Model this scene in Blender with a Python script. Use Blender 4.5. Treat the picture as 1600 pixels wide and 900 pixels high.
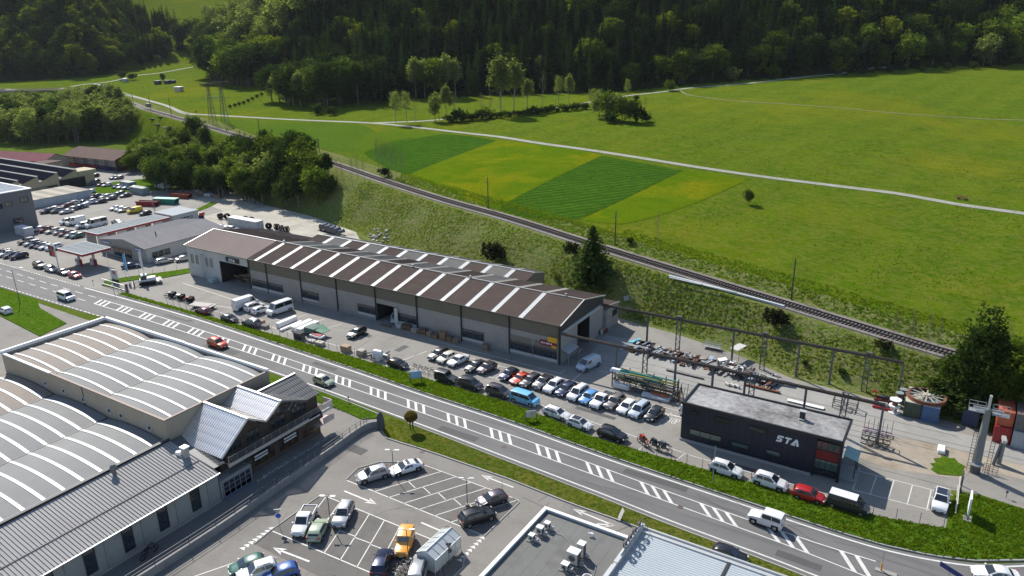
import bpy, bmesh, math, random
import numpy as np
from mathutils import Vector, Matrix, geometry
random.seed(7); np.random.seed(7)
for o in list(bpy.data.objects): bpy.data.objects.remove(o)
C = bpy.context.scene.collection
SC = bpy.context.scene
rad = math.radians
# ------------------------------------------------------------ camera
CAM_H = 58.0; FPX = 1165.0; PITCH = rad(19.35); ROLL = -0.0153; YAW = rad(32.25)
def _cam_matrix():
    c, s = math.cos(PITCH), math.sin(PITCH)
    R0 = np.array([[1,0,0],[0,-s,-c],[0,c,-s]])
    cr, sr = math.cos(ROLL), math.sin(ROLL)
    a = -YAW
    Q = np.array([[math.cos(a),-math.sin(a),0],[math.sin(a),math.cos(a),0],[0,0,1]])
    return np.array([[cr,-sr,0],[sr,cr,0],[0,0,1]]) @ R0 @ Q
RC = _cam_matrix()
cam = bpy.data.cameras.new('camera'); camo = bpy.data.objects.new('camera', cam); C.objects.link(camo)
SC.camera = camo
M4 = Matrix(((RC[0][0], -RC[1][0], -RC[2][0], 0), (RC[0][1], -RC[1][1], -RC[2][1], 0), (RC[0][2], -RC[1][2], -RC[2][2], CAM_H), (0,0,0,1)))
camo.matrix_world = M4
cam.sensor_width = 36; cam.lens = 36*FPX/1600; cam.clip_start = 1; cam.clip_end = 6000
# ------------------------------------------------------------ world, sun
SUN_EL = rad(42.0); SUN_TO = Vector((-0.885, 0.465, 0)).normalized()
w = bpy.data.worlds.new('World'); SC.world = w; w.use_nodes = True
nt = w.node_tree; bg = nt.nodes['Background']
sky = nt.nodes.new('ShaderNodeTexSky'); sky.sky_type = 'NISHITA'; sky.sun_disc = False
sky.sun_elevation = SUN_EL; sky.sun_rotation = math.atan2(SUN_TO.x, SUN_TO.y)
sky.altitude = 900; sky.air_density = 1.0; sky.dust_density = 0.6
nt.links.new(sky.outputs[0], bg.inputs[0]); bg.inputs[1].default_value = 0.112
sl = bpy.data.lights.new('sun', 'SUN'); sl.energy = 4.5; sl.angle = rad(0.5); sl.color = (1.0, 0.95, 0.87)
so = bpy.data.objects.new('sun', sl); C.objects.link(so)
sd = Vector((SUN_TO.x*math.cos(SUN_EL), SUN_TO.y*math.cos(SUN_EL), math.sin(SUN_EL)))
so.rotation_euler = sd.to_track_quat('Z', 'Y').to_euler(); so.location = (0, 0, 120)
SC.view_settings.view_transform = 'Standard'; SC.view_settings.look = 'None'
SC.view_settings.gamma = 1; SC.view_settings.exposure = 0.55
try:
    SC.cycles.max_bounces = 6; SC.cycles.transparent_max_bounces = 8
except Exception: pass
# ------------------------------------------------------------ pixel rays (photo pixels 1600x900 -> places)
def ray(x, y):
    return RC.T @ np.array([(x-800)/FPX, (y-450)/FPX, 1.0])
def G(x, y, z=0.0):
    d = ray(x, y); t = (z-CAM_H)/d[2]
    return (float(t*d[0]), float(t*d[1]))
def proj(x, y, z):
    q = RC @ np.array([x, y, z-CAM_H]); return (800+FPX*q[0]/q[2], 450+FPX*q[1]/q[2])
# ------------------------------------------------------------ terrain
_rp = [(0,143,17),(50,141,16.8),(100,140,16.5),(140,141,16.2),(172,147,16),(225,170,15),(292,189,14),(397,220,13),(525,257.5,12),(600,284,11.5),(700,316,11),(800,343,10.3),(905,377.5,9.6),
       (1025,415,8.5),(1125,445,7.6),(1200,469,7),(1300,497.5,6.2),(1375,522.5,5.7),(1450,546,5.2),(1550,575,4.6)]
_rw = sorted([(*G(a,b,z), z) for a,b,z in _rp])
RX = np.array([-1600]+[p[0] for p in _rw]+[120, 500]); 
RY = np.array([_rw[0][1]+0.10*(1600+_rw[0][0])]+[p[1] for p in _rw]+[_rw[-1][1]-0.2*(120-_rw[-1][0]), _rw[-1][1]-40])
RZ = np.array([24]+[p[2] for p in _rw]+[4.0, 4.0])
_xs = np.arange(-1600, 500, 4.0)
def _smooth(a, n):
    k = np.ones(n)/n; p = np.pad(a, n//2, mode='edge'); return np.convolve(p, k, 'valid')[:len(a)]
_ry = _smooth(np.interp(_xs, RX, RY), 7); _rz = _smooth(np.interp(_xs, RX, RZ), 9)
def yr(x): return np.interp(x, _xs, _ry)
def zr(x): return np.interp(x, _xs, _rz)
_FX = [-1600,-700,-600,-420,-330,-260,-211,-186,-156,-120,-90,-59,-46,-33,-21,-5,2,30,120,500]
_FY = [330,285,300,247,222,196,172,168.5,160,146,138.5,136,134,130.5,125,124,122,117,95,60]
def yf(x): return np.interp(x, _FX, _FY)
def sstep(a, b, t):
    u = np.clip((t-a)/(b-a), 0, 1); return u*u*(3-2*u)
def phi(x, y): return np.degrees(np.arctan2(-x, y))
def meadow(x, y):
    d = y-yr(x)
    und = 0.5*np.sin(x/47+0.6)*np.sin(y/61) + 0.25*np.sin(x/19.0+y/33.0)
    return zr(x)+1.2*sstep(3.0,8.0,d)+0.060*np.maximum(d-6, 0)+und*sstep(6,60,d)
def _ray_meadow(px, py):
    d = ray(px, py); t = 60.0
    while t < 2500:
        x, y, z = t*d[0], t*d[1], CAM_H+t*d[2]
        if z < meadow(x, y): return x, y
        t += 2.0
    return t*d[0], t*d[1]
_edge = [(-60,128),(0,128),(130,122),(200,112),(290,100),(350,98),(420,120),(470,150),(600,158),(800,148),(950,146),(1100,131),(1220,122),(1340,116),(1600,100),(1680,97)]
_ep = []
for a, b in _edge:
    x, y = _ray_meadow(a, b); _ep.append((float(phi(x, y)), math.hypot(x, y)))
_ep.sort()
EP = np.array([p[0] for p in _ep]); ER = np.array([p[1] for p in _ep])
def rfor(ph): return np.interp(ph, EP, ER)
def hillslope(ph):
    return 0.44 - 0.25*(sstep(46,52,ph)-sstep(56,61,ph)) + 0.30*sstep(58,62,ph)  # last term steepens the far-left hillside so its face falls into shade
def ebeyond(x, y):
    return np.hypot(x, y)-rfor(phi(x, y))
def terr(x, y):
    x = np.asarray(x, float); y = np.asarray(y, float)
    f, r, z0 = yf(x), yr(x), zr(x)
    bank = z0*sstep(0, 1, (y-f)/(np.maximum(r-3.2-f, 1)))*0.5 + z0*0.5*np.clip((y-f)/(np.maximum(r-3.2-f, 1)), 0, 1)
    bump = 0.35*np.sin(x/5.3+y/3.1)*np.sin(x/8.7-y/4.4)*sstep(0,3,y-f)*sstep(0,3,r-3.2-y)
    m = meadow(x, y)
    e = ebeyond(x, y); s = hillslope(phi(x, y))
    hill = np.where(y > r+20, s*np.maximum(e-8, 0) + 0.0*e, 0)
    hill = hill + np.where(y > r+20, 4*np.sin(x/38.0)*np.sin(y/45.0)*sstep(20, 120, e), 0)
    return np.where(y < f, 0.0, np.where(y < r-3.2, bank+bump, m+hill))
def T(px, py):
    d = ray(px, py); n = 900
    t = np.linspace(55, 2200, n)
    x, y, z = t*d[0], t*d[1], CAM_H+t*d[2]
    k = np.nonzero(z < terr(x, y))[0]
    if len(k) == 0: i = n-1
    else: i = k[0]
    lo, hi = t[max(i-1, 0)], t[i]
    for _ in range(18):
        m = (lo+hi)/2
        if CAM_H+m*d[2] < terr(m*d[0], m*d[1]): hi = m
        else: lo = m
    return (float(hi*d[0]), float(hi*d[1]), float(terr(hi*d[0], hi*d[1])))
# ------------------------------------------------------------ materials
_mats = {}
def nd(nt, typ, **kw):
    n = nt.nodes.new(typ)
    for k, v in kw.items():
        if k in n.inputs: n.inputs[k].default_value = v
        else: setattr(n, k, v)
    return n
def mat(name, col, rough=0.7, metal=0.0, var=0.15, scale=2.0, bump=0.0, bscale=None, spec=0.5, coat=0.0, world=True, streak=None, stain=None):
    """plain surface with fine procedural variation; streak=(sx,sy,sz) stretches the noise, stain=(colour, scale, amount)"""
    if name in _mats: return _mats[name]
    m = bpy.data.materials.new(name); m.use_nodes = True; nt = m.node_tree; L = nt.links
    b = nt.nodes['Principled BSDF']
    b.inputs['Roughness'].default_value = rough; b.inputs['Metallic'].default_value = metal
    b.inputs['Specular IOR Level'].default_value = spec; b.inputs['Coat Weight'].default_value = coat
    if world: pos = nd(nt, 'ShaderNodeNewGeometry').outputs['Position']
    else: pos = nd(nt, 'ShaderNodeTexCoord').outputs['Object']
    if streak:
        mp = nd(nt, 'ShaderNodeMapping'); mp.inputs['Scale'].default_value = streak; L.new(pos, mp.inputs[0]); p2 = mp.outputs[0]
    else: p2 = pos
    n1 = nd(nt, 'ShaderNodeTexNoise', Scale=scale, Detail=6.0, Roughness=0.65); L.new(p2, n1.inputs['Vector'])
    n2 = nd(nt, 'ShaderNodeTexNoise', Scale=scale*0.13, Detail=3.0); L.new(pos, n2.inputs['Vector'])
    mx = nd(nt, 'ShaderNodeMath', operation='ADD'); L.new(n1.outputs[0], mx.inputs[0]); L.new(n2.outputs[0], mx.inputs[1])
    mr = nd(nt, 'ShaderNodeMapRange'); mr.inputs['From Min'].default_value = 0.6; mr.inputs['From Max'].default_value = 1.4
    mr.inputs['To Min'].default_value = 1-var; mr.inputs['To Max'].default_value = 1+var; L.new(mx.outputs[0], mr.inputs['Value'])
    vm = nd(nt, 'ShaderNodeVectorMath', operation='SCALE'); vm.inputs[0].default_value = col[:3]; L.new(mr.outputs[0], vm.inputs['Scale'])
    out = vm.outputs[0]
    if stain:
        n3 = nd(nt, 'ShaderNodeTexNoise', Scale=stain[1], Detail=5.0, Roughness=0.7); L.new(p2, n3.inputs['Vector'])
        r3 = nd(nt, 'ShaderNodeMapRange'); r3.inputs['From Min'].default_value = 0.5; r3.inputs['From Max'].default_value = 0.72; r3.inputs['To Max'].default_value = stain[2]
        L.new(n3.outputs[0], r3.inputs['Value'])
        mm = nd(nt, 'ShaderNodeMix', data_type='RGBA'); L.new(r3.outputs[0], mm.inputs[0]); L.new(out, mm.inputs[6]); mm.inputs[7].default_value = (*stain[0], 1); out = mm.outputs[2]
    L.new(out, b.inputs['Base Color'])
    if bump:
        bp = nd(nt, 'ShaderNodeBump', Strength=bump, Distance=0.05); nb = nd(nt, 'ShaderNodeTexNoise', Scale=bscale or scale*6, Detail=4.0)
        L.new(pos, nb.inputs['Vector']); L.new(nb.outputs[0], bp.inputs['Height']); L.new(bp.outputs[0], b.inputs['Normal'])
    _mats[name] = m; return m
def glassm(name, col=(0.02,0.03,0.04), rough=0.08):
    if name in _mats: return _mats[name]
    m = mat(name, col, rough, 0.0, 0.05, 1.0, spec=0.9, coat=0.3); return m
def grassm(name, cols, scales=(0.03, 0.5, 4.0), bump=0.8, yellow=None, rows=None):
    m = bpy.data.materials.new(name); m.use_nodes = True; nt = m.node_tree; L = nt.links
    b = nt.nodes['Principled BSDF']; b.inputs['Roughness'].default_value = 1.0; b.inputs['Specular IOR Level'].default_value = 0.0
    pos = nd(nt, 'ShaderNodeNewGeometry').outputs['Position']
    cur = None
    rgb = nd(nt, 'ShaderNodeRGB'); rgb.outputs[0].default_value = (*cols[0], 1); cur = rgb.outputs[0]
    for k, (c, s) in enumerate(zip(cols[1:], scales)):
        n = nd(nt, 'ShaderNodeTexNoise', Scale=s, Detail=6.0, Roughness=0.7); 
        mp = nd(nt, 'ShaderNodeMapping'); mp.inputs['Location'].default_value = (k*37, k*11, 0); mp.inputs['Rotation'].default_value = (0,0,0.3*k); mp.inputs['Scale'].default_value = (1, 1.6, 1)
        L.new(pos, mp.inputs[0]); L.new(mp.outputs[0], n.inputs['Vector'])
        r = nd(nt, 'ShaderNodeMapRange'); r.inputs['From Min'].default_value = 0.42; r.inputs['From Max'].default_value = 0.62; L.new(n.outputs[0], r.inputs['Value'])
        mm = nd(nt, 'ShaderNodeMix', data_type='RGBA'); L.new(r.outputs[0], mm.inputs[0]); L.new(cur, mm.inputs[6]); mm.inputs[7].default_value = (*c, 1); cur = mm.outputs[2]
    if yellow:   # flower patches: big-noise mask times fine speckle
        ys, yamt, ylo = yellow
        a = nd(nt, 'ShaderNodeTexNoise', Scale=ys, Detail=4.0, Roughness=0.6); L.new(pos, a.inputs['Vector'])
        ra = nd(nt, 'ShaderNodeMapRange'); ra.inputs['From Min'].default_value = ylo; ra.inputs['From Max'].default_value = ylo+0.14; L.new(a.outputs[0], ra.inputs['Value'])
        f = nd(nt, 'ShaderNodeTexNoise', Scale=2.2, Detail=5.0, Roughness=0.8); L.new(pos, f.inputs['Vector'])
        rf = nd(nt, 'ShaderNodeMapRange'); rf.inputs['From Min'].default_value = 0.42; rf.inputs['From Max'].default_value = 0.66; rf.inputs['To Max'].default_value = yamt; L.new(f.outputs[0], rf.inputs['Value'])
        mu = nd(nt, 'ShaderNodeMath', operation='MULTIPLY'); L.new(ra.outputs[0], mu.inputs[0]); L.new(rf.outputs[0], mu.inputs[1])
        mm = nd(nt, 'ShaderNodeMix', data_type='RGBA'); L.new(mu.outputs[0], mm.inputs[0]); L.new(cur, mm.inputs[6]); mm.inputs[7].default_value = (0.42, 0.27, 0.008, 1); cur = mm.outputs[2]
    if rows:     # drilled rows of a crop
        ang, freq, amt = rows
        mp = nd(nt, 'ShaderNodeMapping'); mp.inputs['Rotation'].default_value = (0,0,ang); L.new(pos, mp.inputs[0])
        wv = nd(nt, 'ShaderNodeTexWave', Scale=freq, Distortion=2.5, Detail=3.0); wv.inputs['Detail Scale'].default_value = 0.6; L.new(mp.outputs[0], wv.inputs['Vector'])
        r = nd(nt, 'ShaderNodeMapRange'); r.inputs['To Min'].default_value = 1-amt; r.inputs['To Max'].default_value = 1.0+amt*0.4; L.new(wv.outputs[0], r.inputs['Value'])
        sc = nd(nt, 'ShaderNodeVectorMath', operation='SCALE'); L.new(cur, sc.inputs[0]); L.new(r.outputs[0], sc.inputs['Scale']); cur = sc.outputs[0]
    fn = nd(nt, 'ShaderNodeTexNoise', Scale=1.6, Detail=8.0, Roughness=0.75); L.new(pos, fn.inputs['Vector'])
    fr = nd(nt, 'ShaderNodeMapRange'); fr.inputs['From Min'].default_value = 0.3; fr.inputs['From Max'].default_value = 0.7; fr.inputs['To Min'].default_value = 0.72; fr.inputs['To Max'].default_value = 1.28; L.new(fn.outputs[0], fr.inputs['Value'])
    sc = nd(nt, 'ShaderNodeVectorMath', operation='SCALE'); L.new(cur, sc.inputs[0]); L.new(fr.outputs[0], sc.inputs['Scale'])
    L.new(sc.outputs[0], b.inputs['Base Color'])
    bp = nd(nt, 'ShaderNodeBump', Strength=bump, Distance=0.5); nb = nd(nt, 'ShaderNodeTexNoise', Scale=1.1, Detail=7.0, Roughness=0.75)
    L.new(pos, nb.inputs['Vector']); L.new(nb.outputs[0], bp.inputs['Height']); L.new(bp.outputs[0], b.inputs['Normal'])
    _mats[name] = m; return m
def leafm(name, c1, c2, trans=0.35):
    """leaf colour varies from leaf to leaf ('tint' attribute) and from tree to tree (object random)"""
    m = bpy.data.materials.new(name); m.use_nodes = True; nt = m.node_tree; L = nt.links
    nt.nodes.remove(nt.nodes['Principled BSDF']); out = nt.nodes['Material Output']
    at = nd(nt, 'ShaderNodeAttribute', attribute_name='tint'); oi = nd(nt, 'ShaderNodeObjectInfo')
    mm = nd(nt, 'ShaderNodeMix', data_type='RGBA'); mm.inputs[6].default_value = (*c1, 1); mm.inputs[7].default_value = (*c2, 1); L.new(at.outputs['Fac'], mm.inputs[0])
    r = nd(nt, 'ShaderNodeMapRange'); r.inputs['To Min'].default_value = 0.75; r.inputs['To Max'].default_value = 1.25; L.new(oi.outputs['Random'], r.inputs['Value'])
    sc = nd(nt, 'ShaderNodeVectorMath', operation='SCALE'); L.new(mm.outputs[2], sc.inputs[0]); L.new(r.outputs[0], sc.inputs['Scale'])
    d = nd(nt, 'ShaderNodeBsdfDiffuse'); t = nd(nt, 'ShaderNodeBsdfTranslucent'); L.new(sc.outputs[0], d.inputs[0])
    s2 = nd(nt, 'ShaderNodeVectorMath', operation='MULTIPLY'); s2.inputs[1].default_value = (1.25, 1.3, 0.6); L.new(sc.outputs[0], s2.inputs[0]); L.new(s2.outputs[0], t.inputs[0])
    ms = nd(nt, 'ShaderNodeMixShader'); ms.inputs[0].default_value = trans; L.new(d.outputs[0], ms.inputs[1]); L.new(t.outputs[0], ms.inputs[2]); L.new(ms.outputs[0], out.inputs[0])
    _mats[name] = m; return m
# ------------------------------------------------------------ mesh builder
class MB:
    def __init__(s): s.v = []; s.f = []; s.m = []; s.cur = 0
    def add(s, vs, fs, mi=None):
        o = len(s.v); s.v.extend([tuple(p) for p in vs]); mi = s.cur if mi is None else mi
        for f in fs: s.f.append([o+i for i in f]); s.m.append(mi)
    def box(s, x0, x1, y0, y1, z0, z1, mi=None):
        s.add([(x0,y0,z0),(x1,y0,z0),(x1,y1,z0),(x0,y1,z0),(x0,y0,z1),(x1,y0,z1),(x1,y1,z1),(x0,y1,z1)],
              [(3,2,1,0),(4,5,6,7),(0,1,5,4),(1,2,6,5),(2,3,7,6),(3,0,4,7)], mi)
    def obox(s, c, size, ang=0, mi=None, tilt=0):
        """box centred at c (x,y,z of its middle), size (l,w,h), turned by ang round z, tilted end up"""
        M = Matrix.Translation(c) @ Matrix.Rotation(ang, 4, 'Z') @ Matrix.Rotation(-tilt, 4, 'Y'); l, w_, h = [k/2 for k in size]
        P = [M @ Vector(p) for p in [(-l,-w_,-h),(l,-w_,-h),(l,w_,-h),(-l,w_,-h),(-l,-w_,h),(l,-w_,h),(l,w_,h),(-l,w_,h)]]
        s.add(P, [(3,2,1,0),(4,5,6,7),(0,1,5,4),(1,2,6,5),(2,3,7,6),(3,0,4,7)], mi)
    def beam(s, p, q, w_=0.1, h=None, mi=None):
        p, q = Vector(p), Vector(q); d = (q-p); L = d.length
        if L < 1e-6: return
        d.normalize(); up = Vector((0,0,1)) if abs(d.z) < 0.98 else Vector((1,0,0))
        a = d.cross(up).normalized(); b = a.cross(d).normalized(); h = w_ if h is None else h
        P = []
        for c in (p, q):
            for (i, j) in ((-1,-1),(1,-1),(1,1),(-1,1)): P.append(c + a*(i*w_/2) + b*(j*h/2))
        s.add(P, [(3,2,1,0),(4,5,6,7),(0,1,5,4),(1,2,6,5),(2,3,7,6),(3,0,4,7)], mi)
    def cyl(s, p, q, r1, r2=None, n=10, mi=None, caps=True):
        p, q = Vector(p), Vector(q); r2 = r1 if r2 is None else r2; d = (q-p).normalized()
        up = Vector((0,0,1)) if abs(d.z) < 0.98 else Vector((1,0,0)); a = d.cross(up).normalized(); b = a.cross(d).normalized()
        P = [p + (a*math.cos(t)+b*math.sin(t))*r1 for t in [2*math.pi*i/n for i in range(n)]] + [q + (a*math.cos(t)+b*math.sin(t))*r2 for t in [2*math.pi*i/n for i in range(n)]]
        F = [(i, (i+1)%n, n+(i+1)%n, n+i) for i in range(n)]
        if caps: F += [tuple(range(n-1,-1,-1)), tuple(range(n, 2*n))]
        s.add(P, F, mi)
    def poly(s, pts, mi=None): s.add(pts, [tuple(range(len(pts)))], mi)
    def prism(s, pts, z0, z1, mi=None, mside=None):
        """flat outline pts (x,y), counter-clockwise, from z0 to z1"""
        n = len(pts); A = sum(pts[i][0]*pts[(i+1)%n][1]-pts[(i+1)%n][0]*pts[i][1] for i in range(n))
        if A < 0: pts = pts[::-1]
        o = len(s.v); mi = s.cur if mi is None else mi
        tri = geometry.tessellate_polygon([[Vector((*p, 0)) for p in pts]])
        s.v.extend([(*p, z1) for p in pts]+[(*p, z0) for p in pts])
        for t in tri:
            a, b, c = [Vector((*pts[i],0)) for i in t]
            tt = list(t) if (b-a).cross(c-a).z > 0 else list(t)[::-1]
            s.f.append([o+i for i in tt]); s.m.append(mi)
        for i in range(n):
            s.f.append([o+n+i, o+n+(i+1)%n, o+(i+1)%n, o+i]); s.m.append(mi if mside is None else mside)
    def extrude_x(s, prof, x0, x1, mi=None, caps=True):
        n = len(prof); P = [(x0, y, z) for y, z in prof]+[(x1, y, z) for y, z in prof]
        F = [(i, (i+1)%n, n+(i+1)%n, n+i) for i in range(n)]
        if caps: F += [tuple(range(n-1,-1,-1)), tuple(range(n,2*n))]
        s.add(P, F, mi)
    def ribbed(s, p0, u, v, L, W, pitch, h=0.05, mi=None, duty=0.35):
        """corrugated sheet: ribs run along v, step along u, rib height h along the normal; p0 a corner"""
        p0, u, v = Vector(p0), Vector(u).normalized(), Vector(v).normalized(); n = u.cross(v).normalized()
        if n.z < 0: n = -n
        if abs(n.z) < 0.2 and h < 0: n = -n; h = -h
        k = max(1, int(round(L/pitch))); st = L/k; P = []; 
        for i in range(k):
            a = i*st
            for t, hh in ((0,0),(duty*0.25,h),(duty*0.75,h),(duty,0)): P.append(p0+u*(a+t*st)+n*hh)
        P.append(p0+u*L); m_ = len(P)
        P2 = [p+v*W for p in P]
        flip = u.cross(v).dot(n) < 0
        F = []
        for i in range(m_-1): F.append((i, i+1, m_+i+1, m_+i) if not flip else (m_+i, m_+i+1, i+1, i))
        s.add(P+P2, F, mi)
    def build(s, name, mats, parent=None, smooth=None, origin=None):
        me = bpy.data.meshes.new(name)
        o = origin if origin is not None else (ORI.get(parent.name, (0,0,0)) if parent is not None else (0,0,0))
        V = [(p[0]-o[0], p[1]-o[1], p[2]-o[2]) for p in s.v]
        me.from_pydata(V, [], s.f)
        if not isinstance(mats, (list, tuple)): mats = [mats]
        for m_ in mats: me.materials.append(m_)
        if len(mats) > 1: me.polygons.foreach_set('material_index', s.m)
        if smooth:
            me.polygons.foreach_set('use_smooth', [True]*len(me.polygons))
            if smooth is not True: me.set_sharp_from_angle(angle=rad(smooth))
        me.update()
        ob = bpy.data.objects.new(name, me); C.objects.link(ob)
        if parent is not None:
            ob.parent = parent; ORI[ob.name] = o
        else: ob.location = o
        return ob
ORI = {}
def tag(o, label, cat, group=None, kind=None):
    if label: o['label'] = label
    if cat: o['category'] = cat
    if group: o['group'] = group
    if kind: o['kind'] = kind
    return o
def thing(name, label, cat, loc=(0,0,0), rotz=0, group=None):
    o = bpy.data.objects.new(name, None); C.objects.link(o); o.location = loc; o.rotation_euler = (0,0,rotz)
    o.empty_display_size = 0.5; ORI[o.name] = tuple(loc) if rotz == 0 else (0,0,0)
    return tag(o, label, cat, group)
def local(o): ORI[o.name] = (0,0,0)      # parts of this thing are given in its own coordinates
KIDS = {}
def dup(root, loc, rotz, label=None, group=None, scale=None, mats=None):
    def cp(o, par):
        c = o.copy(); C.objects.link(c)
        if par is not None: c.parent = par
        if mats and o.type == 'MESH':
            for i, sl_ in enumerate(o.material_slots):
                if sl_.material and sl_.material.name in mats:
                    c.material_slots[i].link = 'OBJECT'; c.material_slots[i].material = mats[sl_.material.name]
        for ch in KIDS.get(o.name, ()): cp(ch, c)
        return c
    if root.name not in KIDS:
        for o in [root]+list(root.children_recursive): KIDS[o.name] = list(o.children)
    r = cp(root, None); r.location = loc; r.rotation_euler = (0,0,rotz)
    if scale: r.scale = scale if isinstance(scale, (tuple, list)) else (scale,)*3
    if label: r['label'] = label
    if group: r['group'] = group
    elif 'group' in r and label: del r['group']
    return r
def strip(mb, pts, w0, z, mi=None, closed=False, zf=None):
    """flat ribbon of width w0 along pts (x,y)"""
    P = [Vector((p[0], p[1], 0)) for p in pts]; L = []; R_ = []
    for i, p in enumerate(P):
        a = P[i-1] if i > 0 else P[i]; b = P[i+1] if i < len(P)-1 else P[i]
        d = (b-a).normalized(); n = Vector((-d.y, d.x, 0))
        L.append(p+n*w0/2); R_.append(p-n*w0/2)
    for i in range(len(P)-1):
        q = [R_[i], R_[i+1], L[i+1], L[i]]
        mb.add([(k.x, k.y, zf(k.x, k.y)+z if zf else z) for k in q], [(0,1,2,3)], mi)
def resample(pts, step):
    out = [pts[0]]
    for a, b in zip(pts, pts[1:]):
        n = max(1, int(math.dist(a, b)/step))
        for i in range(1, n+1): out.append(tuple(a[k]+(b[k]-a[k])*i/n for k in range(len(a))))
    return out
def catmull(pts, n=6):
    P = [pts[0]]+list(pts)+[pts[-1]]; out = []
    for i in range(1, len(P)-2):
        for k in range(n):
            t = k/n; r = []
            for d in range(2):
                p0,p1,p2,p3 = P[i-1][d],P[i][d],P[i+1][d],P[i+2][d]
                r.append(0.5*((2*p1)+(-p0+p2)*t+(2*p0-5*p1+4*p2-p3)*t*t+(-p0+3*p1-3*p2+p3)*t**3))
            out.append(tuple(r))
    out.append(tuple(pts[-1])); return out
# ------------------------------------------------------------ ground materials
M_gr = grassm('valley_grass', [(0.086,0.138,0.010),(0.104,0.146,0.015),(0.068,0.122,0.011),(0.12,0.14,0.035)], (0.02,0.15,1.3), 0.7)
M_mead = grassm('meadow_grass', [(0.077,0.140,0.004),(0.106,0.156,0.005),(0.058,0.120,0.006),(0.135,0.158,0.022)], (0.012,0.07,0.45), 0.9, yellow=(0.018,0.35,0.52), rows=(rad(12),0.021,0.05))
M_bank = grassm('bank_grass', [(0.110,0.160,0.022),(0.170,0.180,0.055),(0.085,0.140,0.018),(0.21,0.20,0.09)], (0.06,0.35,1.1), 0.9)
M_hill = grassm('forest_floor', [(0.03,0.04,0.012),(0.05,0.055,0.02)], (0.1,), 0.6)
M_asph = mat('yard_asphalt', (0.25,0.235,0.208), 0.85, var=0.13, scale=1.2, bump=0.15, bscale=9, stain=((0.10,0.098,0.094),0.09,0.5), spec=0.3)
M_lot = mat('lot_asphalt', (0.222,0.206,0.184), 0.85, var=0.12, scale=1.5, bump=0.15, bscale=9, stain=((0.09,0.088,0.085),0.12,0.45), spec=0.3)
M_bay = mat('bay_asphalt', (0.15,0.14,0.127), 0.88, var=0.14, scale=1.5, bump=0.2, bscale=9, stain=((0.06,0.058,0.056),0.35,0.5), spec=0.3)
M_road = mat('road_asphalt', (0.145,0.142,0.138), 0.8, var=0.17, scale=0.9, bump=0.12, bscale=10, streak=(0.08,1.2,1), stain=((0.075,0.075,0.078),0.5,0.55), spec=0.3)
M_grav = mat('gravel', (0.44,0.41,0.345), 0.95, var=0.22, scale=0.8, bump=0.5, bscale=3, stain=((0.18,0.15,0.11),0.15,0.7), spec=0.2)
M_conc = mat('concrete', (0.30,0.29,0.265), 0.85, var=0.15, scale=1.0, bump=0.2, stain=((0.2,0.19,0.17),0.3,0.5), spec=0.3)
M_kerb = mat('kerb_stone', (0.32,0.315,0.30), 0.8, var=0.15, scale=3)
M_paint = mat('road_paint', (0.62,0.61,0.575), 0.6, var=0.12, scale=2.5, stain=((0.34,0.33,0.32),1.3,0.65))
M_verge = grassm('verge_grass', [(0.075,0.15,0.012),(0.115,0.175,0.016),(0.06,0.125,0.010)], (0.25,1.4), 1.0, yellow=(0.25,0.35,0.60))
M_lawn = grassm('lawn_grass', [(0.085,0.105,0.014),(0.062,0.095,0.012),(0.12,0.115,0.028)], (0.12,0.7), 0.6, yellow=(0.15,0.25,0.52))
M_rust = mat('rust', (0.16,0.062,0.03), 0.9, var=0.4, scale=1.5, spec=0.2)
M_steel = mat('dark_steel', (0.10,0.10,0.105), 0.6, 0.4, var=0.2, scale=2)
M_galv = mat('galvanised_steel', (0.42,0.43,0.44), 0.45, 0.6, var=0.12, scale=2)
M_white = mat('white_paint', (0.78,0.78,0.77), 0.5, var=0.05, scale=1.5)
M_black = mat('black_rubber', (0.012,0.012,0.013), 0.8, var=0.2, scale=4, spec=0.3)
M_wood = mat('timber', (0.33,0.22,0.11), 0.8, var=0.25, scale=2, streak=(0.4,3,3))
M_glass = glassm('dark_glass'); 
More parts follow.
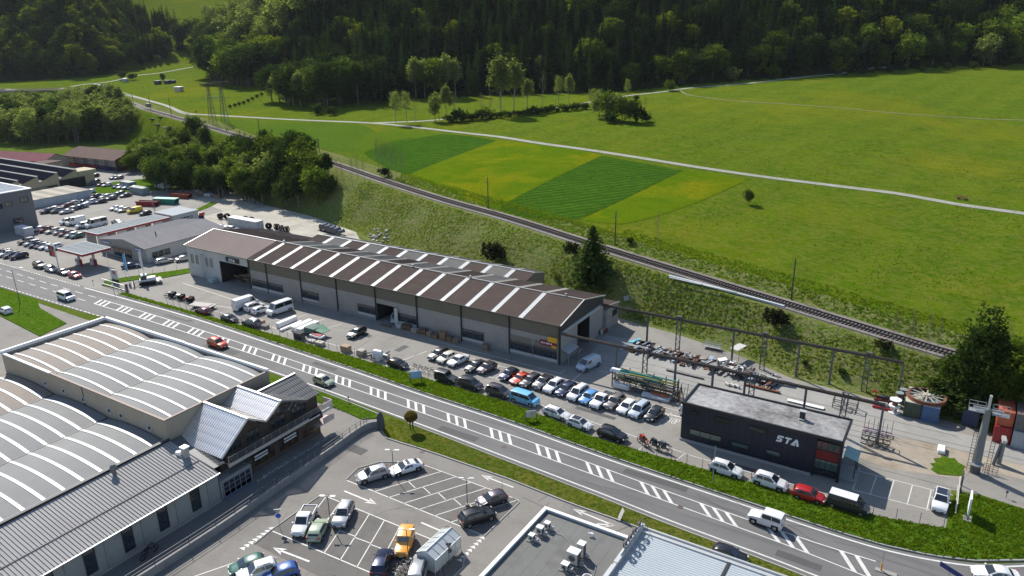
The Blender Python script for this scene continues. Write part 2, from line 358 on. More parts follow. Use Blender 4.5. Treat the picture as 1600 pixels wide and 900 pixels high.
# ------------------------------------------------------------ ground sheet with the valley sides
def ground():
    xs = list(np.arange(-1500, -700, 40)) + list(np.arange(-700, -300, 12)) + list(np.arange(-300, 60, 3.0)) + list(np.arange(60, 480, 30))
    xs = np.array(xs); rows = []
    f, r = yf(xs), yr(xs)
    rows.append(f*0-300); rows.append(f*0-60); rows.append(f*0+20); rows.append(f-12.0); rows.append(f-2)
    for k in range(0, 15): rows.append(f+(r-3.2-f)*k/14)
    for d in (-2.8,0,3.0,4.0,5.0,6.5,8.0,11,15): rows.append(r+d)
    d = 18.0
    while d < 190: rows.append(r+d); d += 3.2
    while d < 1500: rows.append(r+d); d *= 1.028
    rows.append(r+2300)
    V = np.array([[(x, y, 0) for x, y in zip(xs, row)] for row in rows]).reshape(-1, 3)
    V[:,2] = terr(V[:,0], V[:,1]) 
    V[:,2] = np.where(V[:,1] < yf(V[:,0])-1, 0, V[:,2])
    n, k = len(xs), len(rows); F = []; MI = []
    for j in range(k-1):
        for i in range(n-1):
            F.append((j*n+i, j*n+i+1, (j+1)*n+i+1, (j+1)*n+i))
            x = (xs[i]+xs[i+1])/2; y = (rows[j][i]+rows[j+1][i])/2
            if j < 4: m = 0
            elif j < 19: m = 2 if x > -250 else 1
            elif j < 26: m = 2
            else:
                e = float(ebeyond(x, y)); ph = float(phi(x, y)); m = 1
                if y > 200 and e > 0 and not (49.5 < ph < 59): m = 3
            MI.append(m)
    me = bpy.data.meshes.new('ground'); me.from_pydata(V.tolist(), [], F)
    for m in (M_gr, M_mead, M_bank, M_hill): me.materials.append(m)
    me.polygons.foreach_set('material_index', MI); me.polygons.foreach_set('use_smooth', [True]*len(F)); me.update()
    o = bpy.data.objects.new('ground', me); C.objects.link(o); tag(o, None, None, kind='structure'); return o
ground()
def sheet(name, pts, z, m, kind='structure', zlow=None, label=None):
    mb = MB(); mb.prism(pts, z-0.3 if zlow is None else zlow, z)
    o = mb.build(name, m); tag(o, label, None, kind=kind); return o
# ------------------------------------------------------------ paved areas (each a few mm to cm above the one below)
footL = [(x, float(yf(x))-1.5) for x in (-155,-150,-140,-120,-100,-90,-75,-59,-52,-46,-40,-33,-27,-21,-12,-5,2,12,30)]
sheet('yard_paving', [(-215,90),(-215,140),(-160,140)]+footL[2:]+[(60,98),(60,92),(8,101.5),(4.0,100.5),(3.9,91),(3.0,88.8),(-40,87.6),(-215,88.5)], 0.02, M_asph)
sheet('town_paving', [(-420,88),(-420,168),(-362,180),(-335,196),(-322,205),(-290,196),(-262,172),(-215,158),(-215.02,88)], 0.021, M_asph)
sheet('gravel_yard', [(-215,140.02),(-215,158),(-262,172),(-250,181)]+[(x, float(yf(x))-0.5) for x in (-240,-225,-211,-200,-186,-170,-160,-156)]+[(-147,152),(-141,140.02)], 0.022, M_grav)
sheet('gravel_path', [(-141,139),(-120,144),(-100,139.5),(-76,137),(-58,134.2),(-58,126),(-141,134.5)], 0.032, M_grav)
sheet('track_concrete', [(-55,108.5),(-31,108.5),(-31,103.6),(-6,103.6),(-6,111),(0,112),(14,112),(14,116),(-10,119.5),(-30,123),(-47,125.5),(-57,125)], 0.04, M_conc)
sheet('gravel_corner', [(-4,101.6),(5.2,104.0),(6.0,107.6),(14,108),(14,111.9),(0,111.9),(-5.9,110.9),(-8.5,103)], 0.045, mat('dirt_gravel', (0.33,0.285,0.225), 0.95, var=0.25, scale=0.8, bump=0.5, bscale=3, stain=((0.20,0.16,0.11),0.22,0.8), spec=0.1))
sheet('south_paving', [(-420,-60),(-420,79),(-330,79),(60,75),(60,-60)], 0.024, M_lot)
ROADF = [(-420,89.5),(-330,88.2),(-217,88.3),(-162,89.1),(-138,89.3),(-116,88.4),(-90,87.3),(-73,86.3),(-55,85.6),(-38.5,84.3),(-28,83.8),(-15.6,83.3),(-7.6,83.0),(-2.4,83.1),(2.5,83.9),(7.2,85.4),(11.5,88.0),(18,93),(26,102)]
MEDU = [(-165,86.1),(-153,86.2),(-140,86.1),(-112.6,85.4),(-91,84.6),(-72,83.8),(-53.5,83.0),(-40.5,82.2),(-27,81.2),(-14.7,80.6),(-7.2,80.4),(-2.5,80.5)]
MEDL = [(-165,83.7),(-140,83.6),(-110,83.1),(-86,82.3),(-68,81.5),(-51.3,80.6),(-36.4,79.7),(-26.3,79.1),(-14.2,78.4),(-8.4,77.9),(-3.3,77.3),(3,76.5)]
ROADN = [(-420,79),(-330,79),(-197,79.2),(-150,80.3),(-121,80.3),(-91.6,79.6),(-83.3,79.3),(-64.4,78.4),(-49.6,77.4),(-34.8,76.4),(-24.9,75.6),(-13.3,75.0),(-7.8,74.6),(0,74.3),(12,74.6),(30,80)]
cF, cN = catmull(ROADF, 8), catmull(ROADN, 8)
fF = lambda x: float(np.interp(x, [p[0] for p in cF], [p[1] for p in cF])); fN = lambda x: float(np.interp(x, [p[0] for p in cN], [p[1] for p in cN]))
road = sheet('road', [(p[0], p[1]-0.5) for p in cN]+[(32,80),(32,104)]+[(p[0], p[1]+0.6) for p in cF[::-1]], 0.05, M_road)
ORI['road'] = (0,0,0)
ramp = sheet('site_entrance', [(12,100.3),(7.2,101.1),(-2,101),(-6,100.9),(-9,102.5),(-4,101.6),(5.2,104.0),(6.2,106.0),(12,107.2),(60,103),(60,96),(26,98)], 0.055, M_asph)
Z1 = 0.058
def marks(name, polys, parent, z=Z1):
    mb = MB()
    for pts in polys: mb.poly([(p[0], p[1], z) for p in pts])
    o = mb.build(name, M_paint); o.parent = parent; return o
def ribbon_polys(pts, w0):
    mb = MB(); strip(mb, pts, w0, 0); return [[mb.v[i][:2] for i in f] for f in mb.f]
def dashed(pts, w0, on, off):
    out = []; P = resample(pts, 0.25); acc = 0; seg = []
    for a, b in zip(P, P[1:]):
        d = math.dist(a, b); ph_ = acc % (on+off)
        if ph_ < on: seg.append(a)
        elif seg: seg.append(a); out += ribbon_polys([seg[0], seg[-1]], w0); seg = []
        acc += d
    return out
marks('edge_line', ribbon_polys([p for p in cF if p[0] > -180], 0.25), road)
marks('edge_line', ribbon_polys([p for p in cN if -121 < p[0]], 0.22), road)
marks('edge_line', dashed([(-180,88.9),(-330,88.2)], 0.25, 0.6, 0.6)+dashed([(-121,80.3),(-200,79.2)], 0.2, 0.9, 0.7), road)
cU, cL = catmull(MEDU, 6), catmull(MEDL, 6)
marks('median_line', ribbon_polys(cU, 0.16), road); marks('median_line', ribbon_polys(cL, 0.16), road)
marks('lane_dash', dashed([(-420,86.2),(-215,86.1),(-167,86.2)], 0.15, 3.0, 2.4)+dashed([(-420,83.6),(-215,83.6),(-167,83.7)], 0.15, 3.0, 2.4), road)
fU = lambda x: float(np.interp(x, [p[0] for p in cU], [p[1] for p in cU])); fL = lambda x: float(np.interp(x, [p[0] for p in cL], [p[1] for p in cL]))
bar_me = None
for k in range(21):
    xc = -172.0+8.42*k if k else -168.8+0
    if k and xc < -165: continue
    for j in (-1, 0, 1):
        x = xc+1.65*j
        if x > -2.2 or x < -166 : continue
        yu, yl = fU(x-0.9), fL(x+0.9); lean = 0.95 if k > 5 else 0.6
        P = [(x-lean-.25, yu), (x+lean-.25, yl), (x+lean+.3, yl), (x-lean+.3, yu)]
        marks('median_bar', [[(p[0], p[1]+(-0.02 if i in (0, 3) else 0.02)) for i, p in enumerate(P)]], road, Z1+0.004)
mb = MB()
for y_, a_, b_ in ((109.0,-52,-6),(110.6,-53,2),(112.4,-54,8),(113.9,-54,12),(116.6,-50,4)): strip(mb, [(a_,y_),((a_+b_)/2,y_-.15),(b_,y_-.5)], 0.10, 0.049)
tag(mb.build('yard_rails', mat('dark_groove', (0.07,0.06,0.05), 0.8)), None, None, kind='structure')
# ------------------------------------------------------------ verges: raised grass with a stone kerb
def verge(name, pts, z=0.16, m=None, kerb=None):
    o = sheet(name, pts, z, m or M_verge)
    if kerb:
        mb = MB()
        for ln in kerb:
            for a, b in zip(ln, ln[1:]): mb.beam((a[0], a[1], 0.09), (b[0], b[1], 0.09), 0.18, 0.17)
        k = mb.build('kerb', M_kerb); k.parent = o
    return o
fx = [x for x in np.arange(-166, 4, 4.0)]
topY = lambda x: float(np.interp(x, [-170,-120,-93,-58,-50,-41,-10,-4,3.8], [91.4,91.5,91.6,91.2,90.0,88.4,88.7,89.2,91]))
verge('roadside_verge', [(x, fF(x)+1.0) for x in fx]+[(3.5,fF(3.5)+1.0),(7,fF(7)+1.1),(11.5,fF(11.5)+1.2),(16,fF(16)+1.2),(22,98.0),(12,100.2),(7.2,100.9),(4.3,99.2),(3.8,91)]+[(x, topY(x)) for x in fx[::-1]], 0.2, M_verge,
      [[(x, fF(x)+0.85) for x in fx]+[(3.5,fF(3.5)+0.85),(7,fF(7)+.95),(11.5,fF(11.5)+1.05),(16,fF(16)+1.1)]])
nx = [x for x in np.arange(-68.5, 14, 3.0)]
botY = lambda x: float(np.interp(x, [-72,-69.4,-66,-61.5,-47,-37,-30,-19,-8,20], [73.2,73.3,74.3,74.6,74.0,73.4,73.4,73.3,73.0,73.0]))-0.0
botY2 = lambda x: float(np.interp(x, [-72,-68,-61.5,-47,-37,-30,-19,-13,0,20], [73.6,73.0,74.4-1.0,74.0-.6,73.4-.6,73.4-.6,73.2-.8,72.4,71.6,71]))
verge('lawn_strip', [(-72.6,75.2),(-71.6,77.6)]+[(x, fN(x)-1.0) for x in nx]+[(x, botY2(x)-0.3) for x in nx[::-1]], 0.15, M_lawn, [[(-72.4,75.0)]+[(x, botY2(x)-0.42) for x in nx], [(x, fN(x)-0.85) for x in nx]])
verge('chalet_verge', [(-80.5,75.6),(-86.5,75.6),(-92,72.6),(-95,72.6),(-95,78.8),(-84,78.2),(-74.3,77.4),(-73.9,76.4),(-75.6,75.0),(-78.2,75.3)], 0.15, M_verge, [[(-95,79.0),(-84,78.4),(-74.2,77.6)]])
verge('hall_verge', [(-135,70.6),(-135.5,79.2),(-121,79.4),(-96,79.0),(-96,70.6)][:0] or [(-131,71.2),(-131,74.0),(-120,77.4),(-108,78.0),(-96,78.0),(-96,71.2)], 0.15, M_verge)
verge('west_verge', [(-212,79.0-0.6),(-188.1,78.4),(-179.5,78.6),(-172.5,75.8),(-158,73.8),(-155.7,67.1),(-175.4,68.8),(-212,70.5)], 0.15, M_verge)
verge('entrance_verge', [(-166.5,92.6),(-175,93.2),(-172,99),(-167.6,103.0),(-163.5,113.4),(-166.4,116),(-170.5,108),(-176,99.4),(-178.5,94.6),(-176,92.0)], 0.15, M_verge)
M_soil = mat('soil', (0.17,0.13,0.09), 0.95, var=0.3, scale=1)
verge('grass_patch', [(2.2,103.6),(3.1,103.9),(4.0,104.3),(4.8,104.6),(5.3,105.6),(5.0,106.6),(5.3,107.6),(4.4,108.2),(3.9,109.2),(3.2,108.8),(2.5,109.5),(2.2,108.2),(1.4,107.6),(1.8,106.6),(1.1,106.0),(1.6,105.2),(1.3,104.4)], 0.10, M_verge)
verge('plot_verge', [(-290,150),(-276,158),(-262,176),(-268,186),(-290,190),(-300,170)], 0.1, M_verge)
verge('lot_hedge_bed', [(-222,141),(-219,141),(-224,158),(-228,166),(-231,165),(-226,155)], 0.12, M_verge)
# ------------------------------------------------------------ markings of the yard and the lots
yard = bpy.data.objects['yard_paving']; ORI['yard_paving'] = (0,0,0)
ZY = 0.026
def ln(a, b, w0=0.12): return ribbon_polys([a, b], w0)
P = []
sl_ = [(-52.3,-35.3)]
P += ln((-80.6,98.1),(-35.2,97.0), 0.14)
k = 0; x = -80.6
while x < -35:
    y0 = 98.1+(x+80.6)*(-1.1/45.4); P += ln((x, y0), (x+0.55, y0+4.6)); x += 2.52
P += ln((-79.7,102.7),(-58,102.2)); 
marks('parking_line', P, yard, ZY)
P = []
for xx in np.arange(-96.5, -6, 5.6):
    yb = topY(xx)+0.4; P += ln((xx, yb), (xx+0.5, yb+2.3))
P += ln((-150,94.6),(-96.5,94.2))+ln((-96.5,94.2),(-50,93.3)); P += ln((-50,93.2),(-27,91.2))+ln((-27,91.2),(-8,91.4))
marks('parking_line', P, yard, ZY)
P = ln((-126,98.2),(-112.5,97.6))
for xx in np.arange(-129, -108, 5.2): P += ln((xx, 98.3), (xx+1.2, 103.2))
P += ln((-160,103),(-129,100.5))+ln((-129,98.3),(-148,95.8))+ln((-84.5,94.8),(-83,101))
P += ln((-86,105.6),(-56.6,105.2))+ln((-56.6,105.2),(-56.6,107.2)) + ln((-61.5,104.2),(-56.2,104.0))+ln((-61.5,103.4),(-61.5,104.2))
marks('parking_line', P, yard, ZY)
P = ln((-7,94.0),(3.9,94.35))+ln((-7,99.1),(4.2,99.25))
for xx in (-7,-4.9,-2.8,-0.6,1.6): P += ln((xx, 94.0), (xx+0.15, 99.1))
marks('parking_line', P, yard, ZY)
P = ln((-53.4,108.0),(-53.4,103.0))+ln((-53.4,103.0),(-31.6,102.6)); marks('rack_line', P, yard, ZY+0.03)
mb = MB(); 
def glyph(ch):
    g = {'S':[[(.6,.85),(.45,1),(.15,1),(0,.85),(0,.65),(.6,.35),(.6,.15),(.45,0),(.15,0),(0,.15)]],'T':[[(0,1),(.6,1)],[(.3,1),(.3,0)]],
         'O':[[(.15,0),(0,.2),(0,.8),(.15,1),(.45,1),(.6,.8),(.6,.2),(.45,0),(.15,0)]],'P':[[(0,0),(0,1),(.45,1),(.6,.88),(.6,.62),(.45,.5),(0,.5)]]}
    return g[ch]
P = []
for i, ch in enumerate('STOP'):
    for st in glyph(ch):
        for a, b in zip(st, st[1:]):
            q = [(-34.75+i*.56+u[0]*0.62, 98.5+u[1]*1.7) for u in (a, b)]; P += ln(q[0], q[1], 0.11)
P += ln((-35.6,100.9),(-31.5,101.1), 0.25)
marks('stop_marking', P, yard, ZY)
south = bpy.data.objects['south_paving']; ORI['south_paving'] = (0,0,0)
for nm, pts in (('bay_surface', [(-66.0,61.5),(-66.6,64.4),(-65.0,67.2),(-60.4,70.1),(-44.2,69.7),(-43.1,69.3),(-43.2,61.3)]), ('bay_surface', [(-66.3,48.8),(-66.4,57.0),(-65.4,57.5),(-43.4,57.6),(-42.2,55.5),(-42.2,46),(-66,46.0)])):
    o = sheet(nm, pts, 0.028, M_bay); o.parent = south; del o['kind']
    mb = MB()
    for a, b in zip(pts, pts[1:]+pts[:1]):
        if (a[0] < -60 and b[0] < -60) or (a[0] > -44.3 and b[0] > -44.3 and nm): mb.beam((a[0],a[1],0.06),(b[0],b[1],0.06),0.14,0.12)
    k = mb.build('kerb', M_kerb); k.parent = south
ZL = 0.034; P = ln((-66.0,61.5),(-43.6,61.4), 0.14)+ln((-60.2,69.9),(-44.4,69.7), 0.12)
for i in range(7):
    a = (-60.9+2.52*i, 61.4); 
    P += ln(a, (a[0]+4.8, 69.75)) if i < 6 else ln(a, (a[0]+0.9, 63))
    if i < 6: P += ln((a[0]+2.4, 65.6), (a[0]+4.2, 64.9))
P += ln((-65.6,57.4),(-47.6,57.6), 0.14)+ln((-66.0,48.8),(-47.0,49.6), 0.14)
for i in range(8):
    a = (-65.6+2.5*i, 57.4); P += ln(a, (a[0]+3.0, 49.0+i*0.06))
    if 1 <= i < 7: P += ln((a[0]+1.5, 53.1), (a[0]+4.0, 53.3))
P += ln((-64.5,44.2),(-50,44.6))
for i in range(5): P += ln((-64.5+2.6*i, 44.2), (-67.4+2.6*i, 38.6))
marks('parking_line', P, south, ZL)
def arrow(a, b, head=1.3, hw=0.75):
    a, b = Vector((*a,0)), Vector((*b,0)); d = (b-a).normalized(); n = Vector((-d.y,d.x,0)); h0 = b-d*head*1.0
    pl = [[a+n*.12, a-n*.12, h0-n*.12, h0+n*.12], [b, h0+n*hw*.75-d*0.5, h0+n*.1], [b, h0-n*.1, h0-n*hw*.75-d*0.5]]
    return [[(p.x, p.y) for p in q] for q in pl]
P = []
for a, b in [((-64.4,59.5),(-58.6,59.5)),((-51.4,59.5),(-45.6,59.4)),((-58.0,47.2),(-63.6,46.7)),((-45.5,71.7),(-50.9,71.9)),((-30.6,71.2),(-36.6,71.6))]: P += arrow(a, b)
P += arrow((-32.6,70.4),(-30.4,71.3), 1.0, 0.6)
marks('arrow_marking', P, south, ZL)
P = []
for i in range(8):
    y = 44.6+i*0.62; P.append([(-67.0+0.0,y),(-66.1,y-.02),(-66.5,y+.5)])
for i in range(8):
    y = 56.2+i*0.66; P.append([(-43.6,y),(-42.8,y),(-43.2,y+.5)])
marks('yield_triangle', P, south, ZL)
# repairs, tar seams and covers in the paving
def repairs():
    g = random.Random(8); M_new = mat('patch_asphalt', (0.075,0.074,0.072), 0.85, var=0.15, scale=2); M_tar = mat('tar_seam', (0.04,0.04,0.04), 0.6, var=0.2)
    mb = MB(); ms = MB()
    def patch(x, y, w0, h0, a, z):
        c, s = math.cos(a), math.sin(a); mb.poly([(x+c*u-s*v, y+s*u+c*v, z) for u, v in ((-w0/2,-h0/2),(w0/2,-h0/2),(w0/2,h0/2),(-w0/2,h0/2))])
    for x, y, w0, h0, z in ((-70,68,3,1.6,.029),(-75,62,1.5,5,.029),(-52,46.5,4,1,.029),(-38,68,2,2.4,.029),(-100,101,6,1.2,.025),(-88,99.5,1.4,3,.025),(-130,104,5,2,.025),(-45,95.5,7,.9,.025),(-20,91.9,4,.9,.025),(-118,81.7,9,1.5,.054),(-60,79.2,7,1.4,.054),(-30,82.9,9,1.2,.054),(-95,86.2,6,1.1,.054),(-140,87.7,8,1.2,.054),(-10,76.2,5,1.2,.054)): patch(x, y, w0, h0, g.uniform(-.06,.06), z)
    o = mb.build('asphalt_patches', M_new); tag(o, None, None, kind='structure')
    def seam(x, y, L, a, z):
        p = [(x, y)]
        for _ in range(int(L/1.2)): a += g.uniform(-.25,.25); p.append((p[-1][0]+1.2*math.cos(a), p[-1][1]+1.2*math.sin(a)))
        strip(ms, p, g.uniform(.05,.10), z)
    for _ in range(26): seam(g.uniform(-76,-30), g.uniform(42,71), g.uniform(4,12), g.uniform(0,6.28), .0365)
    for _ in range(30): seam(g.uniform(-155,-40), g.uniform(94,106), g.uniform(4,14), g.uniform(0,6.28), .0275)
    for _ in range(14):
        x = g.uniform(-170,-5); seam(x, (fN(x)+fF(x))/2+g.choice((-2.6,2.4,3.0)), g.uniform(6,16), g.uniform(-.05,.05), .0565)
    o = ms.build('tar_seams', M_tar); tag(o, None, None, kind='structure')
    for x, y, z in ((-61.5,72.4,.03),(-72,93.6,.03),(-112,81,.06),(-52,79.6,.06),(-25,78.9,.06),(-30,96.8,.03),(-48,60.3,.03),(-91,97,.03)):
        mc = MB(); mc.cyl((x,y,z-.01),(x,y,z+.012),.38,n=14); tag(mc.build('manhole_cover', mat('cast_iron', (0.09,0.06,0.05), 0.7)), None, None, kind='structure')
repairs()
# ------------------------------------------------------------ railway
def railway():
    o = thing('railway', None, None, (-100, 178, 10)); o['kind'] = 'structure'
    xs = np.arange(-900, 90, 3.0); cx = [(x, float(yr(x))) for x in xs]
    mb = MB(); zf = lambda x, y: float(zr(x))
    def off(d, w0, z0, z1, name, m):
        mb = MB(); prev = None
        for i, (x, y) in enumerate(cx):
            j = min(i+1, len(cx)-1); k = max(i-1, 0); t = Vector((cx[j][0]-cx[k][0], cx[j][1]-cx[k][1], 0)).normalized(); n = Vector((-t.y, t.x, 0)); zb = float(zr(x))
            q = [Vector((x, y, 0))+n*(d+s) for s in (-w0/2*1.0, w0/2*1.0)]
            top = [Vector((x, y, 0))+n*(d+s*(0.8 if w0 > 1 else 1)) for s in (-w0/2, w0/2)]
            cur = [(q[0].x,q[0].y,zb+z0),(top[0].x,top[0].y,zb+z1),(top[1].x,top[1].y,zb+z1),(q[1].x,q[1].y,zb+z0)]
            if prev: mb.add(prev+cur, [(0,4,5,1),(1,5,6,2),(2,6,7,3)])
            prev = cur
        return mb.build(name, m, o)
    M_bal = mat('ballast', (0.20,0.175,0.16), 0.95, var=0.3, scale=1.2, bump=0.6, bscale=3, stain=((0.12,0.075,0.05),0.5,0.5))
    off(0.2, 6.0, -0.9, 0.25, 'ballast', M_bal)
    for s in (-0.75, 0.75): off(s, 0.16, 0.40, 0.60, 'rail', mat('rail_steel', (0.045,0.035,0.035), 0.5, 0.6, var=0.2))
    mb = MB()
    for x in np.arange(-420, 60, 0.66):
        t = math.atan2(float(yr(x+1)-yr(x-1)), 2); mb.obox((x, float(yr(x)), float(zr(x))+0.33), (0.26, 2.6, 0.2), t)
    s = mb.build('sleepers', mat('sleeper', (0.10,0.082,0.07), 0.9, var=0.3, scale=0.8), o); s['kind'] = 'stuff'
    return o
railway()
# ------------------------------------------------------------ farm tracks across the meadow
def track(name, px, wd, m, step=4.0):
    pts = [T(*p)[:2] for p in px]; pts = resample(catmull(pts, 4), step); mb = MB()
    L, R_ = [], []
    for i, p in enumerate(pts):
        a = Vector(pts[max(i-1,0)]); b = Vector(pts[min(i+1,len(pts)-1)]); d = (b-a).normalized(); n = Vector((-d.y, d.x))
        L.append(Vector(p)+n*wd/2); R_.append(Vector(p)-n*wd/2)
    hh = lambda q: float(terr(q.x, q.y))+0.10
    V = [(q.x, q.y, hh(q)) for q in L]+[(q.x, q.y, hh(q)) for q in R_]; n = len(L)
    V += [(v[0], v[1], v[2]-0.5) for v in V]
    F = [(n+i, n+i+1, i+1, i) for i in range(n-1)]+[(i, i+1, 2*n+i+1, 2*n+i) for i in range(n-1)]+[(n+i+1, n+i, 3*n+i, 3*n+i+1) for i in range(n-1)]
    mb.add(V, F); o = mb.build(name, m); tag(o, None, None, kind='structure'); return o
M_track = mat('track_gravel', (0.30,0.295,0.25), 0.95, var=0.15, scale=0.8, stain=((0.14,0.16,0.06),0.4,0.6))
track('farm_track', [(1700,350),(1600,334),(1500,320),(1400,302.5),(1300,290),(1197,277),(1120,266),(1050,255),(950,239),(850,225),(780,214),(700,205),(640,198),(580,192.5),(500,189),(400,184),(330,180),(290,177),(262,166),(235,158),(200,148),(170,138),(146,131),(100,138),(55,144),(0,150)], 2.6, M_track)
track('upper_track', [(580,192.5),(650,190),(690,187),(740,183),(800,178),(860,170),(915,161),(965,152),(1005,147),(1040,143),(1075,138),(1110,135),(1160,131),(1200,127),(1270,119),(1340,110),(1400,106)], 2.6, M_track)
track('grass_track', [(1062,141),(1072,147),(1085,150),(1115,154),(1150,158),(1200,161),(1300,168),(1400,177),(1500,184),(1600,188)], 1.2, mat('worn_grass', (0.16,0.16,0.06), 0.9, var=0.2))
track('farm_track', [(146,131),(175,127),(215,118),(250,114),(310,103)], 2.4, M_track)
# ------------------------------------------------------------ crop strips and flower strips of the field, draped on the meadow
M_crop = grassm('young_crop', [(0.046,0.112,0.010),(0.060,0.128,0.011),(0.036,0.092,0.008)], (0.04,0.3), 0.9, rows=(rad(-138),0.12,0.26))
M_flow = grassm('dandelion_grass', [(0.077,0.140,0.004),(0.106,0.156,0.005)], (0.07,), 0.8, yellow=(0.06,0.62,0.47))
M_pale = grassm('pale_grass', [(0.076,0.13,0.010),(0.092,0.14,0.014),(0.06,0.12,0.014)], (0.05,0.4), 0.8, yellow=(0.03,0.2,0.5))
M_rowg = grassm('rough_meadow', [(0.080,0.140,0.008),(0.095,0.145,0.012)], (0.2,), 1.0)
def drape(name, px, m, up=0.06, n=22):
    c = [Vector(T(*p)[:2]) for p in px]     # four corners, in order; extra points bow the sides
    A, B, D_, E_ = c[:4]; mb = MB(); V = []
    for j in range(n+1):
        for i in range(n+1):
            u, v = i/n, j/n
            if len(c) == 8:   # corners 0,2,4,6 with mid-side points 1,3,5,7
                q = lambda a, b_, d_, t: a*(2*(t-.5)*(t-1))+b_*(4*t*(1-t))+d_*(2*t*(t-.5))
                bot, top = q(c[0],c[1],c[2],u), q(c[6],c[5],c[4],u); lef, rig = q(c[0],c[7],c[6],v), q(c[2],c[3],c[4],v)
                p = bot*(1-v)+top*v+lef*(1-u)+rig*u-(c[0]*(1-u)*(1-v)+c[2]*u*(1-v)+c[6]*(1-u)*v+c[4]*u*v)
            else: p = (A*(1-u)+B*u)*(1-v)+(E_*(1-u)+D_*u)*v
            V.append((p.x, p.y, float(terr(p.x, p.y))+up))
    mb.add(V, [(j*(n+1)+i, j*(n+1)+i+1, (j+1)*(n+1)+i+1, (j+1)*(n+1)+i) for j in range(n) for i in range(n)])
    o = mb.build(name, m); tag(o, None, None, kind='structure'); return o
drape('crop_field', [(640,272),(607,263),(568,240),(615,221),(690,210),(735,213),(775,220),(698,249)], M_crop)
drape('crop_field', [(905,343),(845,343),(781,328),(852,286),(941,244),(1002,255),(1066,267),(985,306)], M_crop, 0.08)
drape('flower_field', [(781,328),(705,301),(641,273),(699,250),(776,221),(860,228),(940,243),(851,286)], M_flow)
drape('flower_field', [(975,350),(935,348),(906,344),(986,307),(1067,267),(1115,271),(1165,282),(1075,322)], M_flow, 0.08)
drape('pale_field', [(560,238),(500,232),(405,214),(360,196),(330,184),(420,188),(560,194),(590,212)], M_pale)
drape('pale_field', [(548,243),(560,225),(570,215),(600,206),(700,209),(640,219),(575,238),(560,243)], M_rowg)
# ------------------------------------------------------------ building materials
M_roofbr = mat('brown_sheet_roof', (0.112,0.083,0.070), 0.9, 0.0, spec=0.12, var=0.12, scale=0.6, stain=((0.15,0.12,0.10),0.3,0.4))
M_roofbr2 = mat('weathered_sheet_roof', (0.215,0.205,0.185), 0.9, spec=0.15, var=0.15, scale=0.5, stain=((0.12,0.08,0.07),0.25,0.5))
M_rooftan = mat('tan_sheet_roof', (0.33,0.26,0.225), 0.85, spec=0.2, var=0.10, scale=0.8, stain=((0.27,0.21,0.18),0.2,0.5))
M_sky = mat('rooflight_sheet', (0.64,0.635,0.61), 0.45, var=0.06, scale=1.5, stain=((0.55,0.54,0.50),0.8,0.35))
M_skyold = mat('old_rooflight_sheet', (0.50,0.48,0.40), 0.6, var=0.1, scale=1.5)
M_wallg = mat('grey_sheet_wall', (0.34,0.315,0.285), 0.7, var=0.08, scale=1.0, stain=((0.22,0.20,0.18),0.4,0.4))
M_wallo = mat('olive_sheet_wall', (0.165,0.142,0.10), 0.7, var=0.08, scale=1.0)
M_wallp = mat('pale_panel_wall', (0.50,0.49,0.46), 0.7, var=0.06, scale=1.0)
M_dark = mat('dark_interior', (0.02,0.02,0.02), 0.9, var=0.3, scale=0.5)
M_post = mat('black_downpipe', (0.02,0.02,0.022), 0.6, var=0.1)
M_navy = mat('anthracite_cladding', (0.011,0.015,0.028), 0.45, 0.2, var=0.12, scale=0.8, streak=(4,4,0.3))
M_grvroof = mat('roof_gravel', (0.25,0.245,0.24), 0.95, var=0.85, scale=1.3, bump=0.6, bscale=6, stain=((0.14,0.135,0.13),0.5,0.4))
M_trim = mat('pale_metal_trim', (0.60,0.60,0.58), 0.4, 0.5, var=0.05)
M_etern = mat('fibre_cement_roof', (0.205,0.208,0.203), 0.8, var=0.16, scale=0.7, stain=((0.17,0.155,0.14),0.35,0.5))
M_eternb = mat('brown_fibre_cement_roof', (0.235,0.20,0.168), 0.8, var=0.14, scale=0.9, stain=((0.21,0.17,0.14),0.5,0.5))
M_beige = mat('beige_render', (0.36,0.30,0.225), 0.85, var=0.10, scale=0.8, stain=((0.27,0.22,0.17),0.4,0.4))
M_seam = mat('seamed_metal_roof', (0.36,0.35,0.34), 0.8, 0.0, spec=0.25, var=0.08, scale=0.7, stain=((0.36,0.29,0.25),0.08,0.6))
M_seamd = mat('metal_roof_rib', (0.17,0.165,0.16), 0.8, 0.0, var=0.08)
M_block = mat('grey_block_wall', (0.25,0.255,0.24), 0.85, var=0.12, scale=0.8, stain=((0.17,0.17,0.16),0.5,0.5))
M_slate = mat('slate_coloured_tile', (0.12,0.125,0.13), 0.55, 0.1, var=0.15, scale=2)
M_tile = mat('pale_metal_tile', (0.86,0.84,0.82), 0.42, 0.75, spec=0.5, var=0.08, scale=2)
M_dwood = mat('dark_timber', (0.055,0.038,0.028), 0.75, var=0.25, scale=1.5, streak=(3,0.4,3))
M_blue = mat('blue_paint', (0.03,0.09,0.26), 0.5, var=0.1)
M_sign_k = mat('black_sign', (0.012,0.012,0.015), 0.4, var=0.05)
M_sign_w = mat('white_lettering', (0.72,0.72,0.72), 0.5, var=0.03)
M_sign_r = mat('crimson_sign', (0.22,0.012,0.03), 0.45, var=0.05)
M_sign_y = mat('yellow_sign', (0.70,0.36,0.015), 0.45, var=0.05)
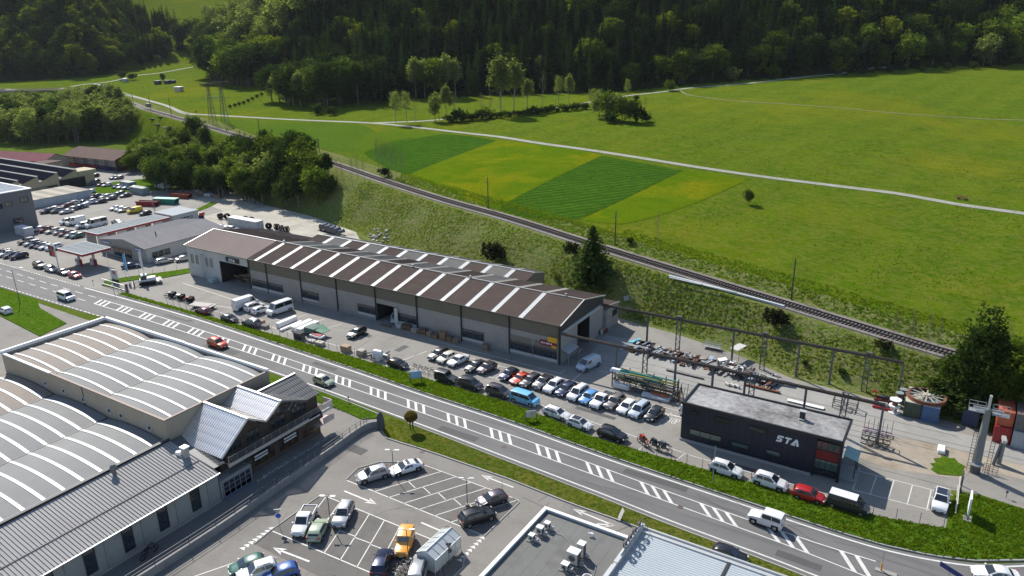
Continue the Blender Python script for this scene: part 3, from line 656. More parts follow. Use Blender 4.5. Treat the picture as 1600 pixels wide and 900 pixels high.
def text_obj(name, txt, size, M, m, parent, depth=0.02, spacing=1.0):
    cu = bpy.data.curves.new(name, 'FONT'); cu.body = txt; cu.size = size; cu.extrude = depth; cu.space_character = spacing; cu.resolution_u = 3
    cu.align_x = 'CENTER'; cu.align_y = 'CENTER'
    t = bpy.data.objects.new(name, cu); C.objects.link(t); bpy.context.view_layer.update()
    me = bpy.data.meshes.new_from_object(t.evaluated_get(bpy.context.evaluated_depsgraph_get())); bpy.data.objects.remove(t)
    o = ORI.get(parent.name, (0,0,0)); me.transform(Matrix.Translation((-o[0],-o[1],-o[2])) @ M); me.materials.clear(); me.materials.append(m); me.name = name
    ob = bpy.data.objects.new(name, me); C.objects.link(ob); ob.parent = parent; return ob
FACE_Y = Matrix.Rotation(rad(90), 4, 'X')           # text on a wall facing -Y
FACE_X = Matrix.Rotation(rad(90), 4, 'Z') @ FACE_Y    # text on a wall facing +X
def sta_logo(c, s, m, parent, name='letter'):
    """slanted block capitals S T A on a wall facing -Y; c = lower left of the S; the A is a solid wedge with a notch"""
    Sh = {'S': [(0,.0),(.62,0),(.78,.16),(.86,.42),(.72,.58),(.38,.58),(.42,.76),(.98,.76),(1.06,1),(.36,1),(.2,.84),(.12,.55),(.24,.42),(.56,.42),(.52,.24),(.06,.24)],
          'T': [(1.18,.76),(1.24,1),(2.1,1),(2.02,.76),(1.78,.76),(1.58,0),(1.3,0),(1.5,.76)],
          'A': [(1.95,0),(2.62,1),(2.86,1),(3.1,0),(2.74,0),(2.70,.56),(2.44,.2),(2.62,.2),(2.62,0)]}
    for ch, pts in Sh.items():
        mb = MB(); P = [(c[0]+p[0]*s, c[2]+p[1]*s) for p in pts]
        tri = geometry.tessellate_polygon([[Vector((*p, 0)) for p in P]]); y0, y1 = c[1], c[1]-0.08
        mb.add([(p[0], y1, p[1]) for p in P]+[(p[0], y0, p[1]) for p in P], [tuple(t) for t in tri]+[(i, (i+1)%len(P), len(P)+(i+1)%len(P), len(P)+i) for i in range(len(P))])
        mb.build(name, m, parent)
def window(parent, face, a0, a1, z0, z1, at, n=1, fm=None, gm=None, rows=1, depth=0.12, name='window'):
    """window in a wall: face '-y' (at = y) or '+x' (at = x); a0..a1 along the wall; frame with n x rows panes"""
    fr = MB(); t = 0.09; zz = np.linspace(z0, z1, rows+1); aa = np.linspace(a0, a1, n+1)
    def bx(mb, p0, p1, q0, q1, out):
        if face == '-y': mb.box(p0, p1, at-out, at+0.02, q0, q1)
        elif face == '+x': mb.box(at-0.02, at+out, p0, p1, q0, q1)
        else: mb.box(at-out, at+0.02, p0, p1, q0, q1)
    bx(fr, a0-t, a1+t, z0-t, z0, depth); bx(fr, a0-t, a1+t, z1, z1+t, depth); bx(fr, a0-t, a0, z0, z1, depth); bx(fr, a1, a1+t, z0, z1, depth)
    for a in aa[1:-1]: bx(fr, a-0.04, a+0.04, z0, z1, depth-0.02)
    for z in zz[1:-1]: bx(fr, a0, a1, z-0.03, z+0.03, depth-0.03)
    f = fr.build(name, fm or M_galv, parent)
    for i in range(n):
        for j in range(rows):
            mb = MB(); bx(mb, aa[i]+0.04, aa[i+1]-0.04, zz[j]+0.03, zz[j+1]-0.03, depth-0.07); p = mb.build('pane', gm or M_glass, f, origin=ORI.get(parent.name, (0,0,0)))
    return f
# ------------------------------------------------------------ the long hall
def long_hall():
    H = thing('industrial_hall', 'long brown industrial hall with white rooflight stripes behind the parking row', 'hall', (-111, 117, 0))
    X0, XJ, X1, Y0, YR, Y1, ze, zr_ = -164.3, -141.2, -58.3, 108.3, 117.2, 126.2, 7.7, 9.7
    # front wall: lower grey, upper olive, interrupted by the two big doors
    def wallrun(x0, x1, z0, z1, m, name='wall_panel', y=Y0, pitch=0.35):
        mb = MB(); mb.ribbed((x0, y, z0), (1,0,0), (0,0,1), x1-x0, z1-z0, pitch, -0.05); mb.box(x0, x1, y+0.05, y+0.2, z0, z1); return mb.build(name, m, H)
    posts = [-141.2,-135.2,-124.1,-113.1,-102.0,-91.0,-80.0,-69.0,-58.4]
    for a, b in zip(posts, posts[1:]):
        wallrun(a, b, 4.95, 7.55, M_wallo, 'upper_wall_panel')
        if a == -102.0: wallrun(-96.6, b, 0.5, 4.95, M_wallg); wallrun(a, -96.6, 3.9, 4.95, M_wallg)
        else: wallrun(a, b, 0.5, 4.95, M_wallg)
    for p in posts:
        mb = MB(); mb.box(p-0.12, p+0.12, Y0-0.22, Y0-0.04, 0, 7.7); mb.build('downpipe', M_post, H)
    mb = MB(); mb.box(-141.2, -102, Y0-0.14, Y0+0.1, 0.02, 0.5); mb.box(-96.6, -58.4, Y0-0.14, Y0+0.1, 0.02, 0.5); mb.build('plinth', M_conc, H)
    for a, b, z0, z1, n in [(-140.6,-135.6,1.2,2.8,6),(-135.0,-130.3,1.2,2.8,6),(-123.9,-118.9,1.3,2.9,6),(-107.1,-102.4,1.2,2.8,6),(-96.3,-91.4,1.2,2.8,6),(-79.8,-74.9,1.1,2.7,6),(-68.8,-64.2,1.0,2.6,6),(-63.8,-59.0,1.0,2.6,6)]:
        window(H, '-y', a, b, z0, z1, Y0, n, M_steel, M_glass, 2)
        mb = MB(); mb.box(a-.1, b+.1, Y0-0.17, Y0-0.03, z0-0.62, z0-0.1); mb.build('window_sill', M_wallp, H)
        if a < -60 and a > -70: 
            mb = MB(); mb.ribbed((a, Y0-0.03, 2.75), (1,0,0), (0,0,1), b-a, 1.15, 0.35, -0.05); mb.build('wall_band', M_wallo, H)
    # open door bay with dark room behind
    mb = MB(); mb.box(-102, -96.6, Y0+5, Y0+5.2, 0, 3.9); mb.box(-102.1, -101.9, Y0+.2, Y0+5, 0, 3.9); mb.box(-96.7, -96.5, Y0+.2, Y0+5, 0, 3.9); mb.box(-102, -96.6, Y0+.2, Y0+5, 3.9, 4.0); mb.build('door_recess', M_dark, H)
    mb = MB(); mb.box(-96.7, -95.9, Y0-0.5, Y0-0.3, 0.1, 3.9); mb.build('sliding_door', M_wallp, H)
    # left section: pale panels, tall narrow windows, big door with a dark sign
    for a, b in ((X0, -158.2), (-158.2, -152.0)):
        wallrun(a, b, 0.02, 7.5, M_wallp, 'wall_panel', Y0, 1.0)
    wallrun(-152.0, -141.4, 5.5, 7.5, M_wallp, 'wall_panel', Y0, 1.0)
    for c in (-162.4, -160.6, -156.8, -155.0): window(H, '-y', c-0.35, c+0.35, 3.4, 5.6, Y0, 1, M_galv, mat('milky_glass', (0.23,0.22,0.18), 0.3), 1)
    mb = MB(); mb.box(-152.0, -151.7, Y0, Y0+0.3, 0, 5.5); mb.box(-141.7, -141.4, Y0, Y0+0.3, 0, 5.5); mb.build('door_frame', M_post, H)
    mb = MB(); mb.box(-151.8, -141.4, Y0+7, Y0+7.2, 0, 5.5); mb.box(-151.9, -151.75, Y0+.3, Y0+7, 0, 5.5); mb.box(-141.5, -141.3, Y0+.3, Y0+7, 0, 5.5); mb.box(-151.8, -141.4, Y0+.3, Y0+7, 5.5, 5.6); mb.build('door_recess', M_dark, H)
    # red rail of shelving seen through the door
    sg = MB(); sg.box(-149.0, -144.4, Y0-0.32, Y0-0.08, 5.9, 7.0); s = sg.build('sign_board', M_sign_k, H); sta_logo((-147.8, Y0-0.33, 6.12), 0.68, M_sign_w, H)
    mb = MB()
    for x in (-158.2, -157.6): mb.beam((x, Y0-0.7, 0), (x, Y0-0.7, 6.3), 0.09)
    for x in (-158.2, -157.6): mb.beam((x, Y0-0.7, 6.3), (x, Y0, 6.3), 0.09)
    for z in np.arange(0.4, 6.2, 0.35): mb.beam((-158.2, Y0-0.7, z), (-157.6, Y0-0.7, z), 0.05)
    mb.build('ladder', M_galv, H)
    # left end wall, right end wall with dark gable and horizontal beam
    mb = MB(); mb.add([(X0,Y0+.2,0),(X0,Y1,0),(X0,Y1,ze),(X0,YR,zr_-.1),(X0,Y0+.2,ze)], [(4,3,2,1,0)]); mb.build('end_wall', M_wallp, H)
    mb = MB(); mb.add([(X1-.1,Y0+.1,5.9),(X1-.1,Y1,5.9),(X1-.1,Y1,ze),(X1-.1,YR,zr_-.05),(X1-.1,Y0+.1,ze)], [(0,1,2,3,4)]); mb.build('gable_cladding', mat('dark_brown_cladding', (0.05,0.042,0.036), 0.7, var=0.1), H)
    mb = MB(); mb.box(X1-.05, X1+.22, Y0+0.3, Y1-0.3, 5.75, 6.35); mb.build('gable_beam', mat('grey_green_beam', (0.36,0.39,0.37), 0.6), H)
    mb = MB(); mb.ribbed((X1, Y0+.2, 0.02), (0,1,0), (0,0,1), 6.5, 5.8, 0.35, 0.05); mb.build('end_wall', M_wallg, H); mb = MB(); mb.ribbed((X1, 120.1, 0.02), (0,1,0), (0,0,1), 6.1, 5.8, 0.35, 0.05); mb.build('end_wall', M_wallg, H)
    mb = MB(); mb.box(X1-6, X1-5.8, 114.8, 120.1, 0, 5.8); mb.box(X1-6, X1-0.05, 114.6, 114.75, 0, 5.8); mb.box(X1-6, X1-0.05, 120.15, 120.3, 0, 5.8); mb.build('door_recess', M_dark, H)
    mb = MB(); mb.add([(X1,108.5,3.0),(X1+1.7,108.5,2.45),(X1+1.7,112.4,2.45),(X1,112.4,3.0)], [(0,1,2,3)]); mb.add([(X1,108.5,2.95),(X1+1.7,108.5,2.40),(X1+1.7,112.4,2.40),(X1,112.4,2.95)], [(3,2,1,0)])
    mb.beam((X1+1.6,108.6,0),(X1+1.6,108.6,2.4),0.08); mb.beam((X1+1.6,112.3,0),(X1+1.6,112.3,2.4),0.08); mb.build('canopy', M_galv, H)
    # sign at the right end of the front wall
    mb = MB(); mb.box(-62.4, -59.0, Y0-0.26, Y0-0.14, 3.3, 4.25); mb.build('sign_board', M_sign_r, H)
    mb = MB(); mb.box(-60.7, -58.8, Y0-0.32, Y0-0.27, 4.2, 5.2); mb.box(-59.9, -58.9, Y0-0.32, Y0-0.27, 3.15, 3.6); mb.build('sign_board', M_sign_y, H)
    mb = MB(); 
    for i, wd in enumerate((.4,.3,.5,.35,.3)): mb.box(-62.1+i*0.5, -62.1+i*0.5+wd*0.8, Y0-0.30, Y0-0.27, 3.65, 3.95)
    mb.build('lettering', M_sign_w, H)
    # roof: panels between white rooflight strips
    sl = Vector((0, YR-Y0+0.35, zr_-ze)); v = sl.normalized(); L = sl.length
    sb = Vector((0, YR-Y1-0.2, zr_-ze)); vb = sb.normalized(); Lb = sb.length
    strips = [-138.2+5.98*i for i in range(13)]; cuts = [XJ]
    for s in strips: cuts += [s-0.45, s+0.45]
    cuts.append(X1+0.2)
    for i in range(0, len(cuts), 2):
        mb = MB(); mb.ribbed((cuts[i], Y0-0.35, ze), (1,0,0), v, cuts[i+1]-cuts[i], L, 0.45, 0.07); mb.build('roof_panel', M_roofbr, H)
        mb = MB(); mb.ribbed((cuts[i], Y1+0.2, ze), (1,0,0), vb, cuts[i+1]-cuts[i], Lb, 0.45, 0.07); mb.build('roof_panel', M_roofbr2 if 0 < i < 22 and i % 6 else M_roofbr, H)
    for s in strips:
        mb = MB(); mb.ribbed((s-0.45, Y0-0.36, ze+0.03), (1,0,0), v, 0.9, L, 0.45, 0.07); mb.build('rooflight_strip', M_sky, H)
        mb = MB(); mb.ribbed((s-0.45, Y1+0.2, ze+0.03), (1,0,0), vb, 0.9, Lb, 0.45, 0.07); mb.build('rooflight_strip', M_skyold, H)
    for k in range(6):
        a = X0-0.2+(XJ-X0+0.2)*k/6; b = X0-0.2+(XJ-X0+0.2)*(k+1)/6
        mb = MB(); mb.ribbed((a, Y0-0.35, ze+.02), (1,0,0), v, b-a, L, 0.48, 0.07); mb.build('roof_panel', M_rooftan, H)
        mb = MB(); mb.ribbed((a, Y1+0.2, ze+.02), (1,0,0), vb, b-a, Lb, 0.48, 0.07); mb.build('roof_panel', M_roofbr, H)
    mb = MB(); mb.box(X0-.25, XJ, YR-0.14, YR+0.14, zr_+0.04, zr_+0.15); mb.build('ridge_cap', M_trim, H)
    mb = MB(); mb.box(XJ+.02, X1+.25, YR-0.16, YR+0.16, zr_+0.04, zr_+0.15); mb.build('ridge_cap', mat('grey_ridge_metal', (0.3,0.29,0.28), 0.6), H)
    mb = MB(); mb.beam((X0-.25, Y0-.35, ze+.06), (X0-.25, YR, zr_+.1), 0.2, 0.2); mb.beam((X1+.25, Y0-.35, ze+.06), (X1+.25, YR, zr_+.1), 0.14, 0.2); mb.beam((X1+.25, Y1+.2, ze+.06), (X1+.25, YR, zr_+.1), 0.14, 0.2); mb.build('verge_trim', M_trim, H)
    mb = MB(); mb.box(X0-.2, XJ, Y0-.52, Y0-.36, ze-.12, ze+.04); mb.box(XJ, X1+.2, Y0-.5, Y0-.36, ze-.14, ze+.02); mb.build('gutter', M_post, H)
    for x, y in ((-138.5, 117.2), (-84, 117.3), (-62, 117.3), (-99,117.3)):
        mb = MB(); mb.cyl((x,y,9.7),(x,y,10.15),0.12); mb.cyl((x,y,10.15),(x,y,10.28),0.22); mb.build('roof_vent', M_galv, H)
    mb = MB(); mb.box(X0, X1, Y1-.1, Y1, 0, ze); mb.build('rear_wall', M_wallg, H)
    # rear naves
    R2 = thing('rear_hall', 'lower grey roofed nave built along the back of the long brown hall', 'hall', (-110, 131, 0))
    A0, A1, ya, yrr, yb = -141.0, -76.5, 126.45, 130.4, 134.6
    v1 = Vector((0, yrr-ya, .75)); v2 = Vector((0, yrr-yb, 1.0))
    strips = [-135.4+5.98*i for i in range(10)]; cuts = [A0]
    for s in strips: cuts += [s-0.5, s+0.5]
    cuts.append(A1)
    for i in range(0, len(cuts), 2):
        mb = MB(); mb.ribbed((cuts[i], ya, 7.5), (1,0,0), v1.normalized(), cuts[i+1]-cuts[i], v1.length, 0.45, 0.07); mb.build('roof_panel', M_roofbr2 if i % 4 else M_roofbr, R2)
        mb = MB(); mb.ribbed((cuts[i], yb, 7.25), (1,0,0), v2.normalized(), cuts[i+1]-cuts[i], v2.length, 0.45, 0.07); mb.build('roof_panel', M_roofbr2, R2)
    for s in strips:
        mb = MB(); mb.ribbed((s-0.5, ya, 7.53), (1,0,0), v1.normalized(), 1.0, v1.length, 0.5, 0.07); mb.build('rooflight_strip', M_sky, R2)
        mb = MB(); mb.ribbed((s-0.5, yb, 7.28), (1,0,0), v2.normalized(), 1.0, v2.length, 0.5, 0.07); mb.build('rooflight_strip', M_skyold, R2)
    mb = MB(); mb.box(A0, A1, yrr-.15, yrr+.15, 8.27, 8.40); mb.build('ridge_cap', M_trim, R2)
    mb = MB(); mb.add([(A1,ya,0),(A1,yb,0),(A1,yb,7.2),(A1,yrr,8.2),(A1,ya,7.4)], [(0,1,2,3,4)]); mb.add([(A0,ya,0),(A0,yb,0),(A0,yb,7.2),(A0,yrr,8.2),(A0,ya,7.4)], [(4,3,2,1,0)]); mb.box(A0,A1,yb-.1,yb-.02,0,7.2); mb.build('wall', M_wallo, R2)
    R3 = thing('west_shed', 'brown ribbed roofed lean-to behind the tan roofed end of the long hall', 'shed', (-152, 130, 0))
    for k in range(8):
        a = -166+3.1*k; mb = MB(); mb.ribbed((a, 134.2, 5.6), (1,0,0), Vector((0,-7.7,1.9)).normalized(), 2.9, 7.95, 0.5, 0.08); mb.build('roof_panel', M_roofbr, R3)
        mb = MB(); mb.ribbed((a+2.9, 134.2, 5.63), (1,0,0), Vector((0,-7.7,1.9)).normalized(), 0.2, 7.95, 0.2, 0.05); mb.build('roof_joint', M_trim, R3)
    mb = MB(); mb.box(-166, -141.2, 126.3, 134.1, 0, 5.5); mb.build('wall', M_wallo, R3)
    R4 = thing('east_shed', 'small brown roofed annex at the back corner of the long hall beside the crane beam', 'shed', (-62, 130, 0))
    mb = MB(); mb.ribbed((-66, 132.2, 4.6), (1,0,0), Vector((0,-5.9,1.0)).normalized(), 8.4, 5.95, 0.4, 0.06); mb.build('roof', M_roofbr, R4)
    mb = MB(); mb.ribbed((-57.7, 126.3, 0.02), (0,1,0), (0,0,1), 5.8, 4.6, 0.35, 0.04); mb.box(-66, -57.8, 126.3, 132.1, 0, 4.5); mb.build('wall', M_wallg, R4)
    mb = MB(); mb.beam((-57.5,126.3,5.62),(-57.5,132.2,4.66),0.12,0.2); mb.build('verge_trim', M_trim, R4)
    window(R4, '+x', 129.2, 131.3, 2.4, 3.6, -57.7, 3, M_steel)
    return H
HALL = long_hall()
# ------------------------------------------------------------ anthracite office
def office():
    B = thing('office_building', 'black clad two storey office with gravel flat roof and white letters STA', 'office', (-19.8, 98, 0))
    X0, X1, Y0, Y1, Z = -30.7, -9.0, 94.7, 101.6, 6.2
    for i in range(18):
        a = X0+(X1-X0-3.4)*i/18; b = X0+(X1-X0-3.4)*(i+1)/18
        for z0, z1 in ((0.35, 3.1), (3.1, 6.0)):
            mb = MB(); mb.box(a+0.012, b-0.012, Y0, Y0+0.2, z0+.01, z1-.01); mb.build('cladding_panel', M_navy, B)
    mb = MB(); mb.box(X0+.03, X1-3.5, Y0+0.1, Y1-.1, 0.3, 5.9); mb.box(X1-3.5, X1-.6, Y0+.9, Y1-.1, 0.1, 5.9); mb.build('body', M_sign_k, B)
    for i in range(6):
        a = Y0+(Y1-Y0)*i/6; mb = MB(); mb.box(X0-.06, X0+.1, a+.012, a+(Y1-Y0)/6-.012, 0.35, 6.0); mb.build('cladding_panel', M_navy, B)
        mb = MB(); mb.box(X1-.7, X1-.55, a+.9, a+(Y1-Y0)/6+.8, 0.35, 6.0); mb.build('cladding_panel', M_navy, B)
    mb = MB(); mb.box(X0-.1, X1-3.4, Y0-.22, Y0+.1, 0.02, 0.34); mb.build('plinth', M_kerb, B)
    mb = MB()
    for x0, x1, y0, y1 in ((X0-.12,X1+.12,Y0-.12,Y0+.16),(X0-.12,X1+.12,Y1-.16,Y1+.12),(X0-.12,X0+.16,Y0+.17,Y1-.17),(X1-.16,X1+.12,Y0+.17,Y1-.17)): mb.box(x0,x1,y0,y1,5.75,Z+.02)
    mb.build('parapet', M_sign_k, B)
    mb = MB(); mb.box(X0+.16, X1-.16, Y0+.16, Y1-.16, 5.8, 6.02); mb.build('flat_roof', M_grvroof, B)
    M_gg = glassm('green_glass', (0.05,0.10,0.085), 0.12); M_dg = glassm('smoked_glass', (0.02,0.026,0.03), 0.15)
    window(B, '-y', -29.4, -24.8, 1.35, 2.2, Y0, 3, M_sign_k, M_gg, 1); window(B, '-y', -23.2, -20.9, 1.35, 1.95, Y0, 2, M_sign_k, M_gg, 1)
    window(B, '-y', -18.4, -16.6, 1.5, 2.15, Y0, 1, M_sign_k, M_gg, 1); window(B, '-y', -29.2, -28.4, 4.6, 5.1, Y0, 1, M_sign_k, M_dg, 1)
    window(B, '-y', -25.9, -23.6, 4.5, 5.1, Y0, 2, M_sign_k, M_dg, 1); window(B, '-y', -21.0, -18.8, 4.5, 5.1, Y0, 2, M_sign_k, M_dg, 1)
    sta_logo((-17.35, Y0-0.02, 3.85), 0.98, M_sign_w, B)
    mb = MB(); mb.add([(-14.95, Y0-0.05, 4.86),(-14.5, Y0-0.05, 4.86),(-14.35, Y0-0.05, 4.2),(-14.6, Y0-0.05, 4.2)], [(0,3,2,1)]); mb.build('blue_wedge', mat('blue_sign', (0.02,0.03,0.25), 0.4), B)
    # glazed corner: two bands of panes with a red band between
    Yg = Y0+0.55
    for zz0, zz1 in ((0.35,1.05),(1.1,2.5),(4.0,5.2)):
        window(B, '-y', X1-3.3, X1-0.3, zz0, zz1, Yg, 4, M_sign_k, M_gg if zz0 > 1 else M_dg, 1)
        window(B, '+x', Yg+.1, Y0+3.4, zz0, zz1, X1-.35, 2, M_sign_k, M_dg, 1)
    mb = MB(); mb.box(X1-3.35, X1-.25, Yg-.06, Yg+.06, 2.55, 3.95); mb.build('red_band', mat('red_panel', (0.16,0.01,0.012), 0.4), B)
    mb = MB(); mb.box(X1-3.4, X1-3.2, Y0, Y0+.6, 0.02, 5.75); mb.build('frame_pillar', M_navy, B); mb = MB(); mb.box(X1-.25, X1+.1, Y0-.05, Y0+.3, 0.02, 5.75); mb.build('frame_pillar', M_navy, B)
    mb = MB(); mb.box(-15.3, -14.6, 98.1, 98.9, 6.02, 6.2); mb.build('hatch_base', M_galv, B)
    u = thing('roof_cooling_unit', 'small grey cooling unit standing on the gravel roof of the black office', 'cooling unit', (-14.9, 98.5, 6.02))
    mb = MB(); mb.box(-15.3, -14.6, 98.3, 98.8, 6.25, 7.25); mb.build('casing', M_post, u)
    mb = MB(); mb.box(-15.4, -14.5, 98.2, 98.9, 7.25, 7.32); mb.box(-15.4,-14.5,97.9,98.1,6.2,6.25); mb.build('cover', M_trim, u)
    mb = MB(); mb.add([(X1+.12,96.2,3.4),(X1+1.9,96.2,3.0),(X1+1.9,99.2,3.0),(X1+.12,99.2,3.4)], [(0,1,2,3)]); mb.add([(X1+.12,96.2,3.32),(X1+1.9,96.2,2.92),(X1+1.9,99.2,2.92),(X1+.12,99.2,3.32)], [(3,2,1,0)]); mb.build('entrance_canopy', mat('green_tint_glass', (0.25,0.42,0.38), 0.2), B)
    mb = MB(); mb.beam((X1+1.7,96.4,0),(X1+1.7,96.4,3.0),0.12); mb.beam((X1+1.7,99.0,0),(X1+1.7,99.0,3.0),0.12); mb.build('canopy_post', M_post, B)
    mb = MB(); mb.box(X1-.3, X1+2.2, 95.8, 99.6, 0.03, 0.17); mb.build('step', M_kerb, B)
office()
# ------------------------------------------------------------ vaulted works on the near side of the road
def vault_roof(parent, x0, span, n, ya, yb, z, rise, strips, mats, w_=0.34, ext=None):
    """n barrel vaults side by side, each spanning x; curved white rooflight strips run over them"""
    N = 14
    for k in range(n):
        a = x0+k*span
        pr = [(a+span*i/N, z+rise*4*(i/N)*(1-i/N)) for i in range(N+1)]
        sy = [s for s in strips]; ys = [ya]
        for s in sy: ys += [s-w_/2, s+w_/2]
        ys.append(yb)
        for j in range(0, len(ys), 2):
            c, d = ys[j], ys[j+1]; m_ = max(1, int(round((d-c)/0.19))); mb = MB(); P = []
            for q in range(m_+1):
                yy = c+(d-c)*q/m_; hh = 0.05*(q % 2)
                P += [(x, yy, zz+hh) for x, zz in pr]
            F = [(q*(N+1)+i, q*(N+1)+i+1, (q+1)*(N+1)+i+1, (q+1)*(N+1)+i) for q in range(m_) for i in range(N)]
            mb.add(P, F); mb.build('roof_bay', mats[k % len(mats)], parent, smooth=50)
        for s in sy:
            mb = MB(); P = []
            for i, (x, zz) in enumerate(pr):
                if x < a+0.15: x = a+0.15
                if x > a+span-0.15: x = a+span-0.15
                P += [(x, s-w_/2, zz+0.10), (x, s+w_/2, zz+0.10), (x, s-w_/2, zz-0.02), (x, s+w_/2, zz-0.02)]
            F = [(4*i, 4*i+4, 4*i+5, 4*i+1) for i in range(N)]+[(4*i+2, 4*i+6, 4*i+4, 4*i) for i in range(N)]+[(4*i+1, 4*i+5, 4*i+7, 4*i+3) for i in range(N)]
            mb.add(P, F); mb.build('rooflight_strip', M_sky, parent)
        if k: mb = MB(); mb.box(a-0.13, a+0.13, ya+.02, yb-.02, z-.1, z+.09); mb.build('valley_gutter', M_post, parent)
def works():
    A = thing('vaulted_workshop', 'higher beige workshop beside the road with triple vaulted striped roof and white parapet', 'workshop', (-108, 58.5, 0))
    X0, X1, Y0, Y1, Z = -129.7, -86.5, 49.7, 67.3, 9.0
    mb = MB(); mb.box(X0, X1, Y0, Y0+.3, 0, Z-.05); mb.box(X0, X0+.3, Y0+.3, Y1-.3, 0, Z); mb.box(X1-.3, X1, Y0+.3, Y1-.3, 0, Z-.05); mb.box(X0, X1, Y1-.3, Y1, 0, Z); mb.build('wall', M_beige, A)
    s = [Y0+1.55+2.37*i for i in range(7)]
    vault_roof(A, X0+.3, (X1-X0-.6)/3, 3, Y0+.3, Y1-.3, Z-.5, 0.5, s, [M_eternb, M_etern, M_etern])
    mb = MB(); mb.box(X0-.08, X0+.38, Y0-.08, Y1+.08, Z, Z+.5); mb.box(X0-.08, X1-20, Y1-.36, Y1+.08, Z, Z+.5); mb.box(X1-20, X1+.05, Y1-.33, Y1+.05, Z, Z+.42); mb.build('parapet_cap', M_white, A)
    mb = MB(); mb.box(X0-.04, X0+14.6, Y0-.08, Y0+.34, Z-.05, Z+.12); mb.build('front_coping', M_white, A)
    mb = MB(); mb.box(X0+14.6, X1+.05, Y0-.06, Y0+.3, Z-.05, Z+.06); mb.box(X1-.3, X1+.06, Y0+.3, Y1-.3, Z-.05, Z+.08); mb.build('coping', mat('brown_coping', (0.16,0.10,0.08), 0.6), A)
    for x in (-117,-111.9,-106.6,-99.9,-97.0,-90.3): window(A, '-y', x-.35, x+.35, 6.55, 7.15, Y0, 1, M_wallp, M_glass, 1)
    mb = MB(); mb.box(-106.4,-106.3,Y0-.06,Y0,0,Z-.06); mb.build('wall_joint', M_post, A)
    B = thing('low_vaulted_workshop', 'lower workshop in front with wide vaulted grey roof and curved white rooflights', 'workshop', (-108, 30, 0))
    X1, Y1, Z = -86.0, 49.5, 5.95
    sp = 14.4; vault_roof(B, X1-sp*4, sp, 4, 2, Y1, Z-.4, 0.55, [Y1-1.6-2.33*i for i in range(20)], [M_eternb, M_eternb, M_etern, M_etern], 0.42)
    mb = MB(); mb.box(X1-sp*4, X1, Y1-.2, Y1, 0, Z-.65); mb.box(X1-sp*4, X1, 1.8, 2, 0, Z-.65); mb.box(X1-sp*4-.2, X1-sp*4, 1.8, Y1, 0, Z-.65); mb.build('wall', M_beige, B)
    # side aisle with the seamed metal roof
    S = thing('side_aisle', 'long grey aisle with standing seam metal roof and tall dark windows above the ramp', 'building', (-81, 30, 0))
    xa, xb, za, zb, ya, yb = -85.9, -76.2, 6.25, 4.45, 2, 49.6
    mb = MB(); mb.add([(xa,ya,za),(xb,ya,zb),(xb,yb,zb),(xa,yb,za)], [(0,1,2,3)]); mb.add([(xa,ya,za-.12),(xb,ya,zb-.12),(xb,yb,zb-.12),(xa,yb,za-.12)], [(3,2,1,0)]); mb.build('roof_sheet', M_seam, S)
    n = int((yb-ya)/0.42)
    for i in range(n+1):
        y = ya+.1+(yb-ya-.2)*i/n
        if y < 20: continue
        mb = MB(); mb.add([(xa,y-.035,za),(xa,y+.035,za),(xa,y,za+.1),(xb,y-.035,zb),(xb,y+.035,zb),(xb,y,zb+.1)], [(0,3,5,2),(2,5,4,1),(3,4,5),(0,2,1)]); mb.build('roof_rib', M_seamd, S)
    mb = MB(); t = 0.62; xm = xa+(xb-xa)*t; zm = za+(zb-za)*t; mb.beam((xm,ya,zm+.07),(xm,yb,zm+.07),0.1,0.06); mb.build('snow_rail', M_seamd, S)
    mb = MB(); mb.box(xa-.25, xa+.1, ya, yb, Z-.7, za+.28); mb.build('upstand', M_post, S)
    mb = MB(); mb.box(xa-.4, xa-.26, ya, yb, za+.0, za+.3); mb.build('upstand_cap', M_seam, S)
    mb = MB(); mb.box(xb-.02, xb+.16, ya, yb+.1, zb-.16, zb-.02); mb.build('gutter', M_galv, S)
    mb = MB(); mb.box(xb-.7, xb-.45, ya, yb, 0, zb+.05); mb.box(xa, xb-.7, yb-.25, yb, 0, zb); mb.box(xa, xb-.7, ya, ya+.25, 0, zb); mb.build('wall', M_block, S)
    mb = MB(); mb.box(xb-.45, xb-.3, ya, yb, 0, 0.35); mb.build('plinth', M_conc, S)
    for i in range(9):
        yc = 46.1-4.5*i; window(S, '+x', yc-.55, yc+.55, 1.0, 3.9, xb-.45, 1, M_post, M_glass, 3)
        mb = MB(); mb.beam((xb-.4, yc+1.85, 0), (xb-.4, yc+1.85, zb-.1), 0.18); mb.beam((xb-.4, yc+1.85, zb-.35), (xb+.05, yc+1.85, zb-.2), 0.16, 0.2); mb.build('wall_pier', M_block, S)
    # roof cowls
    for x, y, z, h, r in ((-84.9, 41.2, 6.0, 1.5, 0.42),):
        k = thing('roof_cowl', 'dark mushroom shaped extraction cowl at the top edge of the seamed roof', 'roof vent', (x, y, z))
        mb = MB(); mb.cyl((x,y,z),(x,y,z+h*.6),r*.6); mb.build('stack', M_seamd, k); mb = MB(); mb.cyl((x,y,z+h*.55),(x,y,z+h*.8),r,r*1.05,12); mb.cyl((x,y,z+h*.8),(x,y,z+h),r*1.05,r*.5,12); mb.build('cap', M_seamd, k, smooth=40)
    k = thing('flue', 'square metal flue with pale cover in the corner between seamed roof and chalet', 'chimney', (-81.6, 49.0, 5.2))
    mb = MB(); mb.box(-81.95,-81.25,48.5,49.2,5.0,6.9); mb.build('shaft', M_galv, k); mb = MB(); mb.box(-82.1,-81.1,48.4,49.3,6.9,7.05); mb.cyl((-82.7,48.6,5.4),(-82.7,48.6,6.1),.35); mb.build('cap', M_white, k)
works()
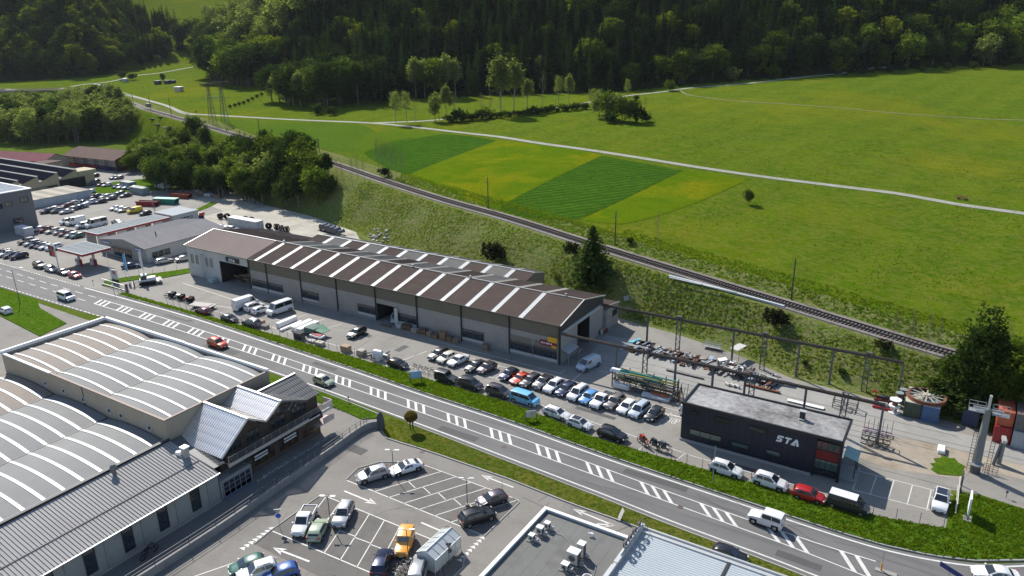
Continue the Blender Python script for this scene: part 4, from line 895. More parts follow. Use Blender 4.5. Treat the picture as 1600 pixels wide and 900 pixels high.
# ------------------------------------------------------------ chalet-like office front
def tiled(parent, p0, u, v, L, W, m, pu=0.4, pv=1.1, name='roof_slope'):
    """metal tile slope: ribs down the slope and small steps every pv; p0 lower corner, u along eave, v up"""
    p0, u, v = Vector(p0), Vector(u).normalized(), Vector(v).normalized(); n = u.cross(v); 
    if n.z < 0: n = -n
    mb = MB(); kv = int(W/pv)+1; ku = int(L/pu)
    for j in range(kv):
        w0, w1 = j*pv, min(W, (j+1)*pv)
        if w1-w0 < 0.05: continue
        for i in range(ku):
            a = i*L/ku; b = (i+1)*L/ku; c = a+(b-a)*0.55
            q = [p0+u*a+v*w0+n*.07, p0+u*c+v*w0+n*.07, p0+u*c+v*w1+n*.02, p0+u*a+v*w1+n*.02, p0+u*b+v*w0, p0+u*b+v*w1]
            q2 = [p0+u*c+v*w0+n*.01, p0+u*b+v*w0+n*.01, p0+u*b+v*w1, p0+u*c+v*w1]
            f = (0,1,2,3) if u.cross(v).dot(n) > 0 else (3,2,1,0)
            mb.add(q[:4], [f]); mb.add(q2, [f])
    return mb.build(name, m, parent)
def chalet():
    B = thing('chalet_office', 'dark timber chalet with crossed gables, balcony and pale metal tile roofs', 'chalet', (-82, 60, 0))
    XB, XF = -86.4, -77.3; XW = -78.7
    mb = MB()
    mb.box(XB, XW, 53.0, 69.2, 2.9, 6.25); mb.box(XB, XW, 51.6, 52.99, 2.9, 5.4); mb.build('upper_storey', M_dwood, B)
    mb = MB(); mb.box(XB, XW+.3, 51.4, 69.0, 0, 2.9); mb.build('ground_storey', mat('dark_render', (0.10,0.085,0.07), 0.85, var=0.2), B)
    for yc in (55.8, 61.5):
        for x in (XW-.01,):
            mb = MB(); mb.add([(x,yc-2.85,6.3),(x,yc+2.85,6.3),(x,yc,8.8),(x-1,yc-2.85,6.3),(x-1,yc+2.85,6.3),(x-1,yc,8.8)], [(0,1,2),(0,2,5,3),(2,1,4,5)]); mb.build('gable', M_dwood, B)
    L = XF-XB
    # ridge 2 (near): left long slope, right short slope to the valley ; ridge 1
    def slope(yr_, zr_2, ye, ze_, m): 
        v = Vector((0, yr_-ye, zr_2-ze_)); return tiled(B, (XB, ye, ze_), (1,0,0), v, L, v.length, m)
    slope(55.8, 9.0, 51.0, 5.4, M_tile); slope(55.8, 9.0, 58.7, 7.2, M_slate); slope(61.5, 9.0, 58.7, 7.25, M_tile); 
    v = Vector((0, 61.5-66.2, 9.0-7.0)); tiled(B, (XB+5.0, 66.2, 7.0), (1,0,0), v, L-5.0, v.length, M_slate)
    tiled(B, (XB, 62.6, 8.4), (1,0,0), Vector((0,-1.1,.6)), 5.0, 1.2, M_slate)
    # third roof with its ridge along Y
    zt = 8.7; xr = -82.9
    for sx, xe in ((-1, XB+.02), (1, -78.0)):
        v = Vector((xr-xe, 0, zt-6.6)); p0 = (xe, 62.2, 6.6) if sx < 0 else (xe, 62.2, 6.6)
        tiled(B, p0, (0,1,0), v, 7.0, v.length, M_slate)
    mb = MB(); mb.add([(XB+.1,69.2,6.55),(-78.1,69.2,6.55),(xr,69.0,zt-.05),(XB+.1,69.2,6.2),(-78.1,69.2,6.2)], [(1,0,2),(0,1,4,3)]); mb.build('gable', M_dwood, B)
    for a, b in (((XB,55.8,9.06),(XF,55.8,9.06)),((XB,61.5,9.06),(XF,61.5,9.06)),((xr,61.9,zt+.06),(xr,69.2,zt+.06))):
        mb = MB(); mb.beam(a, b, 0.32, 0.1); mb.build('ridge_cap', M_trim, B)
    for ye, ze_, yr_ in ((51.0,5.4,55.8),(58.7,7.2,55.8),(58.7,7.25,61.5),(66.2,7.0,61.5)):
        mb = MB(); mb.beam((XF,ye,ze_),(XF,yr_,9.0),0.12,0.24); mb.build('barge_board', M_trim if ye != 66.2 else M_slate, B)
    # balcony, railings, fascia
    mb = MB(); mb.box(XW, -77.0, 51.6, 70.4, 4.05, 4.25); mb.build('balcony_deck', M_dwood, B)
    mb = MB(); mb.box(-77.0, -76.85, 51.6, 65.8, 3.85, 4.32); mb.build('balcony_fascia', mat('weathered_board', (0.42,0.38,0.33), 0.8), B)
    mb = MB(); mb.box(-77.0, -76.85, 68.3, 70.5, 3.85, 4.32); mb.box(XW,-76.85,70.4,70.55,3.85,4.32); mb.build('balcony_fascia', M_wallp, B)
    mb = MB()
    for y in np.arange(51.7, 70.4, 1.45): mb.beam((-76.95, y, 4.3), (-76.95, y, 5.25), 0.05)
    for z in (4.55, 4.78, 5.0, 5.25): mb.beam((-76.95, 51.7, z), (-76.95, 70.4, z), 0.035 if z < 5.2 else 0.07)
    mb.build('balcony_railing', mat('grey_rail', (0.22,0.22,0.22), 0.5), B)
    mb = MB(); mb.box(-78.8,-76.9,70.42,70.5,4.4,5.3); mb.box(-76.97,-76.9,68.6,70.4,4.45,5.3); mb.build('balcony_screen', mat('pink_white_panel', (0.62,0.53,0.50), 0.7), B)
    mb = MB(); mb.box(XW,-76.9,67.6,70.6,2.0,2.15); mb.box(-76.97,-76.9,68.4,70.6,2.15,3.0); mb.build('lower_balcony', mat('pink_panel', (0.55,0.42,0.40), 0.7), B)
    mb = MB()
    for y in np.arange(52, 70, 2.0): mb.beam((-77.2, y, 2.4), (-77.2, y, 4.0), 0.06)
    for z in (2.5, 2.85): mb.beam((-77.15, 52, z), (-77.15, 69.5, z), 0.05)
    mb.build('lower_railing', M_steel, B)
    for y0, y1 in ((53,55.2),(56,58.2),(60.3,62.9),(64.2,66.8)): window(B, '+x', y0, y1, 4.7, 6.1, XW, 3, M_dwood, M_glass, 1)
    window(B, '+x', 60.7, 62.4, 6.6, 7.4, XW, 2, M_dwood, M_glass, 1)
    for y0, y1 in ((56.5,60.3),(61,64.6),(65.4,68.6)):
        window(B, '+x', y0, y1, 0.7, 2.2, XW+.3, 3, mat('orange_wood_frame', (0.20,0.09,0.03), 0.7), glassm('shop_glass', (0.05,0.03,0.018), 0.2), 1)
    window(B, '+x', 50.2, 54.5, 0.3, 2.4, -76.65, 5, M_galv, M_glass, 3, name='garage_door')
    mb = MB(); mb.box(-76.7,-76.6,50.1,54.6,0.02,1.0); mb.build('door_panel', M_blue, B)
    mb = MB(); mb.box(-78.6,-76.7,49.8,54.8,0.0,2.75); mb.build('garage_box', M_block, B)
    for k, (y, z, lines) in enumerate(((57.0,2.55,("",)*2),(62.2,2.65,("",)*2),(67.0,3.3,("",)))):
        s = MB(); s.box(-77.1,-77.0,y-1.5,y+1.5,z-.1,z+.95); b_ = s.build('sign_board', M_sign_k, B)
        for i, t in enumerate(lines):
            mb = MB(); a = y-1.25; zz = z+.62-.44*i      # too small to read in the photograph: a line of strokes
            for q in range(10): wd = (.12,.2,.15,.1,.22)[(q+k+i) % 5]; mb.box(-77.0, -76.96, a, a+wd, zz-.11, zz+.11); a += wd+.07
            mb.build('lettering', M_sign_w, B)
    # low grey roof between aisle and chalet, pool of cobbles along the foot
    mb = MB(); mb.add([(XB,49.8,5.9),(-77.4,49.8,4.6),(-77.4,51.6,4.5),(XB,51.6,5.9)], [(0,1,2,3)]); mb.build('link_roof', M_slate, B)
chalet()
# ------------------------------------------------------------ supermarket in the foreground
def market():
    B = thing('supermarket', 'flat roofed supermarket with grey membrane roof, white parapet and pale ribbed metal roof', 'supermarket', (-20, 58, 0))
    Z = 5.0; X0, XM, Y0, Y1 = -36.3, -25.2, 30, 64.1
    pp = [(-36.35, 53.1), (-36.35, 64.2)]
    mb = MB(); mb.box(X0+.3, XM-.2, Y0, Y1-.3, 0, Z-.35); mb.build('flat_roof', mat('roof_membrane', (0.15,0.15,0.14), 0.85, var=0.15, scale=1.0, bump=0.1, stain=((0.085,0.085,0.08),0.35,0.7)), B)
    mb = MB(); mb.box(X0, X0+.25, Y0, Y1-.25, 0, Z-.05); mb.box(X0, XM, Y1-.25, Y1, 0, Z-.05); mb.build('wall', mat('pale_blue_wall', (0.40,0.47,0.50), 0.6, streak=(6,6,0.2)), B)
    mb = MB(); mb.box(X0-.12, X0+.32, Y0, Y1+.1, Z-.04, Z+.06); mb.box(X0+.32, XM-.25, Y1-.32, Y1+.1, Z-.04, Z+.06); mb.build('parapet_cap', M_white, B)
    mb = MB(); mb.box(X0-.2, X0-.0, Y0, Y1+.1, Z-.42, Z-.10); mb.box(X0-.2, XM, Y1+.02, Y1+.16, Z-.42, Z-.10); mb.build('red_fascia', mat('red_fascia_paint', (0.30,0.02,0.02), 0.5), B)
    for x in np.arange(X0+1.6, XM-.3, 1.55):
        mb = MB(); mb.box(x-.02, x+.02, Y0, Y1-.35, Z-.35, Z-.33); mb.build('membrane_seam', mat('seam_tape', (0.22,0.22,0.2), 0.9), B)
    # ribbed metal part
    xa, xb, yt, z = XM+.1, 20, 66.6, 5.0
    mb = MB(); mb.box(xa, xb, 30, yt-.2, 0, z-.2); mb.build('wall', M_wallp, B)
    for a, b in ((xa+.35, -15.4), (-15.1, -8.2), (-7.9, 4.0), (4.2, xb-.3)):
        mb = MB(); mb.ribbed((a, yt-.9, z-.15), (0,-1,0), (1,0,-0.004), 36, b-a, 0.34, 0.035); mb.build('roof_panel', mat('pale_metal_roof', (0.40,0.44,0.46), 0.75, 0.0, var=0.05, spec=.2), B)
    mb = MB(); mb.box(-15.4, -15.1, 30, yt-.9, z-.15, z-.02); mb.build('roof_gap', M_post, B)
    mb = MB(); mb.box(-8.2, -7.9, 30, yt-.9, z-.15, z+.0); mb.build('roof_flashing', M_trim, B)
    mb = MB(); mb.box(xa, xb, yt-.9, yt-.62, z-.18, z+.02); mb.box(xa-.1, xb, yt-.2, yt, z-.3, z+.1); mb.box(xa, xb, yt-.62,yt-.2, z-.3, z-.12); mb.build('eaves_trim', M_trim, B)
    mb = MB(); mb.box(xa-.22, xa+.1, 30, yt-.2, z-.25, z+.35); mb.build('party_wall', M_wallp, B)
    mb = MB(); mb.box(xa-.3, xa+.16, 30, 58.7, z+.35, z+.42); mb.box(xa-.3, xa+.16, 59.2, yt, z+.35, z+.42); mb.build('party_wall_cap', M_trim, B)
    # roof letters seen edge-on, in a frame
    S = thing('roof_lettering', 'row of round dark channel letters standing on the ridge wall of the supermarket', 'sign', (xa-.1, 63, z+.4))
    M = Matrix.Translation((xa-.05, 63.6, z+1.35)) @ Matrix.Rotation(rad(-90), 4, 'Z') @ FACE_Y
    for i, ch in enumerate('coop'):
        Mi = Matrix.Translation((xa-.05, 65.3-i*1.25, z+1.2)) @ Matrix.Rotation(rad(-90), 4, 'Z') @ FACE_Y
        text_obj('letter', ch, 1.9, Mi, mat('letter_grey', (0.13,0.11,0.12), 0.5), S, 0.1)
    mb = MB()
    for i in range(5):
        y = 66.0-i*1.25; mb.beam((xa+.1, y, z+.4), (xa+.1, y, z+1.5), 0.05); mb.beam((xa+.1, y, z+1.4), (xa+1.0, y, z-.1), 0.04)
    mb.beam((xa+.1, 61, z+.85), (xa+.1, 66.1, z+.85), 0.05); mb.build('frame', M_galv, S)
    mb = MB(); mb.box(xa-.06, xa-.02, 60.4, 66.4, z+.42, z+.6); mb.build('base_rail', M_white, S)
    # rooftop machines
    spots = [(-34.35,61.1,.55,.5,.9,'white cooling unit nearest the corner in the row of three on the dark roof'),(-34.6,59.9,.7,.55,1.0,'middle white cooling unit in the row of three on the dark roof'),(-34.85,58.5,.55,.5,.8,'white cooling unit nearest the front in the row of three on the dark roof'),
             (-29.0,59.0,.7,.7,1.7,'tall narrow white ventilation cabinet behind the large one'),(-29.2,57.6,1.2,.9,1.6,'largest white ventilation cabinet in the middle of the dark roof'),(-29.5,56.3,.7,.6,.8,'small white unit in front of the largest ventilation cabinet')]
    for x, y, w0, d0, h, lab in spots:
        k = thing('ventilation_unit', lab, 'ventilation unit', (x, y, Z-.35), group='ventilation units on the supermarket roof')
        zb = Z-.35; mb = MB(); mb.box(x-w0/2, x+w0/2, y-d0/2, y+d0/2, zb+.2, zb+h); mb.build('cabinet', M_wallp, k)
        mb = MB(); mb.box(x-w0/2-.05, x+w0/2+.05, y-d0/2-.05, y+d0/2+.05, zb+h, zb+h+.06); mb.build('lid', M_white, k)
        mb = MB(); mb.box(x-w0/2-.2, x+w0/2+.25, y-d0/2-.15, y-d0/2-.05, zb, zb+.12); mb.box(x-w0/2-.2, x+w0/2+.25, y+d0/2+.05, y+d0/2+.15, zb, zb+.12); mb.build('foot_rail', M_conc, k)
        mb = MB(); mb.box(x+w0/2, x+w0/2+.03, y-d0/2+.08, y+d0/2-.08, zb+.35, zb+h-.15); mb.cyl((x, y-d0/2-.02, zb+h*.6), (x, y-d0/2-.04, zb+h*.6), min(w0, h)*.32, n=12); mb.build('grille', M_steel, k)
        mb = MB(); mb.box(x+w0/2+.1, x+w0/2+.5, y-.2, y+.2, zb+.1, zb+.5); mb.build('side_box', M_galv, k)
    k = thing('round_ventilator', 'round topped white fan tower at the front of the dark roof', 'ventilation unit', (-26.2, 54.7, Z-.35))
    zb = Z-.35; mb = MB(); mb.box(-26.8,-25.6+.0,54.1,55.2,zb+.15,zb+1.5); mb.build('cabinet', M_wallp, k); mb = MB(); mb.cyl((-26.2,54.65,zb+1.5),(-26.2,54.65,zb+1.75),.55,.5,14); mb.build('fan_collar', M_white, k, smooth=40)
    mb = MB(); mb.cyl((-26.2,54.65,zb+1.76),(-26.2,54.65,zb+1.78),.4,.4,14); mb.build('fan_grille', M_steel, k)
    for i in range(5):
        mb = MB(); mb.box(-26.83,-26.81,54.2,55.1,zb+.35+i*.2,zb+.45+i*.2); mb.box(-26.7,-25.7,54.06,54.08,zb+.35+i*.2,zb+.45+i*.2); mb.build('louvre', M_seamd, k)
    k = thing('roof_pipe_cluster', 'little cluster of white vent pipes near the rear edge of the dark roof', 'roof vent', (-29.7, 62.5, Z-.35))
    mb = MB(); [mb.cyl((-29.7+dx,62.4+dy,zb),(-29.7+dx,62.4+dy,zb+.35),.09) for dx, dy in ((0,0),(.3,.05),(.1,.3))]; mb.cyl((-29.9,62.4,zb+.38),(-29.3,62.5,zb+.38),.1); mb.build('pipe', M_white, k)
    mb = MB(); pts = [(-33.8,60.6),(-32.5,60.9),(-31,60.2),(-30.2,59.2),(-29.6,58.9)]; P = catmull(pts, 5)
    for a, b in zip(P, P[1:]): mb.cyl((*a, zb+.05), (*b, zb+.05), .035, n=5, caps=False)
    pts = [(-28.6,59.2),(-27.2,58.6),(-26.6,57),(-26.4,55.4)]; P = catmull(pts, 5)
    for a, b in zip(P, P[1:]): mb.cyl((*a, zb+.05), (*b, zb+.05), .045, n=5, caps=False)
    mb.build('cable', M_galv, B)
market()
# ------------------------------------------------------------ vehicles
def paint(name, c, metal=0.0, rough=0.32):
    return mat('car_paint_'+name, c, rough, metal, var=0.03, scale=1.0, coat=0.5)
PA = {'white': (.72,.72,.71), 'silver': (.42,.43,.44), 'grey': (.16,.16,.165), 'brown_grey': (.20,.185,.17), 'dark_grey': (.045,.047,.05), 'black': (.012,.012,.014), 'navy': (.015,.025,.07), 'blue': (.03,.10,.33),
      'bright_blue': (.10,.30,.62), 'sky_blue': (.16,.47,.72), 'red': (.42,.015,.015), 'orange_red': (.62,.07,.025), 'maroon': (.14,.015,.02), 'orange': (.80,.33,.02), 'yellow': (.78,.52,.02), 'green': (.04,.13,.10), 'pale_green': (.36,.42,.30),
      'purple_grey': (.085,.07,.085), 'cream': (.60,.57,.48), 'dark_green': (.02,.05,.03), 'ice_blue': (.45,.52,.58)}
PAINT = {k: paint(k, v, 0.35 if k in ('silver','grey','dark_grey','purple_grey','brown_grey','navy') else 0.0) for k, v in PA.items()}
M_base = PAINT['silver']; M_cg = glassm('car_glass', (0.012,0.016,0.02), 0.04); M_tyre = mat('tyre', (0.015,0.015,0.016), 0.85, spec=0.2)
M_rim = mat('wheel_rim', (0.45,0.45,0.46), 0.3, 0.8, var=0.05); M_lamp = mat('headlamp_glass', (0.65,0.66,0.68), 0.12, var=0.02); M_tail = mat('tail_lamp', (0.35,0.012,0.012), 0.2, var=0.02)
M_trimk = mat('black_trim', (0.02,0.02,0.022), 0.6, var=0.05)
TYPES = {   # L, W, H, belt, hood height, x of: rear window foot, roof rear, roof front, windscreen foot, boot height (None = hatch)
 'hatch':  (4.05,1.78,1.48,.95,.90,-1.93,-1.50, .15, .95,None),
 'estate': (4.65,1.82,1.48,.96,.90,-2.20,-1.85, .15, .98,None),
 'suv':    (4.50,1.86,1.68,1.08,1.05,-2.15,-1.75, .15, .95,None),
 'mpv':    (4.55,1.84,1.78,1.08,1.02,-2.18,-1.98, .40,1.25,None),
 'sedan':  (4.65,1.82,1.44,.95,.90,-1.62,-0.95, .15,1.00,1.00),
 'sports': (4.30,1.84,1.24,.82,.74,-1.70,-0.75, .05, .85,.92),
 'offroad':(4.20,1.78,1.95,1.18,1.14,-2.05,-1.98, .25, .55,None),
 'minivan':(4.95,1.92,1.95,1.15,1.12,-2.44,-2.30, .95,1.75,None),
 'van':    (5.00,1.94,1.98,1.18,1.10,-2.46,-2.34, .95,1.72,None),
 'bigvan': (5.90,2.02,2.60,1.35,1.25,-2.92,-2.84,1.45,2.15,None),
 'pickup': (5.25,1.86,1.80,1.10,1.06,-0.62,-0.50, .55,1.30,None)}
def stations(ty):
    L, W, H, bl, hh, xr_, xrr, xrf, xw, boot = TYPES[ty]; h = L/2; w_ = W/2; tw = w_*.76 if H < 1.8 else w_*.84
    if ty == 'offroad': tw = w_*.88
    S = [(-h,w_*.86,.38,bl*.72,w_*.80,bl*.78), (-h+.06,w_*.95,.26,bl-.05,w_*.84,bl)]
    if boot: S += [(-h+.25,w_*.97,.22,bl-.03,w_*.82,boot), (xr_,w_,.2,bl,w_*.80,boot+.02)]
    elif ty == 'pickup': S += [(-h+.1,w_,.3,bl-.06,w_*.96,bl-.04),(xr_-.02,w_,.25,bl-.06,w_*.96,bl-.04),(xr_,w_,.25,bl,w_*.88,bl+.02)]
    else: S += [(xr_,w_*.97,.22,bl,w_*.84,bl+.06)]
    S += [(xrr,w_,.2,bl,tw,H-.05), (xrr+.35,w_,.2,bl,tw,H), ((xrr+xrf)/2,w_,.2,bl,tw*1.01,H+.01), (xrf,w_,.2,bl,tw,H-.03),
          (xw,w_*.99,.2,bl-.02,w_*.84,hh+.06), (xw+.08,w_*.98,.2,bl-.04,w_*.86,hh+.02), ((xw+h)/2+.1,w_*.96,.2,hh-.10,w_*.80,hh-.03), (h-.14,w_*.90,.22,hh-.26,w_*.74,hh-.16), (h-.02,w_*.80,.3,hh*.60,w_*.68,hh*.68), (h,w_*.74,.36,hh*.50,w_*.62,hh*.55)]
    return S
def make_car(ty, windows=True, panel_rear=False):
    L, W, H, bl, hh, xr_, xrr, xrf, xw, boot = TYPES[ty]; h = L/2; w_ = W/2; S = stations(ty)
    r = bpy.data.objects.new({'pickup':'pickup_truck','van':'van','bigvan':'van','minivan':'van'}.get(ty, 'car'), None); C.objects.link(r); ORI[r.name] = (0,0,0); r.empty_display_size = .4
    mb = MB(); P = []
    for x, a, zb, zl, t, zt in S:
        half = [(a*.90, zb), (a, zb+.16), (a*1.0, (zb+zl)/2+.05), (a*.975, zl), (t, zt-.05), (t*.80, zt)]
        P += [(x, -y, z) for y, z in half]+[(x, y, z) for y, z in half[::-1]]
    n = 12; F = []
    for i in range(len(S)-1):
        for k in range(n): F.append((i*n+k, i*n+(k+1)%n, (i+1)*n+(k+1)%n, (i+1)*n+k))
    F += [tuple(range(n-1,-1,-1)), tuple((len(S)-1)*n+k for k in range(n))]
    mb.add(P, F)
    # wheel arches in black
    wr = .32 if H < 1.6 else (.36 if H < 2.1 else .35); xa, xb = -h+.78+(.2 if L > 5 else 0), h-.84
    mb.build('body', M_base, r, smooth=38)
    def quad(name, pts, off, m=M_cg):
        a, b, c = Vector(pts[0]), Vector(pts[1]), Vector(pts[2]); nn = (b-a).cross(c-a).normalized()
        q = MB(); q.poly([tuple(Vector(p)+nn*off) for p in pts]); return q.build(name, m, r)
    def st(x):
        xs = [s[0] for s in S]; return [float(np.interp(x, xs, [s[k] for s in S])) for k in range(6)]
    a, b = st(xw-.03), st(xrf+.04); quad('windscreen', [(a[0],-a[4]*.92,a[5]-.01),(a[0],a[4]*.92,a[5]-.01),(b[0],b[4]*.86,b[5]-.03),(b[0],-b[4]*.86,b[5]-.03)], .025)
    xt = xrr+.02; a, b = st(xr_+.03), st(xt)
    if not panel_rear: quad('rear_window', [(a[0],a[4]*.86,a[5]+.02),(a[0],-a[4]*.86,a[5]+.02),(b[0],-b[4]*.80,b[5]-.06),(b[0],b[4]*.80,b[5]-.06)], .02)
    x0 = (xrr-.05 if not panel_rear else xrf-.95)+.12; x1 = xw-.22; x2 = xrf-.02; mid = (x0+x2)/2
    for s in (-1, 1):
        segs = [(x0, mid-.04, x0+.1, mid-.04), (mid+.04, x1, mid+.04, x2)] if not panel_rear else [(x0, x1, x0, x2)]
        for f0, f1, g0, g1 in segs:
            q = []
            for xx, top in ((f0,0),(f1,0),(g1,1),(g0,1)):
                e = st(xx); k = .14 if not top else .86; y = e[1]*.975+(e[4]-e[1]*.975)*k; z = e[3]+(e[5]-.05-e[3])*k; q.append((xx, s*y, z))
            quad('side_window', q if s < 0 else q[::-1], .022)
    wm = rm = None
    for x in (xa, xb):
        for s in (-1, 1):
            if wm is None:
                q = MB(); q.cyl((0,-.11,0),(0,.11,0),wr,n=16); wo = q.build('wheel', M_tyre, r); wm = wo.data
                q = MB(); q.cyl((0,-.125,0),(0,.125,0),wr*.62,n=10); ro = q.build('rim', M_rim, wo, origin=(0,0,0)); rm = ro.data
            else:
                wo = bpy.data.objects.new('wheel', wm); C.objects.link(wo); wo.parent = r; ro = bpy.data.objects.new('rim', rm); C.objects.link(ro); ro.parent = wo
            wo.location = (x, s*(w_-.09), wr)
    q = MB(); [q.box(x-wr-.07, x+wr+.07, s*(w_+.004)-.01, s*(w_+.004)+.01, .30, wr*1.75+.12) for x in (xa, xb) for s in (-1, 1)]
    q.box(-h+.3, h-.3, -w_-.005, w_+.005, .2, .3); q.box(h-.16, h+.015, -w_*.62, w_*.62, .34, .50); q.build('lower_trim', M_trimk, r)
    for s in (-1, 1):
        q = MB(); q.obox((h-.13, s*w_*.70, hh*.70), (.2,.30,.15)); q.build('headlight', M_lamp, r)
        q = MB(); q.obox((-h+.06, s*w_*.80, bl*.88), (.16,.26,.24)); q.build('tail_light', M_tail, r)
        q = MB(); q.obox((xw-.22, s*(w_+.09), bl+.08), (.14,.18,.13)); q.build('wing_mirror', M_base, r)
    q = MB(); q.box(h-.01,h+.03,-.26,.26,.42,.53); q.box(-h-.03,-h+.0,-.26,.26,.55,.66); q.build('number_plate', M_white, r)
    if ty == 'pickup':
        q = MB(); q.box(-h+.14, xr_-.12, -w_+.13, w_-.13, bl-.03, bl-.02); q.build('load_bed', M_trimk, r)
        q = MB(); q.box(-h+.05,xr_-.05,-w_+.02,-w_+.10,bl-.04,bl+.12); q.box(-h+.05,xr_-.05,w_-.10,w_-.02,bl-.04,bl+.12); q.box(-h+.0,-h+.07,-w_+.1,w_-.1,bl-.04,bl+.10); q.build('bed_rail', M_base, r)
    if ty in ('suv','estate','mpv'):
        for s in (-1, 1): q = MB(); q.beam((xrr+.3, s*w_*.66, H+.04), (xrf-.1, s*w_*.66, H+.04), .05, .05); q.build('roof_rail', M_trimk, r)
    return r
PROTO = {}
def car(ty, px, py, head, col, label, group=None, roof=None, bonnet=None, var=None, z=0.06, at=None, sc=1.0):
    key = ty+(var or '')
    x, y = at if at else G(px, py, 0.75 if TYPES[ty][2] < 1.8 else 1.0)
    m = {M_base.name: PAINT[col]}
    first = key not in PROTO
    if first: PROTO[key] = make_car(ty, panel_rear=(var == 'panel'))
    if first:
        r = PROTO[key]
        if r.name not in KIDS:
            for o in [r]+list(r.children_recursive): KIDS[o.name] = list(o.children)
        for o in r.children_recursive:
            if o.type == 'MESH' and o.data.materials[0] == M_base: o.material_slots[0].link = 'OBJECT'; o.material_slots[0].material = PAINT[col]
        PROTO[key+'_mesh'] = True
        r.location = (x, y, z); r.rotation_euler = (0,0,rad(head))
    else: r = dupcar(PROTO[key], (x, y, z), rad(head), col)
    if sc != 1.0: r.scale = (sc,)*3
    tag(r, label, 'van' if ty in ('van','bigvan','minivan') else ('pickup truck' if ty == 'pickup' else 'car'), group)
    if 'group' in r and not group: del r['group']
    L, W, H, bl, hh, xr_, xrr, xrf, xw, boot = TYPES[ty]
    if roof:
        q = MB(); t = W/2*.74 if H < 1.8 else W/2*.82; q.box(xrr+.3, xrf-.1, -t*.78, t*.78, H-.01, H+.025)
        if ty in ('minivan',): q.box(xrr+.05, xrf, -t*1.0, t*1.0, H-.06, H+.03)
        o = q.build('roof_panel', roof, r, origin=(0,0,0))
    return r
def dupcar(root, loc, rz, col):
    def cp(o, par):
        c = o.copy(); C.objects.link(c)
        if par is not None: c.parent = par
        if o.type == 'MESH' and o.data.materials[0] == M_base:
            c.material_slots[0].link = 'OBJECT'; c.material_slots[0].material = PAINT[col]
        for ch in KIDS[o.name]: cp(ch, c)
        return c
    r = cp(root, None); r.location = loc; r.rotation_euler = (0,0,rz)
    if 'group' in r: del r['group']
    return r
def hd(p, q):
    a, b = G(*p), G(*q); return math.degrees(math.atan2(b[1]-a[1], b[0]-a[0]))
GR = 'cars parked nose out in the row in front of the hall'
for a in [('estate',685,552.5,'black','black estate car, the first at the hall end of the front row'),('hatch',697.5,558,'cream','cream white hatchback second from the hall end of the front row'),
          ('sedan',715.6,562,'white','long white saloon next to an empty bay in the front row'),('sedan',743,571,'dark_grey','dark grey saloon left of the purplish hatchback in the front row'),
          ('hatch',760.6,574,'purple_grey','purplish grey hatchback with dark roof beside the gap in the front row'),('hatch',795,584,'navy','navy blue hatchback left of the red sports car'),
          ('sports',812.5,589.4,'orange_red','bright red sports car in the front row before the hall'),('estate',829,594,'dark_grey','dark grey estate just right of the red sports car'),
          ('suv',849,597.5,'grey','grey estate car with black roof two places right of the red sports car'),('suv',865.5,603,'white','white compact off-roader with dark roof rails before the blue estate'),
          ('estate',885,607.5,'navy','dark blue estate between the two white cars in the front row'),('mpv',903,614,'white','white tall car left of the light blue hatchback'),
          ('hatch',920,620,'bright_blue','light blue hatchback left of the white pickup truck'),('pickup',940.5,622.5,'white','white double cab pickup truck in the front row'),
          ('suv',960,628,'brown_grey','brownish grey off-roader right of the white pickup truck'),('hatch',979,635,'white','white hatchback between the brownish off-roader and the silver one'),
          ('mpv',999,640.5,'ice_blue','silver blue tall hatchback second from the STOP end of the row'),('hatch',1022.5,646,'black','black hatchback last in the row beside the painted STOP')]:
    car(a[0], a[1], a[2], -97, a[3], a[4], GR, roof=PAINT['black'] if a[1] in (760.6,849,795) else None)
GF = 'cars parked along the roadside fence'
car('hatch',622,568,0,'black','black hatchback parked by the fence right of the pallets',GF); car('offroad',697.5,588,0,'dark_grey','boxy black off-roader parked by the fence next to the bicycles',GF)
car('mpv',735.6,600,-2,'dark_grey','dark grey small van by the fence right of the boxy off-roader',GF); car('mpv',780,612,-2,'purple_grey','dark plum people carrier by the fence left of the blue camper',GF)
car('minivan',820.6,621,-3,'sky_blue','turquoise blue camper van parked at the fence',GF); car('estate',870.5,645,-4,'white','white estate car at the fence right of the sign board',GF)
car('hatch',906,661,-4,'white','white hatchback with red graphics and black roof at the fence',GF,roof=PAINT['black']); car('suv',957,678,-4,'black','large black off-roader at the fence left of the motorcycles',GF)
car('suv',1135,732.5,-2,'white','white off-roader parked at the fence below the left part of the black office',GF); car('suv',1204,752,-2,'white','white off-roader parked between the other white one and the red car',GF)
car('hatch',1264,772,0,'red','red hatchback parked at the fence below the letters STA',GF); car('minivan',1326,785,-2,'dark_grey','dark van with white roof last at the fence',GF,roof=PAINT['white'])
car('suv',1470,782,-92,'white','white off-roader with glass roof in the last bay by the gate',None,roof=M_cg)
car('minivan',103,462,-1,'white','white minibus driving on the main road at the far left'); car('suv',340,536,-2,'orange_red','orange red off-roader driving on the road past the striped roof')
car('hatch',506,594,-3,'pale_green','pale green small car with cream roof driving on the road by the chalet',None,roof=PAINT['cream']); car('offroad',1197,808,177,'white','white off-roader driving on the far lane at lower right')
car('sedan',1556,896,197,'white','white saloon on the bend at the bottom right corner'); car('hatch',1140,866,2,'black','black car half hidden behind the ribbed supermarket roof')
car('bigvan',384,474,84,'white','white panel van with its back to the road, left of two small white cars','white vehicles beside the container boxes',var='panel'); car('mpv',397.5,479,84,'white','small white van between the panel van and the white estate','white vehicles beside the container boxes')
car('estate',409,483,84,'white','white estate parked next to the big white minibus','white vehicles beside the container boxes'); car('bigvan',436.6,482,-97,'white','long white minibus with side windows facing the road')
